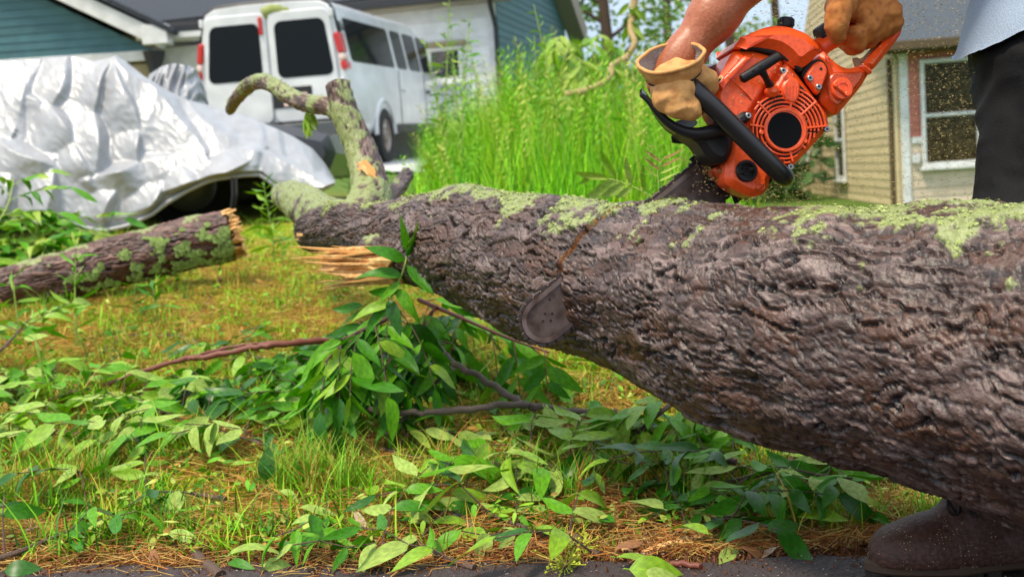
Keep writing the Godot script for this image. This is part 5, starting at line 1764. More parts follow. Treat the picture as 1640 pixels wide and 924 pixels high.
	many("sawdust_specks", chip_mesh(), M.chip, arm_xf, arm_cols, skin_mesh)
	var white := mat(lin(0.75, 0.73, 0.7), 0.2)
	for e in [-1.0, 1.0]:
		g = G.new()
		g.lathe(hc + s * e * 0.031 + u * 0.004 + f * 0.074, f, [Vector2(0.0115, -0.002), Vector2(0.0105, 0.005), Vector2(0.007, 0.0088), Vector2(0, 0.0105)], 14)
		var eye := put("eye", g.auto_mesh(60), white, p)
		g = G.new()
		g.lathe(hc + s * e * 0.031 + u * 0.004 + f * 0.0838, f, [Vector2(0.005, -0.002), Vector2(0.0045, 0.0006), Vector2(0, 0.0012)], 12)
		put("iris", g.auto_mesh(60), hair, eye)
	g = nets([cap(hc + u * 0.052 - f * 0.03, hc + u * 0.055 + f * 0.018, 0.076, 0.07), cap(hc + u * 0.0 - f * 0.05, hc + u * 0.04 - f * 0.04, 0.06, 0.072)], 0.006, 0.02)
	wrinkle(g, func(q): return 0.003 * n1.get_noise_3d(q.x * 120, q.y * 40, q.z * 120))
	put("hair", g.smooth_mesh(), hair, p)
	# shirt with short sleeves and a loose hem over the waistband
	var hem_l := at(1640, 84, 1.80)
	var sh := [cap(shl, shl.lerp(el, 0.62), 0.078, 0.072), cap(shr, shr.lerp(er, 0.62), 0.078, 0.072), cap(shl, shr, 0.085, 0.085), cap(chest + Vector3(0, 0, 0.09), waist + Vector3(0, 0, 0.07), 0.125, 0.118), cap(chest - Vector3(0, 0, 0.09), waist - Vector3(0, 0, 0.07), 0.125, 0.118),
		cap(waist + Vector3(0, 0, 0.08), pelvis + Vector3(-0.085, -0.13, 0.115), 0.12, 0.15), cap(waist - Vector3(0, 0, 0.08), pelvis + Vector3(0.045, -0.13, -0.105), 0.12, 0.15), cap(chest, neck, 0.1, 0.066)]
	for k in sh: k[0] = R.call(k[0]); k[1] = R.call(k[1])
	g = nets(sh, 0.012, 0.05)
	# cut the hem level, hollow below the neckline and cuffs by dropping what lies past them
	var hem: Vector3 = R.call(at(1590, 76, 1.80))
	var keep := PackedInt32Array()
	var cutn := Vector3(-0.45, 0.89, 0).normalized()
	for k in range(0, g.i.size(), 3):
		if maxf(maxf((g.v[g.i[k]] - hem).dot(cutn), (g.v[g.i[k + 1]] - hem).dot(cutn)), (g.v[g.i[k + 2]] - hem).dot(cutn)) > 0.0: keep.append_array([g.i[k], g.i[k + 1], g.i[k + 2]])
	for k in g.v.size():
		var below: float = (g.v[k] - hem).dot(cutn)
		if below < 0.0 and below > -0.03: g.v[k] -= cutn * below
	g.i = keep
	wrinkle(g, func(q): return 0.006 * n1.get_noise_3d(q.x * 9, q.y * 7, q.z * 9) + 0.003)
	put("shirt", g.smooth_mesh(), denim, p)
	# trousers, folds running down the leg
	var tr := [cap(hip, knee, 0.098, 0.092), cap(knee, ankle + Vector3(0, 0.04, 0), 0.088, 0.072), cap(hip2, knee2, 0.098, 0.088), cap(knee2, ankle2 + Vector3(0, 0.04, 0), 0.086, 0.072), cap(pelvis + Vector3(0, -0.03, 0.04), hip, 0.115, 0.1), cap(pelvis + Vector3(0, -0.03, -0.04), hip2, 0.115, 0.1)]
	for k in tr: k[0] = R.call(k[0]); k[1] = R.call(k[1])
	g = nets(tr, 0.010, 0.045)
	wrinkle(g, func(q):
		var w := 1.0 - 2.0 * absf(n2.get_noise_3d(q.x * 5.0 + q.y * 3.0, q.y * 4.0 - q.x * 5.0, q.z * 5.0))
		return 0.013 * w + 0.004 * (1.0 - 2.0 * absf(n2.get_noise_3d(q.x * 16 + q.y * 6, q.y * 12, q.z * 16))))
	keep = PackedInt32Array()
	for k in range(0, g.i.size(), 3):
		if ((g.v[g.i[k]] + g.v[g.i[k + 1]] + g.v[g.i[k + 2]]) / 3.0 - hem).dot(cutn) < 0.03: keep.append_array([g.i[k], g.i[k + 1], g.i[k + 2]])
	g.i = keep
	var trm := put("trousers", g.smooth_mesh(), black, p)
	var xf := []
	var cols := []
	for k in 900:
		var j := rng.randi_range(0, g.v.size() - 1)
		var q: Vector3 = g.v[j]
		if q.z < -0.05 or rng.randf() > 0.85: continue
		xf.append(Transform3D(Basis.from_euler(Vector3(rnd(-3, 3), rnd(-3, 3), rnd(-3, 3))).scaled(Vector3.ONE * rnd(0.2, 0.5)), q + Vector3(-0.001, 0, 0.001)))
		var b := rnd(0.3, 1.0)
		cols.append(Color(0.55 * b, 0.42 * b, 0.28 * b))
	many("sawdust_specks", chip_mesh(), M.chip, xf, cols, trm)
	# boots
	for e in [[foot, ankle, 0], [Vector3(ankle2.x - 0.165, 0.02, ankle2.z), ankle2, 1]]:
		var toe: Vector3 = R.call(Vector3(e[1].x - 0.165 - 0.008, 0.054, e[1].z + 0.004))
		var an: Vector3 = R.call(e[1])
		var bp := [cap(toe + Vector3(0.0, -0.006, 0.012), toe + Vector3(0.0, -0.006, -0.014), 0.034, 0.033), cap(toe + Vector3(-0.010, -0.012, 0), toe + Vector3(0.02, -0.006, 0), 0.032, 0.037), cap(toe + Vector3(0.035, -0.004, 0), toe + Vector3(0.10, 0.026, 0), 0.037, 0.044), cap(toe + Vector3(0.04, -0.008, 0.01), toe + Vector3(0.22, -0.01, 0.0), 0.045, 0.04), cap(toe + Vector3(0.04, -0.008, -0.012), toe + Vector3(0.22, -0.01, 0.0), 0.043, 0.04), cap(toe + Vector3(0.11, 0.04, 0), an + Vector3(0.0, 0.03, 0), 0.045, 0.052), cap(toe + Vector3(0.235, -0.008, 0), an + Vector3(0.02, 0.02, 0), 0.042, 0.05), cap(an, an + Vector3(0.0, 0.1, 0), 0.052, 0.056)]
		g = nets(bp, 0.0055, 0.02)
		for k in g.v.size(): g.v[k].y = maxf(g.v[k].y, 0.036)
		wrinkle(g, func(q): return 0.0022 * (1.0 - 2.0 * absf(n2.get_noise_3d(q.x * 26, q.y * 16, q.z * 12))) * smoothstep(toe.x + 0.04, toe.x + 0.08, q.x) + 0.0006 * n1.get_noise_3d(q.x * 120, q.y * 120, q.z * 120))
		var boot := put("boot", g.smooth_mesh(), boot_m, p)
		# sole: welt and tread blocks
		var out2 := []
		for k in 28:
			var a := TAU * k / 28.0
			var x := cos(a)
			out2.append(Vector2(toe.x + 0.108 + x * 0.160, -(toe.z) + sin(a) * (0.054 if x < -0.1 else 0.046) * (1.0 - 0.12 * exp(-pow((x - 0.25) * 4.0, 2.0)))))
		g = G.new()
		g.prism(out2, 0.022, 0.040, 0.004, Transform3D(Basis(Vector3.RIGHT, Vector3.FORWARD, Vector3.UP), Vector3.ZERO))
		put("welt", g.auto_mesh(40), mat(lin(0.10, 0.055, 0.03), 0.8, {"tex": M.fine, "scale": 20.0}), boot)
		for k in 12:
			if k == 7: continue
			g = G.new()
			var x := toe.x - 0.035 + k * 0.0255
			var w := 0.082 * sqrt(maxf(0.15, 1.0 - pow((x - toe.x - 0.105) / 0.165, 2.0)))
			g.box(Vector3(x, 0.013, toe.z), Vector3(0.02, 0.022, w), 0.003)
			put("tread_block", g.auto_mesh(), sole_m, boot)
		# seam, laces, bow
		g = G.new()
		var seam := []
		for k in 12:
			var a := PI * (k / 11.0) - PI * 0.5
			seam.append(toe + Vector3(0.052 - cos(a) * 0.01, 0.030 * cos(a) + 0.012, sin(a) * 0.046))
		g.tube(seam, [0.0014], 5)
		put("toe_seam", g.auto_mesh(), sole_m, boot)
		for k in 4:
			g = G.new()
			var c := toe + Vector3(0.082 + k * 0.02, 0.056 + k * 0.02, 0)
			g.tube([c + Vector3(0.012, -0.012, 0.026), c + Vector3(0.002, 0.006, 0.012), c + Vector3(-0.002, 0.008, -0.012), c + Vector3(0.012, -0.012, -0.028)], [0.0028], 6)
			put("lace", g.auto_mesh(60), sole_m, boot)
		for b in [[-0.03, 0.03, 0.03], [-0.035, 0.0, 0.045], [0.0, -0.02, 0.05]]:
			g = G.new()
			var c := toe + Vector3(0.085, 0.066, 0.01)
			g.tube(catmull([c, c + Vector3(b[0] * 0.6, 0.02, b[2] * 0.4), c + Vector3(b[0], b[1] * 0.4, b[2]), c + Vector3(b[0] * 0.5, -0.012, b[2] * 0.7), c], 4), [0.0022], 6)
			put("lace_loop", g.auto_mesh(60), sole_m, boot)
		xf = []
		cols = []
		for k in 5000:
			var j := rng.randi_range(0, boot.mesh.surface_get_array_len(0) - 1)
			var q: Vector3 = boot.mesh.surface_get_arrays(0)[Mesh.ARRAY_VERTEX][j] if k == 0 else bootv[j]
			if k == 0: bootv = boot.mesh.surface_get_arrays(0)[Mesh.ARRAY_VERTEX]
			if q.x > toe.x + 0.13 or n1.get_noise_2d(q.x * 25, q.z * 25) < 0.0: continue
			xf.append(Transform3D(Basis.from_euler(Vector3(rnd(-3, 3), rnd(-3, 3), rnd(-3, 3))).scaled(Vector3.ONE * rnd(0.2, 0.55)), q))
			var br := rnd(0.5, 1.1)
			cols.append(Color(0.62 * br, 0.48 * br, 0.27 * br))
		many("sawdust_specks", chip_mesh(), M.chip, xf, cols, boot)
	# ---- left glove: flared cuff, hand over the front handle
	var P := func(px: float, py: float, z: float) -> Vector3: return R.call(sw(px, py, z))
	var gl := [
		cap(P.call(1086, 112, 0.078), P.call(1086, 130, 0.09), 0.026, 0.032), cap(P.call(1084, 132, 0.10), P.call(1084, 146, 0.112), 0.032, 0.030), cap(P.call(1072, 130, 0.10), P.call(1074, 154, 0.118), 0.028, 0.027), cap(P.call(1076, 150, 0.10), P.call(1092, 168, 0.112), 0.022, 0.02), cap(P.call(1094, 130, 0.105), P.call(1092, 146, 0.126), 0.024, 0.020), cap(P.call(1080, 140, 0.08), P.call(1082, 156, 0.09), 0.028, 0.024),
		# fingers: over the knuckles, under the bar and back up behind it
		cap(P.call(1074, 148, 0.118), P.call(1084, 170, 0.130), 0.0165, 0.0155), cap(P.call(1084, 170, 0.130), P.call(1108, 174, 0.128), 0.0155, 0.0145), cap(P.call(1108, 174, 0.128), P.call(1122, 168, 0.108), 0.0145, 0.012),
		cap(P.call(1076, 150, 0.095), P.call(1088, 168, 0.102), 0.0165, 0.0155), cap(P.call(1088, 168, 0.102), P.call(1112, 166, 0.098), 0.0155, 0.0145), cap(P.call(1112, 166, 0.098), P.call(1128, 152, 0.082), 0.0145, 0.0125),
		cap(P.call(1080, 148, 0.07), P.call(1092, 164, 0.074), 0.0165, 0.0155), cap(P.call(1092, 164, 0.074), P.call(1116, 160, 0.068), 0.0155, 0.0145), cap(P.call(1116, 160, 0.068), P.call(1133, 144, 0.058), 0.0145, 0.0125),
		cap(P.call(1082, 144, 0.045), P.call(1096, 158, 0.047), 0.0155, 0.0145), cap(P.call(1096, 158, 0.047), P.call(1119, 154, 0.042), 0.0145, 0.0135), cap(P.call(1119, 154, 0.042), P.call(1134, 138, 0.036), 0.0135, 0.0115),
		# thumb, from the side of the palm across the top
		cap(P.call(1100, 118, 0.085), P.call(1115, 118, 0.105), 0.020, 0.0165), cap(P.call(1115, 118, 0.105), P.call(1132, 128, 0.105), 0.0165, 0.0150), cap(P.call(1132, 128, 0.105), P.call(1137, 142, 0.098), 0.0150, 0.0125)]
	g = nets(gl, 0.0032, 0.008)
	wrinkle(g, func(q): return 0.0022 * (1.0 - 2.0 * absf(n2.get_noise_3d(q.x * 22, q.y * 30, q.z * 22))) + 0.0007 * n1.get_noise_3d(q.x * 90, q.y * 90, q.z * 90))
	var lg := put("left_glove", g.smooth_mesh(), leather, p)
	# cuff as a cloth funnel with inside and rim
	var c0: Vector3 = P.call(1084, 146, 0.088)
	var c1: Vector3 = P.call(1075, 92, 0.118)
	var cax := (c1 - c0).normalized()
	var cx := saw_basis * Vector3(0.98, 0.1, 0.0)
	cx = (cx - cax * cx.dot(cax)).normalized()
	var cz := cx.cross(cax).normalized()
	for part in 2:
		g = G.new()
		var rows := 14
		var n := 48
		for r in rows + 1:
			var t := float(r) / rows
			var c := c0.lerp(c1, t)
			var rx := lerpf(0.034, 0.050, smoothstep(0.0, 1.0, t)) + 0.002 * sin(t * 9.0)
			var rz := lerpf(0.036, 0.046, t)
			if part == 1: rx -= 0.0035; rz -= 0.0035
			for k in n:
				var a := TAU * k / n
				var dirc := cx * cos(a) * rx + cz * sin(a) * rz
				var wob := 1.0 + 0.05 * n2.get_noise_3d(cos(a) * 1.6, sin(a) * 1.6, t * 2.4) + 0.05 * (1.0 - 2.0 * absf(n2.get_noise_3d(cos(a) * 1.1, sin(a) * 1.1 + 4.0, t * 6.0))) * (1.0 - t * 0.6)
				g.p(c + dirc * wob)
		for r in rows:
			for k in n:
				g.q(r * n + k, r * n + (k + 1) % n, (r + 1) * n + (k + 1) % n, (r + 1) * n + k)
		if part == 0:
			put("cuff", g.smooth_mesh(), leather, lg)
			var rim := []
			for k in n + 1:
				rim.append(g.v[rows * n + k % n] * 1.0)
			var g2 := G.new()
			g2.tube(rim, [0.0032], 7)
			put("cuff_binding", g2.smooth_mesh(), leather, lg)
			for hh in [4, 9]:
				var st := []
				for k in n + 1: st.append(g.v[hh * n + k % n])
				if hh == 9: continue
				g2 = G.new()
				g2.tube(st, [0.0012], 5)
				put("stitching", g2.smooth_mesh(), dark_leather, lg)
			# dark elastic strap across the near side of the wrist
			g2 = G.new()
			for k in range(2, 26):
				var q0: Vector3 = g.v[8 * n + k]
				var q1: Vector3 = g.v[7 * n + k]
				var out := (q0 - c0.lerp(c1, 0.55)).normalized() * 0.0016
				g2.p(q0 + out); g2.p(q1 + out)
			for k in 23: g2.q(k * 2, k * 2 + 1, k * 2 + 3, k * 2 + 2)
			put("wrist_strap", g2.smooth_mesh(), mat(lin(0.03, 0.022, 0.018), 0.8), lg)
		else:
			put("lining", g.smooth_mesh(), lining, lg)
	g = G.new()
	g.tube(catmull([P.call(1092, 116, 0.112), P.call(1096, 136, 0.118), P.call(1100, 152, 0.122), P.call(1112, 168, 0.138)], 4), [0.0012], 5)
	put("seam", g.auto_mesh(), dark_leather, lg)
	# ---- right glove round the rear grip
	var ga := sl3(1330, 58, 0.052)
	var gb := sl3(1418, 20, 0.052)
	var bd := (gb - ga).normalized()               # along the grip
	var bu := Vector3(-bd.y, bd.x, 0)              # up, away from the grip
	var W := func(t: float, ang: float, r: float) -> Vector3:   # angle from the top towards us
		var c := ga.lerp(gb, t)
		return R.call(Transform3D(saw_basis, saw_pos) * (c + bu * cos(ang) * r + Vector3(0, 0, sin(ang) * r)))
	var wrl: Vector3 = R.call(wr)
	var gr := [cap(wrl + Vector3(0, 0.05, -0.01), wrl, 0.042, 0.038), cap(wrl, W.call(0.42, 0.15, 0.034), 0.036, 0.030), cap(wrl, W.call(0.72, -0.2, 0.034), 0.034, 0.026), cap(W.call(0.35, 0.0, 0.036), W.call(0.85, -0.5, 0.034), 0.024, 0.02), cap(W.call(0.4, -0.8, 0.034), W.call(0.9, -1.0, 0.034), 0.02, 0.018)]
	var fr := 0.0325
	for k in 4:
		var t: float = [0.36, 0.58, 0.79, 0.985][k]
		var fe: float = [3.9, 4.75, 4.95, 4.9][k]      # how far round each finger reaches
		var rr: float = [0.0145, 0.0155, 0.0155, 0.0145][k]
		var last := Vector3.ZERO
		for j in 9:
			var a := -0.7 - (fe + 0.2 - 0.7) * j / 8.0
			var q: Vector3 = W.call(t - 0.05 * j / 8.0 * (1.0 if k == 0 else 0.6), a, fr - 0.0006 * j)
			if j > 0: gr.append(cap(last, q, rr + 0.002 * sin(j * 0.9), rr + 0.002 * sin((j + 1) * 0.9)))
			last = q
	# thumb down over our side of the grip
	gr.append(cap(P.call(1352, 0, 0.085), P.call(1343, 22, 0.104), 0.024, 0.0185))
	gr.append(cap(P.call(1343, 22, 0.104), P.call(1341, 44, 0.104), 0.0185, 0.0165))
	gr.append(cap(P.call(1341, 44, 0.104), P.call(1343, 58, 0.098), 0.0165, 0.0125))
	gr.append(cap(P.call(1356, -14, 0.07), P.call(1352, 0, 0.085), 0.026, 0.024))
	g = nets(gr, 0.0032, 0.0055)
	wrinkle(g, func(q): return 0.0016 * (1.0 - 2.0 * absf(n2.get_noise_3d(q.x * 26, q.y * 30, q.z * 26))) + 0.0006 * n1.get_noise_3d(q.x * 90, q.y * 90, q.z * 90))
	var rg := put("right_glove", g.smooth_mesh(), dark_leather, p)
	g = G.new()
	for r in 9:
		for k in 28:
			var a := TAU * k / 28.0
			var ud := (er - wr).normalized()
			var sx := ud.cross(Vector3.BACK).normalized()
			var sz := ud.cross(sx).normalized()
			g.p(wrl + ud * (0.02 + r * 0.009) + (sx * cos(a) + sz * sin(a)) * (0.041 + r * 0.0011 + 0.002 * sin(a * 5.0 + r)))
	for r in 8:
		for k in 28: g.q(r * 28 + k, r * 28 + (k + 1) % 28, (r + 1) * 28 + (k + 1) % 28, (r + 1) * 28 + k)
	put("cuff", g.smooth_mesh(), dark_leather, rg)
var bootv := PackedVector3Array()
# ---------------------------------------------------------------- leaves
var leaf_mesh := []
func leaf_meshes() -> void:
	for v in 5:
		var g := G.new()
		var curl: float = [0.16, -0.14, 0.38, 0.06, 0.55][v]
		var fold: float = [0.22, 0.40, 0.14, 0.30, 0.55][v]
		var wide: float = [0.21, 0.19, 0.23, 0.165, 0.2][v]
		var twist: float = [0.3, -0.6, 0.9, -0.2, 0.7][v]
		var n := 8
		for k in n + 1:
			var t := float(k) / n
			var w := wide * 2.35 * pow(t, 0.62) * pow(1.0 - t, 0.95) if k > 0 and k < n else 0.004
			var yc := -curl * t * t + 0.04 * sin(t * 5.0 + v)
			for j in [-1.0, -0.5, 0.0, 0.5, 1.0]:
				var a: float = twist * t
				var off := Vector3(0, absf(j) * w * fold - (j * j) * w * 0.10, j * w)
				off = Vector3(0, off.y * cos(a) - off.z * sin(a), off.y * sin(a) + off.z * cos(a))
				g.p(Vector3(t, yc, 0) + off, Vector2(j * 0.5 + 0.5, t))
		for k in n:
			for j in 4:
				var a := k * 5 + j
				g.q(a, a + 1, a + 6, a + 5)
		g.tube([Vector3(-0.10, 0.01, 0), Vector3(0.0, 0, 0)], [0.012, 0.01], 4)
		leaf_mesh.append(g.smooth_mesh())
func leaf(parent: Node, p: Vector3, dir: Vector3, up: Vector3, l: float, m: Material, kind := -1, narrow := 1.0) -> MeshInstance3D:
	var o := put("leaf", leaf_mesh[kind if kind >= 0 else rng.randi_range(0, 4)], m, parent)
	var x := dir.normalized()
	var z := x.cross(up).normalized()
	if z.length_squared() < 0.5: z = x.cross(Vector3.RIGHT).normalized()
	var y := z.cross(x).normalized()
	o.transform = Transform3D(Basis(x * l, y * l, z * l * narrow), p)
	return o
func pick(w: Array) -> Material:
	return M.leaf[w[rng.randi_range(0, w.size() - 1)]]
func spray(pts: Array, called: String, label: String, n: int, l: float, w: Array, o := {}) -> Node3D:
	var b := thing(called, label, o.get("category", "branch"), pts[0])
	var org: Vector3 = pts[0]
	var c := catmull(pts, 6)
	var g := G.new()
	var loc := []
	for q in c: loc.append(q - org)
	g.tube(loc, ramp([o.get("thick", 0.006), 0.002], c.size()), 6)
	var free: bool = o.get("free", false)
	var droop: float = o.get("droop", 0.1)
	var flat: float = o.get("flat", 0.46)
	for k in n:
		var t := (k + 0.6) / n
		var q: Vector3 = c[mini(int(t * (c.size() - 1)), c.size() - 1)]
		var along: Vector3 = (c[mini(int(t * (c.size() - 1)) + 1, c.size() - 1)] - c[maxi(int(t * (c.size() - 1)) - 1, 0)]).normalized()
		var sd := -1.0 if k % 2 == 0 else 1.0
		var d := (along * rnd(0.1, 0.9) + along.cross(Vector3.UP).normalized() * sd * rnd(0.5, 1.2) + Vector3.UP * rnd(-0.2, 0.45)).normalized()
		var rl: float = o.get("rachis", 0.17) * rnd(0.7, 1.2)
		var pairs := rng.randi_range(2, 4)
		var prev := q
		var rach := [q - org]
		for j in pairs + 1:
			d = (d + Vector3.DOWN * droop * rnd(0.5, 1.5)).normalized()
			var nx := prev + d * rl / (pairs + 1)
			if not free: nx.y = maxf(nx.y, ground(nx.x, nx.z) + rnd(0.008, 0.075))
			rach.append(nx - org)
			var sv := d.cross(Vector3.UP).normalized()
			for e in ([-1.0, 1.0] if j < pairs else [0.0]):
				var ld: Vector3 = (d * (0.55 if e != 0.0 else 1.0) + sv * e * rnd(0.7, 1.1) + Vector3(rnd(-0.2, 0.2), rnd(-0.35, 0.2) - droop * 0.8, rnd(-0.2, 0.2))).normalized()
				var lu := (Vector3.UP * flat + Vector3(rnd(-1, 1), rnd(-0.1, 0.7), rnd(-0.3, 1)) * (1.0 - flat)).normalized()
				var ll := l * rnd(0.7, 1.25)
				var tip := nx + ld * ll
				if not free:
					var gy := ground(tip.x, tip.z) + 0.006
					if tip.y < gy: ld = (Vector3(tip.x, gy + rnd(0, 0.015), tip.z) - nx).normalized()
				leaf(b, nx - org, ld, lu, ll, pick(w))
			prev = nx
		g.tube(rach, [0.0022, 0.0012], 4)
	put("stem", g.auto_mesh(60), o.get("stem", M.twig), b)
	return b
func gp(list: Array) -> Array:
	var out := []
	for p in list: out.append(on_ground(p[0], p[1], p[2] if p.size() > 2 else 0.015))
	return out

func branches() -> void:
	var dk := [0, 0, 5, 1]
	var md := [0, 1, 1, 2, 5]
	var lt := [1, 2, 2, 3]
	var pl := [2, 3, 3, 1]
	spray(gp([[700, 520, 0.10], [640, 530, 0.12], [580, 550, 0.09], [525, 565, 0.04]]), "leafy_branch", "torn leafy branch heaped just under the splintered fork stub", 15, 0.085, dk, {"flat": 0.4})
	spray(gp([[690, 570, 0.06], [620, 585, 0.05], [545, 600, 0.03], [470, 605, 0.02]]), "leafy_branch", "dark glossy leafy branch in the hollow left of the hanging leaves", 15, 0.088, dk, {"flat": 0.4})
	spray(gp([[560, 690], [480, 655], [390, 630], [310, 640]]), "leafy_branch", "leafy branch lying flat in the middle of the leaf heap", 17, 0.085, md)
	spray(gp([[600, 640], [520, 640, 0.03], [450, 585, 0.02], [370, 560, 0.01]]), "leafy_branch", "leafy branch beside the red brown stem at the back of the heap", 15, 0.08, md)
	spray(gp([[430, 715], [340, 690], [250, 660], [170, 640]]), "leafy_branch", "pale leafy branch with upturned leaf undersides, left of the grass tuft", 17, 0.085, pl)
	spray(gp([[250, 735], [160, 705], [80, 690], [0, 700]]), "leafy_branch", "pale leafy branch at the left frame edge above the straw", 11, 0.088, pl)
	spray(gp([[150, 640], [90, 620], [30, 625], [-40, 640]]), "leafy_branch", "light green leafy branch behind the palest leaves at far left", 14, 0.085, lt)
	spray(gp([[-60, 620, 0.06], [-10, 570, 0.10], [20, 540, 0.12], [40, 515, 0.14]]), "leafy_branch", "leafy shoot standing up at the left edge below the cut log", 8, 0.09, lt, {"flat": 0.3})
	spray(gp([[360, 800], [280, 790], [190, 790], [130, 780]]), "leafy_branch", "small spray of leaves on the straw left of the dry tuft", 3, 0.075, [3, 5, 0, 2])
	spray(gp([[610, 720], [690, 735], [760, 715], [800, 690]]), "leafy_branch", "yellowish leafy branch in front of the forked grey twig", 4, 0.085, [2, 4, 1, 3])
	spray(gp([[960, 890], [880, 860], [800, 830], [720, 800]]), "leafy_branch", "leafy branch in the front grass beside the bent grey stick", 6, 0.08, [2, 3, 1, 5])
	spray(gp([[960, 770], [900, 755], [850, 735], [800, 745]]), "leafy_branch", "pale green leaves right of the front grass tuft under the trunk", 5, 0.08, [3, 2, 1])
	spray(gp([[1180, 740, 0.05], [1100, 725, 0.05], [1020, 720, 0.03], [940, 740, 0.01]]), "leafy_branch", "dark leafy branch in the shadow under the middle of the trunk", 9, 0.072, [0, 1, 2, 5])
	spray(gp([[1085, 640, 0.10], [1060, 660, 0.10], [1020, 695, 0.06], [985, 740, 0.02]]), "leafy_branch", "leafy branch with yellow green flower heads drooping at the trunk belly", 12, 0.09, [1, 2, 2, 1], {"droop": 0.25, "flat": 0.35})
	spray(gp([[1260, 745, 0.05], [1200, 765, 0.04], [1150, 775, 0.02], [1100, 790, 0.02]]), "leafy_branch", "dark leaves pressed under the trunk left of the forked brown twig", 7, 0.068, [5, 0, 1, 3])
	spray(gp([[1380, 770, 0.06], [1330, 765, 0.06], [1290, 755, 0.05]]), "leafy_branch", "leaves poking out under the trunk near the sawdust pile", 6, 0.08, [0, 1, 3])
	spray(gp([[660, 900], [610, 870], [560, 855]]), "leafy_branch", "small leaf spray at the road edge by the broken stick", 3, 0.07, [1, 3, 0])
	spray(gp([[-20, 900, 0.02], [40, 880, 0.02], [110, 850], [170, 830]]), "leafy_branch", "leaf spray over the thin stick in the lower left corner", 3, 0.08, [5, 0, 1])
	spray(gp([[760, 910], [700, 890], [650, 850], [700, 830]]), "leafy_branch", "broad leaves at the road edge left of the bent grey stick", 3, 0.09, [0, 1, 3, 2])
	spray(gp([[1090, 850], [1130, 830], [1180, 850]]), "leafy_branch", "dark shiny leaves in the thin grass before the fallen twigs", 3, 0.075, [5, 0])
	spray([at(640, 500, 2.55), at(600, 520, 2.5), at(560, 540, 2.48), at(520, 580, 2.46)], "leafy_branch", "leafy branch tumbling down from the broken fork into the heap", 13, 0.09, [0, 1, 1, 2, 5], {"free": true, "droop": 0.4, "flat": 0.3, "rachis": 0.18})
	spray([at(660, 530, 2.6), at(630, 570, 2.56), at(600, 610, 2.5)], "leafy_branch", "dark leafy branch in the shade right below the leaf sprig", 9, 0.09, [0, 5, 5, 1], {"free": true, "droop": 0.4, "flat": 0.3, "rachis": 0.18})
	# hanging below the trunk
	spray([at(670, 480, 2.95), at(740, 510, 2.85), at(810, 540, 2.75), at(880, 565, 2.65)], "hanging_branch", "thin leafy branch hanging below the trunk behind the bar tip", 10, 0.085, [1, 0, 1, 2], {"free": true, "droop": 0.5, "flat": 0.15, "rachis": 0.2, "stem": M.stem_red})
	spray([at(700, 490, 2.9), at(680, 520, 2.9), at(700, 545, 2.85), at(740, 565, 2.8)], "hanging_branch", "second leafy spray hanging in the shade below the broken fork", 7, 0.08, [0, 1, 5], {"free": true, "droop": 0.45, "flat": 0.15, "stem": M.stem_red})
	# sprig of broad leaves standing against the broken fork
	var sp := thing("leaf_sprig", "upright sprig of broad green leaves standing in front of the broken fork", "branch", at(610, 500, 2.38))
	var g := G.new()
	var st := catmull([at(610, 500, 2.38), at(632, 465, 2.37), at(648, 425, 2.36), at(655, 385, 2.36)], 5)
	var l0 := []
	for q in st: l0.append(q - sp.position)
	g.tube(l0, [0.0035, 0.002], 6)
	put("stem", g.auto_mesh(60), M.stem_green, sp)
	for q in [[650, 402, 652, 345, 1, 0.4], [648, 418, 592, 393, 0, 0.9], [644, 440, 582, 432, 0, 0.9], [652, 398, 672, 372, 2, 0.3], [652, 425, 692, 470, 0, 0.5], [650, 410, 668, 392, 0, 0.2], [640, 450, 610, 480, 1, 0.6], [634, 462, 668, 500, 1, 0.5], [636, 468, 590, 470, 0, 0.8], [625, 485, 570, 500, 2, 0.7], [622, 480, 640, 530, 5, 0.5], [618, 490, 585, 530, 0, 0.5]]:
		var a := at(q[0], q[1], 2.36)
		var b := at(q[2], q[3], 2.33)
		leaf(sp, a - sp.position, b - a, Vector3(0.1, 0.6, 1.0) if q[5] > 0.45 else Vector3(0.8, 0.5, 0.9), (b - a).length() * 1.08, M.leaf[q[4]])
	# sprig behind the trunk, beside the bar
	sp = thing("leaf_sprig", "pale translucent leaf sprig rising behind the trunk left of the guide bar", "branch", at(1095, 350, 2.55))
	g = G.new()
	l0 = []
	for q in catmull([at(1095, 350, 2.55), at(1040, 312, 2.58), at(990, 290, 2.6), at(945, 281, 2.62)], 5): l0.append(q - sp.position)
	g.tube(l0, [0.003, 0.0014], 6)
	l0 = []
	for q in catmull([at(1058, 330, 2.56), at(1056, 300, 2.57), at(1054, 270, 2.58), at(1066, 250, 2.6)], 5): l0.append(q - sp.position)
	g.tube(l0, [0.0022, 0.001], 5)
	put("stem", g.auto_mesh(60), M.stem_green, sp)
	for q in [[985, 289, 958, 240, 2, 0.55], [1010, 300, 999, 250, 3, 0.5], [1030, 308, 1028, 262, 2, 0.5], [975, 287, 917, 278, 4, 0.5], [990, 292, 935, 318, 3, 1.0], [1000, 297, 960, 316, 3, 1.0], [1010, 302, 985, 318, 3, 1.0], [1045, 315, 1075, 290, 2, 0.6], [950, 282, 925, 296, 2, 0.7]]:
		var a := at(q[0], q[1], 2.58)
		var b := at(q[2], q[3], 2.56)
		leaf(sp, a - sp.position, b - a, Vector3(0.5, 0.4, 1.0), (b - a).length(), M.leaf[q[4]], 1, q[5] + 0.1)
	for k in 7:
		var a := at(1055 + k * 1.2, 290 - k * 6, 2.58)
		var b := a + cam_basis * Vector3(0.045 if k % 2 == 0 else -0.03, 0.02, 0.01)
		leaf(sp, a - sp.position, b - a, Vector3(0.2, 0.8, 0.8), 0.05, M.leaf_brown if k > 2 else M.leaf[4], 3, 0.5)
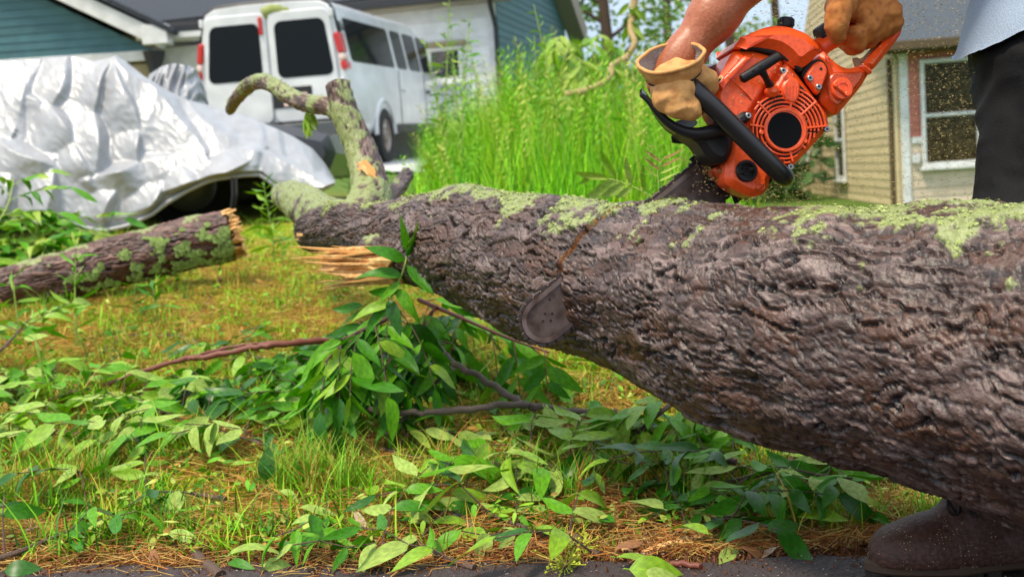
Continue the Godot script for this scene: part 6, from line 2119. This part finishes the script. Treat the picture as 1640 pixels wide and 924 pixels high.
	# leaf cluster hanging from the bare arching branch
	sp = thing("leaf_sprig", "small yellow green leaf cluster hanging from the bare arching branch", "branch", at(492, 172, 3.3))
	for k in 14:
		var a := at(492 + rnd(-5, 5), 178 + rnd(0, 22), 3.3 + rnd(-0.03, 0.03))
		leaf(sp, a - sp.position, Vector3(rnd(-0.6, 0.6), -1, rnd(-0.4, 0.6)), Vector3(rnd(-1, 1), 0.2, 1), 0.045, M.leaf[4 if k % 3 else 2])
	# leafy shrub growth at the left, before the cover
	for q in [[[-40, 440, 0.0], [-20, 380, 0.1], [10, 330, 0.2], [20, 285, 0.3], "leafy bush stem reaching highest against the silver cover at far left"], [[60, 430, 0.0], [70, 400, 0.1], [90, 370, 0.16], [120, 350, 0.18], "leafy bush stem leaning right just above the cut log"], [[10, 430, 0.0], [40, 400, 0.1], [55, 375, 0.15], [60, 345, 0.2], "leafy bush stem in the middle of the left shrub"], [[-60, 440, 0.0], [-50, 420, 0.05], [-10, 400, 0.1], [30, 395, 0.1], "low leafy bush stem hugging the cut log at far left"]]:
		var pts := []
		for k in 4: pts.append(at(q[k][0], q[k][1], 5.0 + 0.1 * k))
		spray(pts, "bush", q[4], 13, 0.115, [1, 2, 1, 4, 0], {"free": true, "droop": 0.12, "category": "bush", "rachis": 0.22, "stem": M.stem_green, "flat": 0.4})
	spray([at(895, 200, 7.6), at(905, 120, 7.6), at(912, 85, 7.6), at(905, 62, 7.6)], "broken_treetop", "wilted yellow green broken branch sticking out of the tall grass", 9, 0.15, [4, 2, 4, 3], {"free": true, "droop": 0.5, "flat": 0.2, "rachis": 0.28, "thick": 0.014})
	spray([at(935, 190, 7.8), at(938, 120, 7.8), at(930, 80, 7.8), at(945, 62, 7.8)], "broken_treetop", "wilted branch right of the first one, beside the curved dry bough", 7, 0.14, [4, 2, 2, 1], {"free": true, "droop": 0.5, "flat": 0.2, "rachis": 0.26, "thick": 0.014})

# ---------------------------------------------------------------- twigs on the ground
func stick(called: String, label: String, m: Material, runs: Array, cat := "twig") -> Node3D:
	var t: Node3D = null
	for q in runs:
		var pts := []
		for p in q[0]: pts.append(on_ground(p[0], p[1], p[2] if p.size() > 2 else q[1] * 0.7))
		if t == null: t = thing(called, label, cat, pts[0])
		var c := catmull(pts, 6)
		var g := G.new()
		var loc := []
		var rd := []
		for k in c.size():
			loc.append(c[k] - t.position + Vector3(rng.randfn(0, 1), rng.randfn(0, 1), rng.randfn(0, 1)) * q[1] * 0.25)
			rd.append(lerpf(q[1], q[2], float(k) / c.size()) * rnd(0.85, 1.25))
		g.tube(loc, rd, 7)
		put("stem" if t.get_child_count() == 0 else "side_shoot", g.auto_mesh(70), m, t)
	return t
func twigs() -> void:
	stick("fallen_limb", "long grey forked twig lying in front of the leaf heap below the bar tip", M.twig_gray, [[[[985, 664, 0.05], [920, 660, 0.06], [860, 652, 0.06], [820, 648, 0.08], [740, 656, 0.09], [660, 662, 0.08], [585, 660, 0.07]], 0.009, 0.006], [[[835, 648, 0.07], [800, 622, 0.10], [760, 600, 0.13], [725, 580, 0.15], [700, 555, 0.17], [675, 525, 0.20]], 0.008, 0.005], [[[725, 590, 0.13], [705, 608, 0.11], [680, 622, 0.09], [650, 642, 0.07]], 0.006, 0.004], [[[660, 662, 0.07], [630, 680, 0.05], [605, 692, 0.03]], 0.006, 0.003]])
	stick("red_twig", "reddish brown bare stem lying across the grass left of the leaf heap", M.stem_red, [[[[165, 618, 0.03], [230, 594, 0.05], [295, 576, 0.06], [340, 570, 0.07], [400, 558, 0.08], [455, 551, 0.08], [525, 546, 0.08]], 0.006, 0.009], [[[300, 576, 0.06], [340, 562, 0.07], [400, 552, 0.08], [440, 548, 0.08]], 0.004, 0.004]])
	stick("dry_twig", "crooked dry twig on the mossy straw below the cut log", M.twig, [[[[165, 566], [190, 546], [215, 538], [250, 540], [285, 540], [318, 553]], 0.009, 0.007], [[[285, 532], [320, 500], [340, 470], [352, 445]], 0.007, 0.006], [[[205, 540], [190, 522], [170, 515]], 0.006, 0.004], [[[180, 520], [215, 508], [232, 490]], 0.008, 0.005]])
	stick("dry_twig", "thin brown stick lying in the lower left corner", M.twig, [[[[10, 878], [60, 866], [110, 857], [170, 850]], 0.006, 0.005], [[[40, 880], [66, 862]], 0.005, 0.004]])
	stick("broken_stick", "stubby broken stick lying on the road edge at the front", M.twig, [[[[308, 888, 0.012], [325, 902, 0.012], [352, 922, 0.012]], 0.010, 0.011]])
	stick("dry_twig", "bent grey stick in the front grass ending at the yellow flowers", M.twig_gray, [[[[712, 808], [735, 830], [760, 852], [800, 868], [850, 874], [935, 872]], 0.010, 0.008]])
	stick("dry_twig", "long curved twig on the grass in front of the boot", M.twig, [[[[1130, 799], [1180, 798], [1205, 806], [1230, 820], [1280, 826], [1335, 824]], 0.009, 0.006]])
	stick("dry_twig", "brown twig running from under the trunk to the boot toe", M.twig_gray, [[[[1265, 738, 0.02], [1280, 768, 0.012], [1310, 800], [1350, 822], [1400, 832], [1470, 838]], 0.008, 0.006]])
	stick("red_stick", "short dark red stick lying on the road right of the pale leaf", M.stem_red, [[[[1035, 899, 0.016], [1080, 903, 0.016], [1122, 908, 0.016]], 0.006, 0.004]])
	stick("dry_twig", "small forked twig beside the dark shiny leaves at the front", M.twig_gray, [[[[860, 760], [885, 775], [920, 795]], 0.004, 0.004], [[[880, 770], [888, 800]], 0.004, 0.002]])
	stick("dry_twig", "thin dark twig lying left of the pale leaf spray", M.twig, [[[[-20, 732], [60, 728], [150, 722]], 0.005, 0.003]])
	# dry bough hanging above the tall grass
	var t := thing("dry_bough", "curved dry bough arching out of the tall grass toward the trees", "branch", at(910, 152, 7.0))
	var g := G.new()
	var l0 := []
	for q in catmull([at(905, 152, 7.0), at(935, 146, 7.0), at(962, 134, 7.0), at(978, 122, 7.0), at(981, 104, 7.05), at(1003, 92, 7.1), at(1017, 68, 7.1), at(1010, 48, 7.15), at(1014, 20, 7.2), at(1020, -30, 7.2)], 5): l0.append(q - t.position)
	g.tube(l0, ramp([0.026, 0.017, 0.02, 0.018, 0.026], l0.size()), 7)
	wrinkle(g, func(p): return 0.004 * n1.get_noise_3d(p.x * 20, p.y * 20, p.z * 20))
	put("stem", g.smooth_mesh(), mat(lin(0.42, 0.29, 0.13), 0.8), t)
	for q in [[1008, 40], [1014, 10], [985, 118]]:
		for k in 6:
			leaf(t, at(q[0] + rnd(-6, 6), q[1] + rnd(-8, 8), 7.15) - t.position, Vector3(rnd(-1, 1), -0.7, rnd(-0.5, 0.5)), Vector3(rnd(-1, 1), 0.5, 1), 0.11, M.leaf[4])

# ---------------------------------------------------------------- grass
func tuft(n: int, h: float, spread: float, lean: float, wide: float, segs := 3) -> ArrayMesh:
	var g := G.new()
	for k in n:
		var a := rnd(0, TAU)
		var o := Vector3(rng.randfn(0, spread), 0, rng.randfn(0, spread))
		var hh := h * rnd(0.45, 1.1)
		var out := Vector3(cos(a), 0, sin(a)) * lean * hh * rnd(0.2, 1.2)
		var w := Vector3(-sin(a), 0, cos(a)) * wide * rnd(0.6, 1.2)
		var s := rnd(0.8, 1.15)
		for j in segs + 1:
			var t := float(j) / segs
			g.col = Color(s, s * rnd(0.95, 1.05), s)
			var c := o + Vector3(0, hh * (t - 0.25 * lean * t * t), 0) + out * t * t
			var ww := w * (1.0 - pow(t, 1.6)) + w * 0.03
			g.p(c - ww); g.p(c + ww)
		var b := g.v.size() - (segs + 1) * 2
		for j in segs:
			g.q(b + j * 2, b + j * 2 + 1, b + j * 2 + 3, b + j * 2 + 2)
	return g.smooth_mesh()
func tall_grass() -> void:
	var xf := [[], [], []]
	var cols := [[], [], []]
	for k in 5200:
		var d := 4.3 + 10.7 * pow(rng.randf(), 0.8)
		var px := rnd(655.0, 1330.0)
		var p := on_z(px, 300.0, d)
		if px > 1150.0: continue
		if px < 708.0: continue
		if p.x < -1.05 + 0.174 * (d - 15.0) and d > 13.0: continue
		if d < 6.0 and rng.randf() < 0.5: continue
		p.y = ground(p.x, p.z)
		var tall := (0.84 + 0.32 * n1.get_noise_2d(p.x * 1.7, p.z * 1.7)) * rnd(0.75, 1.15) * lerpf(0.60, 1.04, smoothstep(4.3, 10.0, d)) * lerpf(0.55, 1.0, smoothstep(715.0, 880.0, px))
		if px > 1110.0: tall *= 0.7
		var v := rng.randi_range(0, 2)
		xf[v].append(Transform3D(Basis(Vector3.UP, rnd(0, TAU)).scaled(Vector3(1, tall, 1)), p))
		var s := rnd(0.55, 1.2)
		var y := n1.get_noise_2d(p.x * 2.3 + 9.0, p.z * 2.3)
		var c := Color(0.19, 0.56, 0.004).lerp(Color(0.40, 0.70, 0.006), smoothstep(-0.2, 0.4, y))
		if rng.randf() < 0.10: c = Color(0.60, 0.50, 0.06)
		if rng.randf() < 0.18: c = Color(0.05, 0.22, 0.01)
		cols[v].append(Color(c.r * s, c.g * s, c.b * s))
	for v in 3:
		many("tall_grass", tuft(18, 1.15, 0.09, 0.22, 0.0036, 5), M.blade, xf[v], cols[v])
	# thin seed stalks over the field, one mass
	var g0 := G.new()
	g0.tube([Vector3.ZERO, Vector3(0.01, 0.5, 0), Vector3(0.04, 0.9, 0.01), Vector3(0.1, 1.18, 0.02)], [0.0022, 0.002, 0.0016, 0.001], 4)
	for k in 26:
		var t := 0.55 + 0.45 * k / 26.0
		var q := Vector3(0.1 * t * t, 1.18 * t, 0.02 * t)
		var a := k * 2.4
		g0.tri(q, q + Vector3(cos(a) * 0.03, 0.045, sin(a) * 0.03), q + Vector3(cos(a) * 0.02 - sin(a) * 0.006, 0.02, sin(a) * 0.02 + cos(a) * 0.006))
	var sx := []
	var sc := []
	for k in 420:
		var d := rnd(5.0, 14.0)
		var px := rnd(705.0, 1140.0)
		var p := on_z(px, 300.0, d)
		p.y = ground(p.x, p.z)
		sx.append(Transform3D((Basis(Vector3.UP, rnd(0, TAU)) * Basis(Vector3.RIGHT, rnd(-0.12, 0.12))).scaled(Vector3(1.2, rnd(0.75, 1.15) * lerpf(0.7, 1.0, smoothstep(5.0, 10.0, d)) * lerpf(0.62, 1.0, smoothstep(715.0, 880.0, px)), 1.2)), p))
		sc.append([Color(0.28, 0.58, 0.015), Color(0.17, 0.44, 0.02), Color(0.52, 0.54, 0.10)][rng.randi_range(0, 2)] * rnd(0.7, 1.1))
	many("grass_stalks", g0.smooth_mesh(), M.blade, sx, sc)
	# seed stalks and horseweeds that stand out
	var spots := [[708, 210, 9.5, "weed stalk just right of the van's rear wheel"], [722, 205, 9, "tall weed stalk before the van's middle side window"], [738, 240, 8, "weed stalk low in front of the white garage wall"], [752, 205, 9.6, "tall weed stalk under the white framed garage window"], [765, 230, 8.6, "weed stalk below the right edge of the garage window"], [780, 215, 9.4, "weed stalk in front of the white garage corner"], [712, 285, 7, "short weed at the left edge of the tall grass behind the fork"], [735, 290, 6.4, "weed stalk near the hump of the trunk top"], [716, 250, 8.5, "slender weed beside the van's front door"], [828, 200, 9, "weed stalk before the teal gable wall"], [858, 190, 9.5, "weed stalk under the wilted broken branch"], [1000, 260, 6.5, "weed in the grass just left of the hand guard"], [870, 255, 6.6, "weed stalk in the middle of the grass above the kerf"], [915, 280, 6, "weed low in the grass above the left part of the trunk"]]
	for s in spots:
		var p := on_z(s[0], s[1], s[2])
		p.y = ground(p.x, p.z)
		var t := thing("tall_weed", s[3], "weed", p, "weed stalks above the tall grass")
		var h := rnd(1.05, 1.4)
		var g := G.new()
		var bend := Vector3(rnd(-0.15, 0.15), 0, rnd(-0.1, 0.1))
		g.tube([Vector3.ZERO, Vector3(0, h * 0.5, 0) + bend * 0.3, Vector3(0, h, 0) + bend], [0.006, 0.005, 0.002], 5)
		put("stem", g.auto_mesh(60), M.stem_green, t)
		for k in 34:
			var y := h * (0.15 + 0.83 * k / 34.0)
			var a := k * 2.4
			leaf(t, Vector3(0, y, 0) + bend * pow(y / h, 2.0), Vector3(cos(a), rnd(0.3, 0.9), sin(a)), Vector3(-cos(a), 0.6, -sin(a)), rnd(0.09, 0.15) * (1.15 - 0.6 * y / h), M.leaf[[2, 4, 1][k % 3]], -1, 0.45)
func lawn() -> void:
	var kinds := [tuft(9, 0.055, 0.014, 0.7, 0.0016), tuft(7, 0.040, 0.02, 1.1, 0.002), tuft(12, 0.10, 0.02, 0.8, 0.0015, 4), tuft(8, 0.028, 0.02, 0.9, 0.0026)]
	var xf := [[], [], [], []]
	var cols := [[], [], [], []]
	for k in 40000:
		var d := 1.86 + 5.6 * pow(rng.randf(), 1.7)
		var px := rnd(-500.0, 1900.0)
		var p := on_z(px, 500.0, d)
		if p.z > road_edge(p.x) - rnd(-0.01, 0.16): continue
		p.y = ground(p.x, p.z)
		var k1 := n1.get_noise_2d(p.x * 1.1 + 3.0, p.z * 1.1)
		var k2 := n1.get_noise_2d(p.x * 4.0, p.z * 4.0 + 31.0)
		var dens := 0.24 + k1 * 0.5 + k2 * 0.6 + (0.25 if p.x > 0.2 else 0.0) - 0.25 * (1.0 - smoothstep(1.9, 2.3, d))
		if rng.randf() > dens: continue
		var v := 0
		var q := rng.randf()
		if q < 0.35: v = 1
		elif q < 0.52 and k2 > -0.1: v = 2
		elif q < 0.68: v = 3
		xf[v].append(Transform3D(Basis(Vector3.UP, rnd(0, TAU)).scaled(Vector3.ONE * rnd(0.7, 1.35)), p))
		var s := rnd(0.7, 1.15)
		var c := Color(0.14, 0.44, 0.008).lerp(Color(0.36, 0.56, 0.012), rng.randf())
		var z := rng.randf()
		if z < 0.2: c = Color(0.56, 0.36, 0.06)
		elif z < 0.3: c = Color(0.06, 0.20, 0.02)
		cols[v].append(Color(c.r * s, c.g * s, c.b * s))
	for k in 21000:
		var p := on_z(rnd(-600.0, 1300.0), 500.0, rnd(2.2, 7.0))
		p.y = ground(p.x, p.z)
		if n1.get_noise_2d(p.x * 2.2 + 12.0, p.z * 2.2) + rnd(-0.3, 0.3) < -0.05: continue
		xf[3].append(Transform3D(Basis(Vector3.UP, rnd(0, TAU)).scaled(Vector3.ONE * rnd(0.6, 1.2)), p))
		cols[3].append(Color(0.52, 0.58, 0.015).lerp(Color(0.34, 0.54, 0.010), rng.randf()) * rnd(0.75, 1.1))
	for v in 4: many("lawn_grass", kinds[v], M.blade, xf[v], cols[v])
	# small leaves of low plants and shredded leaf bits between the blades
	var cx := []
	var cc := []
	for k in 16000:
		var p := on_z(rnd(-400.0, 1500.0), 500.0, 1.92 + 4.8 * pow(rng.randf(), 1.5))
		if p.z > road_edge(p.x) - 0.05: continue
		p.y = ground(p.x, p.z) + rnd(0.006, 0.035)
		if n1.get_noise_2d(p.x * 3.1 + 55.0, p.z * 3.1) + rnd(-0.3, 0.3) < 0.0: continue
		cx.append(Transform3D((Basis(Vector3.UP, rnd(0, TAU)) * Basis(Vector3.BACK, rnd(-0.7, 0.7)) * Basis(Vector3.RIGHT, rnd(-0.6, 0.6))).scaled(Vector3.ONE * rnd(0.012, 0.034)), p))
		cc.append([Color(0.14, 0.42, 0.01), Color(0.30, 0.55, 0.03), Color(0.07, 0.26, 0.01), Color(0.48, 0.56, 0.10), Color(0.55, 0.30, 0.06)][rng.randi_range(0, 4)] * rnd(0.7, 1.1))
	many("ground_cover", leaf_mesh[2], M.blade, cx, cc)
	# a few big dry green tussocks in front
	xf = [[]]
	cols = [[]]
	for q in [[500, 790], [470, 775], [530, 770], [440, 790], [560, 790], [510, 750], [960, 760], [930, 800], [1010, 780], [340, 730], [60, 760], [150, 770], [700, 770], [1090, 800], [830, 790], [1250, 770], [640, 800], [120, 800], [20, 800], [200, 745]]:
		for k in 7:
			var p := on_ground(q[0] + rng.randfn(0, 18), q[1] + rng.randfn(0, 7), 0.0)
			xf[0].append(Transform3D(Basis(Vector3.UP, rnd(0, TAU)).scaled(Vector3.ONE * rnd(0.7, 1.2)), p))
			var c: Color = [Color(0.22, 0.42, 0.02), Color(0.36, 0.40, 0.04), Color(0.48, 0.22, 0.04), Color(0.14, 0.36, 0.02)][rng.randi_range(0, 3)]
			cols[0].append(c)
	many("dry_tussock", tuft(13, 0.12, 0.012, 0.85, 0.0013, 5), M.blade, xf[0], cols[0])
	# straw and fallen pine needles
	var nd := G.new()
	nd.tube([Vector3(-0.04, 0, 0), Vector3(0, 0.003, 0.004), Vector3(0.04, 0.0, 0)], [0.0008, 0.0009, 0.0004], 3)
	var ndm := nd.smooth_mesh()
	xf = [[]]
	cols = [[]]
	for k in 34000:
		var d := 1.78 + 4.2 * pow(rng.randf(), 1.9)
		var p := on_z(rnd(-60.0, 1700.0), 500.0, d)
		if p.z > road_edge(p.x) + 0.05 * absf(rng.randfn(0, 1)) - 0.02: continue
		if n1.get_noise_2d(p.x * 2.4 + 70.0, p.z * 2.4) + rnd(-0.5, 0.5) < -0.25: continue
		p.y = ground(p.x, p.z) + rnd(0.002, 0.018)
		xf[0].append(Transform3D((Basis(Vector3.UP, rnd(0, TAU)) * Basis(Vector3.BACK, rng.randfn(0, 0.2))).scaled(Vector3(rnd(0.5, 1.4), 1, 1)), p))
		var c: Color = [Color(0.54, 0.23, 0.05), Color(0.38, 0.13, 0.035), Color(0.64, 0.42, 0.12), Color(0.48, 0.30, 0.09)][rng.randi_range(0, 3)]
		var s := rnd(0.6, 1.1)
		cols[0].append(Color(c.r * s, c.g * s, c.b * s))
	for k in 15000:
		var p := on_z(rnd(-60.0, 1200.0), 500.0, rnd(2.3, 5.0))
		p.y = ground(p.x, p.z) + rnd(0.004, 0.02)
		xf[0].append(Transform3D((Basis(Vector3.UP, rnd(0, TAU)) * Basis(Vector3.BACK, rng.randfn(0, 0.2))).scaled(Vector3(rnd(0.5, 1.3), 1.2, 1.2)), p))
		var c: Color = [Color(0.54, 0.30, 0.05), Color(0.62, 0.50, 0.10), Color(0.40, 0.20, 0.04)][rng.randi_range(0, 2)]
		cols[0].append(c * rnd(0.6, 1.1))
	many("pine_straw", ndm, M.straw, xf[0], cols[0])

# ---------------------------------------------------------------- small weeds
func weed(p: Vector3, h: float, n: int, l: float, narrow: float, label: String, w: Array) -> void:
	var t := thing("weed", label, "weed", p)
	var g := G.new()
	var bend := Vector3(rnd(-0.1, 0.1), 0, rnd(-0.05, 0.05)) * h
	g.tube([Vector3.ZERO, Vector3(0, h * 0.5, 0) + bend * 0.3, Vector3(0, h, 0) + bend], [0.004, 0.003, 0.0012], 5)
	put("stem", g.auto_mesh(60), M.stem_green, t)
	for k in n:
		var y := h * (0.2 + 0.8 * k / n)
		var a := k * 2.4
		leaf(t, Vector3(0, y, 0) + bend * pow(y / h, 2.0), Vector3(cos(a), rnd(0.1, 0.8), sin(a)), Vector3(-cos(a) * 0.5, 1, -sin(a) * 0.5), l * rnd(0.7, 1.1) * (1.1 - 0.4 * y / h), pick(w), -1, narrow)
func weeds() -> void:
	weed(on_ground(441, 428, 0.0), 0.36, 30, 0.12, 0.5, "bright green weed with narrow leaves between cut log and fork", [1, 2, 2])
	weed(on_ground(455, 436, 0.0), 0.17, 12, 0.08, 0.5, "shorter weed at the foot of the bright green one", [1, 2])
	weed(on_ground(122, 560, 0.0), 0.28, 14, 0.10, 0.38, "slender weed standing before the middle of the cut log", [1, 2])
	weed(on_ground(30, 545, 0.0), 0.22, 12, 0.10, 0.4, "slender weed before the left end of the cut log", [1, 2])
	weed(on_ground(72, 640, 0.0), 0.16, 10, 0.09, 0.45, "small weed left of the red brown stem", [1, 2, 0])
	weed(on_ground(250, 505, 0.0), 0.12, 12, 0.09, 0.6, "low leafy weed under the cut log", [1, 0])
	weed(on_ground(215, 512, 0.0), 0.11, 10, 0.09, 0.6, "low weed left of another under the cut log", [1, 0])
	weed(on_ground(425, 745, 0.0), 0.08, 7, 0.075, 0.8, "single dark upright leaf shoot in the dry grass tuft", [5, 0])
	weed(on_ground(620, 350, 0.0), 0.3, 14, 0.12, 0.6, "leafy weed right of the rising limb", [1, 2])
	weed(on_ground(560, 320, 0.0), 0.3, 14, 0.12, 0.6, "leafy weed in the fork left of the rising limb", [1, 2, 0])
	# yellow flower heads on the right leafy branch and by the grey stick
	for q in [[1050, 640, 0.10, "yellow green flower head against the belly of the trunk"], [1005, 680, 0.05, "yellow green flower head drooping over the pointed leaves"], [930, 878, 0.02, "yellow green flower cluster at the end of the bent stick"], [905, 905, 0.02, "yellow green flower cluster on the road edge at the front"]]:
		var p := on_ground(q[0], q[1], q[2])
		var t := thing("flower_head", q[3], "flower", p)
		var g := G.new()
		for k in 60:
			var u := Vector3(rng.randfn(0, 0.017), rng.randfn(0, 0.010), rng.randfn(0, 0.017))
			g.col = Color(0.45, 0.5, 0.05) * rnd(0.7, 1.1)
			g.tube([u * 0.4, u], [0.0007], 3)
			g.box(u, Vector3.ONE * rnd(0.002, 0.004), 0.0, Basis.from_euler(Vector3(rnd(0, 3), rnd(0, 3), 0)))
		put("florets", g.auto_mesh(60), M.chip, t)

# ---------------------------------------------------------------- loose leaves, chips, sawdust
func litter() -> void:
	for k in 75:
		var px := rnd(-20, 1400)
		var py := rnd(560, 905) if px < 950 else rnd(720, 900)
		var p := on_ground(px, py, rnd(0.012, 0.04))
		if p.z > -1.72: continue
		var a := rnd(0, TAU)
		var t := tag(put("loose_leaf", leaf_mesh[k % 5], M.leaf[[0, 3, 2][k % 3]]), ["dark green leaf lying loose on its own in the foreground grass", "pale upturned leaf lying loose on its own in the foreground grass", "bright green leaf lying loose on its own in the foreground grass"][k % 3], "leaf", "loose green leaves strewn over the grass")
		var x := Vector3(cos(a), rnd(-0.15, 0.3), sin(a)).normalized()
		var up := Vector3(rnd(-0.4, 0.4), 1, rnd(-0.2, 0.6)).normalized()
		var z := x.cross(up).normalized()
		var l := rnd(0.05, 0.095)
		t.transform = Transform3D(Basis(x * l, z.cross(x) * l, z * l * rnd(0.8, 1.25)), p)
	for q in [[[5, 915], [60, 905], 5, 0.03, "big dark glossy leaf with a clear midrib in the lower left corner"], [[1008, 912], [1092, 916], 2, 0.03, "bright pale green leaf on the road at the bottom edge"], [[815, 790], [812, 840], 0, 0.03, "upright dark green leaf before the bent grey stick"], [[425, 770], [427, 708], 5, 0.03, "single dark leaf standing upright in the dry grass tuft"], [[1030, 925], [1080, 920], 3, 0.02, "pale leaf lapping the bright one at the bottom edge"], [[420, 905], [470, 908], 3, 0.02, "small pale leaf lying on the road edge"]]:
		var a := on_ground(q[0][0], q[0][1], q[3])
		var b := a + (at(q[1][0], q[1][1], 1.85) - at(q[0][0], q[0][1], 1.85))
		var t := tag(put("loose_leaf", leaf_mesh[0], M.leaf[q[2]]), q[4], "leaf")
		var x := b - a
		var l := x.length() * 1.05
		x = x.normalized()
		var z := x.cross(Vector3(0, 0.9, 0.8)).normalized()
		t.transform = Transform3D(Basis(x * l, z.cross(x) * l, z * l * 1.5), a)
	var br := [[585, 845, 0.05, 1], [1185, 880, 0.055, 0], [985, 885, 0.05, 0], [890, 605, 0.03, 1], [1245, 877, 0.045, 1], [240, 885, 0.05, 0], [310, 868, 0.045, 0], [620, 905, 0.04, 0], [1330, 852, 0.05, 0], [1200, 720, 0.05, 0], [810, 780, 0.05, 0], [60, 842, 0.035, 1], [1060, 888, 0.05, 1], [640, 690, 0.05, 1]]
	for q in br:
		var p := on_ground(q[0], q[1], 0.02)
		var t := tag(put("dead_leaf", leaf_mesh[2 + q[3]], M.leaf_pale if q[3] else M.leaf_brown), "curled brown dead leaf lying on the straw near the road", "leaf", "brown dead leaves on the straw")
		var a := rnd(0, TAU)
		t.transform = Transform3D(Basis.from_euler(Vector3(rnd(-0.4, 0.6), a, rnd(-0.4, 0.4))).scaled(Vector3(q[2], q[2] * 1.6, q[2] * 1.4)), p)
	# wood chips hacked off near the splintered fork and at the front
	var spots := [[590, 455], [600, 470], [575, 462], [420, 430], [1010, 885], [1055, 878], [1090, 868], [1120, 860], [470, 440], [300, 528]]
	for q in spots:
		var p := on_ground(q[0], q[1], 0.012)
		var g := G.new()
		g.prism([Vector2(-0.03, -0.007), Vector2(0.01, -0.011), Vector2(0.035, -0.003), Vector2(0.022, 0.008), Vector2(-0.02, 0.01)], -0.003, 0.003, 0.001)
		var t := tag(put("wood_chip", g.auto_mesh(), M.fresh_wood), "pale splintered wood chip lying on the ground", "wood chip", "wood chips by the broken fork and road")
		t.transform = Transform3D(Basis.from_euler(Vector3(rnd(1.2, 1.9), rnd(0, TAU), rnd(-0.3, 0.3))).scaled(Vector3.ONE * rnd(0.7, 1.2)), p)
	# sawdust on the ground by the boot
	var xf := []
	var cols := []
	var cm := chip_mesh()
	for k in 15000:
		var p := on_ground(1430 + rng.randfn(0, 65), 793 + rng.randfn(0, 19), 0.006)
		p.y += absf(rng.randfn(0, 0.006))
		xf.append(Transform3D(Basis.from_euler(Vector3(rnd(-3, 3), rnd(-3, 3), rnd(-3, 3))).scaled(Vector3.ONE * rnd(0.5, 1.3)), p))
		var s := rnd(0.6, 1.1)
		cols.append(Color(0.72 * s, 0.56 * s, 0.16 * s))
	for k in 2600:
		var x := rnd(-1.2, 1.2)
		var z := rnd(-1.95, -1.45)
		xf.append(Transform3D(Basis.from_euler(Vector3(rnd(-0.4, 0.4), rnd(-3, 3), rnd(-0.4, 0.4))).scaled(Vector3.ONE * rnd(0.2, 0.7)), Vector3(x, 0.017, z)))
		var s := rnd(0.3, 1.0)
		cols.append(Color(0.6 * s, 0.52 * s, 0.42 * s))
	for k in 900:
		var p := on_ground(rnd(900, 1500), rnd(720, 880), 0.01)
		xf.append(Transform3D(Basis.from_euler(Vector3(rnd(-3, 3), rnd(-3, 3), rnd(-3, 3))).scaled(Vector3.ONE * rnd(0.3, 0.8)), p))
		cols.append(Color(0.7, 0.6, 0.35) * rnd(0.5, 1.0))
	many("sawdust", cm, M.chip, xf, cols)
	# shavings flying off the chain toward the operator
	xf = []
	cols = []
	for k in 10000:
		var d := rnd(1.85, 2.9)
		var px := rnd(1180, 1625) if k % 4 else rnd(1000, 1300)
		var py := rnd(-20, 330)
		var p := at(px, py, d)
		xf.append(Transform3D(Basis.from_euler(Vector3(rnd(-3, 3), rnd(-3, 3), rnd(-0.4, 1.2))).scaled(Vector3(rnd(0.3, 1.2), 0.4, 0.28)), p))
		var s := rnd(0.5, 1.1)
		cols.append(Color(0.72 * s, 0.54 * s, 0.22 * s))
	many("flying_sawdust", cm, M.chip, xf, cols)
	# crumbs of soil along the road edge
	xf = []
	cols = []
	for k in 3500:
		var x := rnd(-1.3, 1.3)
		var z := road_edge(x) + rng.randfn(-0.03, 0.05)
		xf.append(Transform3D(Basis.from_euler(Vector3(rnd(-3, 3), rnd(-3, 3), rnd(-3, 3))).scaled(Vector3(1, 3, 1.5) * rnd(0.4, 1.4)), Vector3(x, ground(x, z) + 0.012, z)))
		var s := rnd(0.4, 1.1)
		cols.append(Color(0.20 * s, 0.075 * s, 0.035 * s))
	many("soil_crumbs", cm, M.chip, xf, cols)
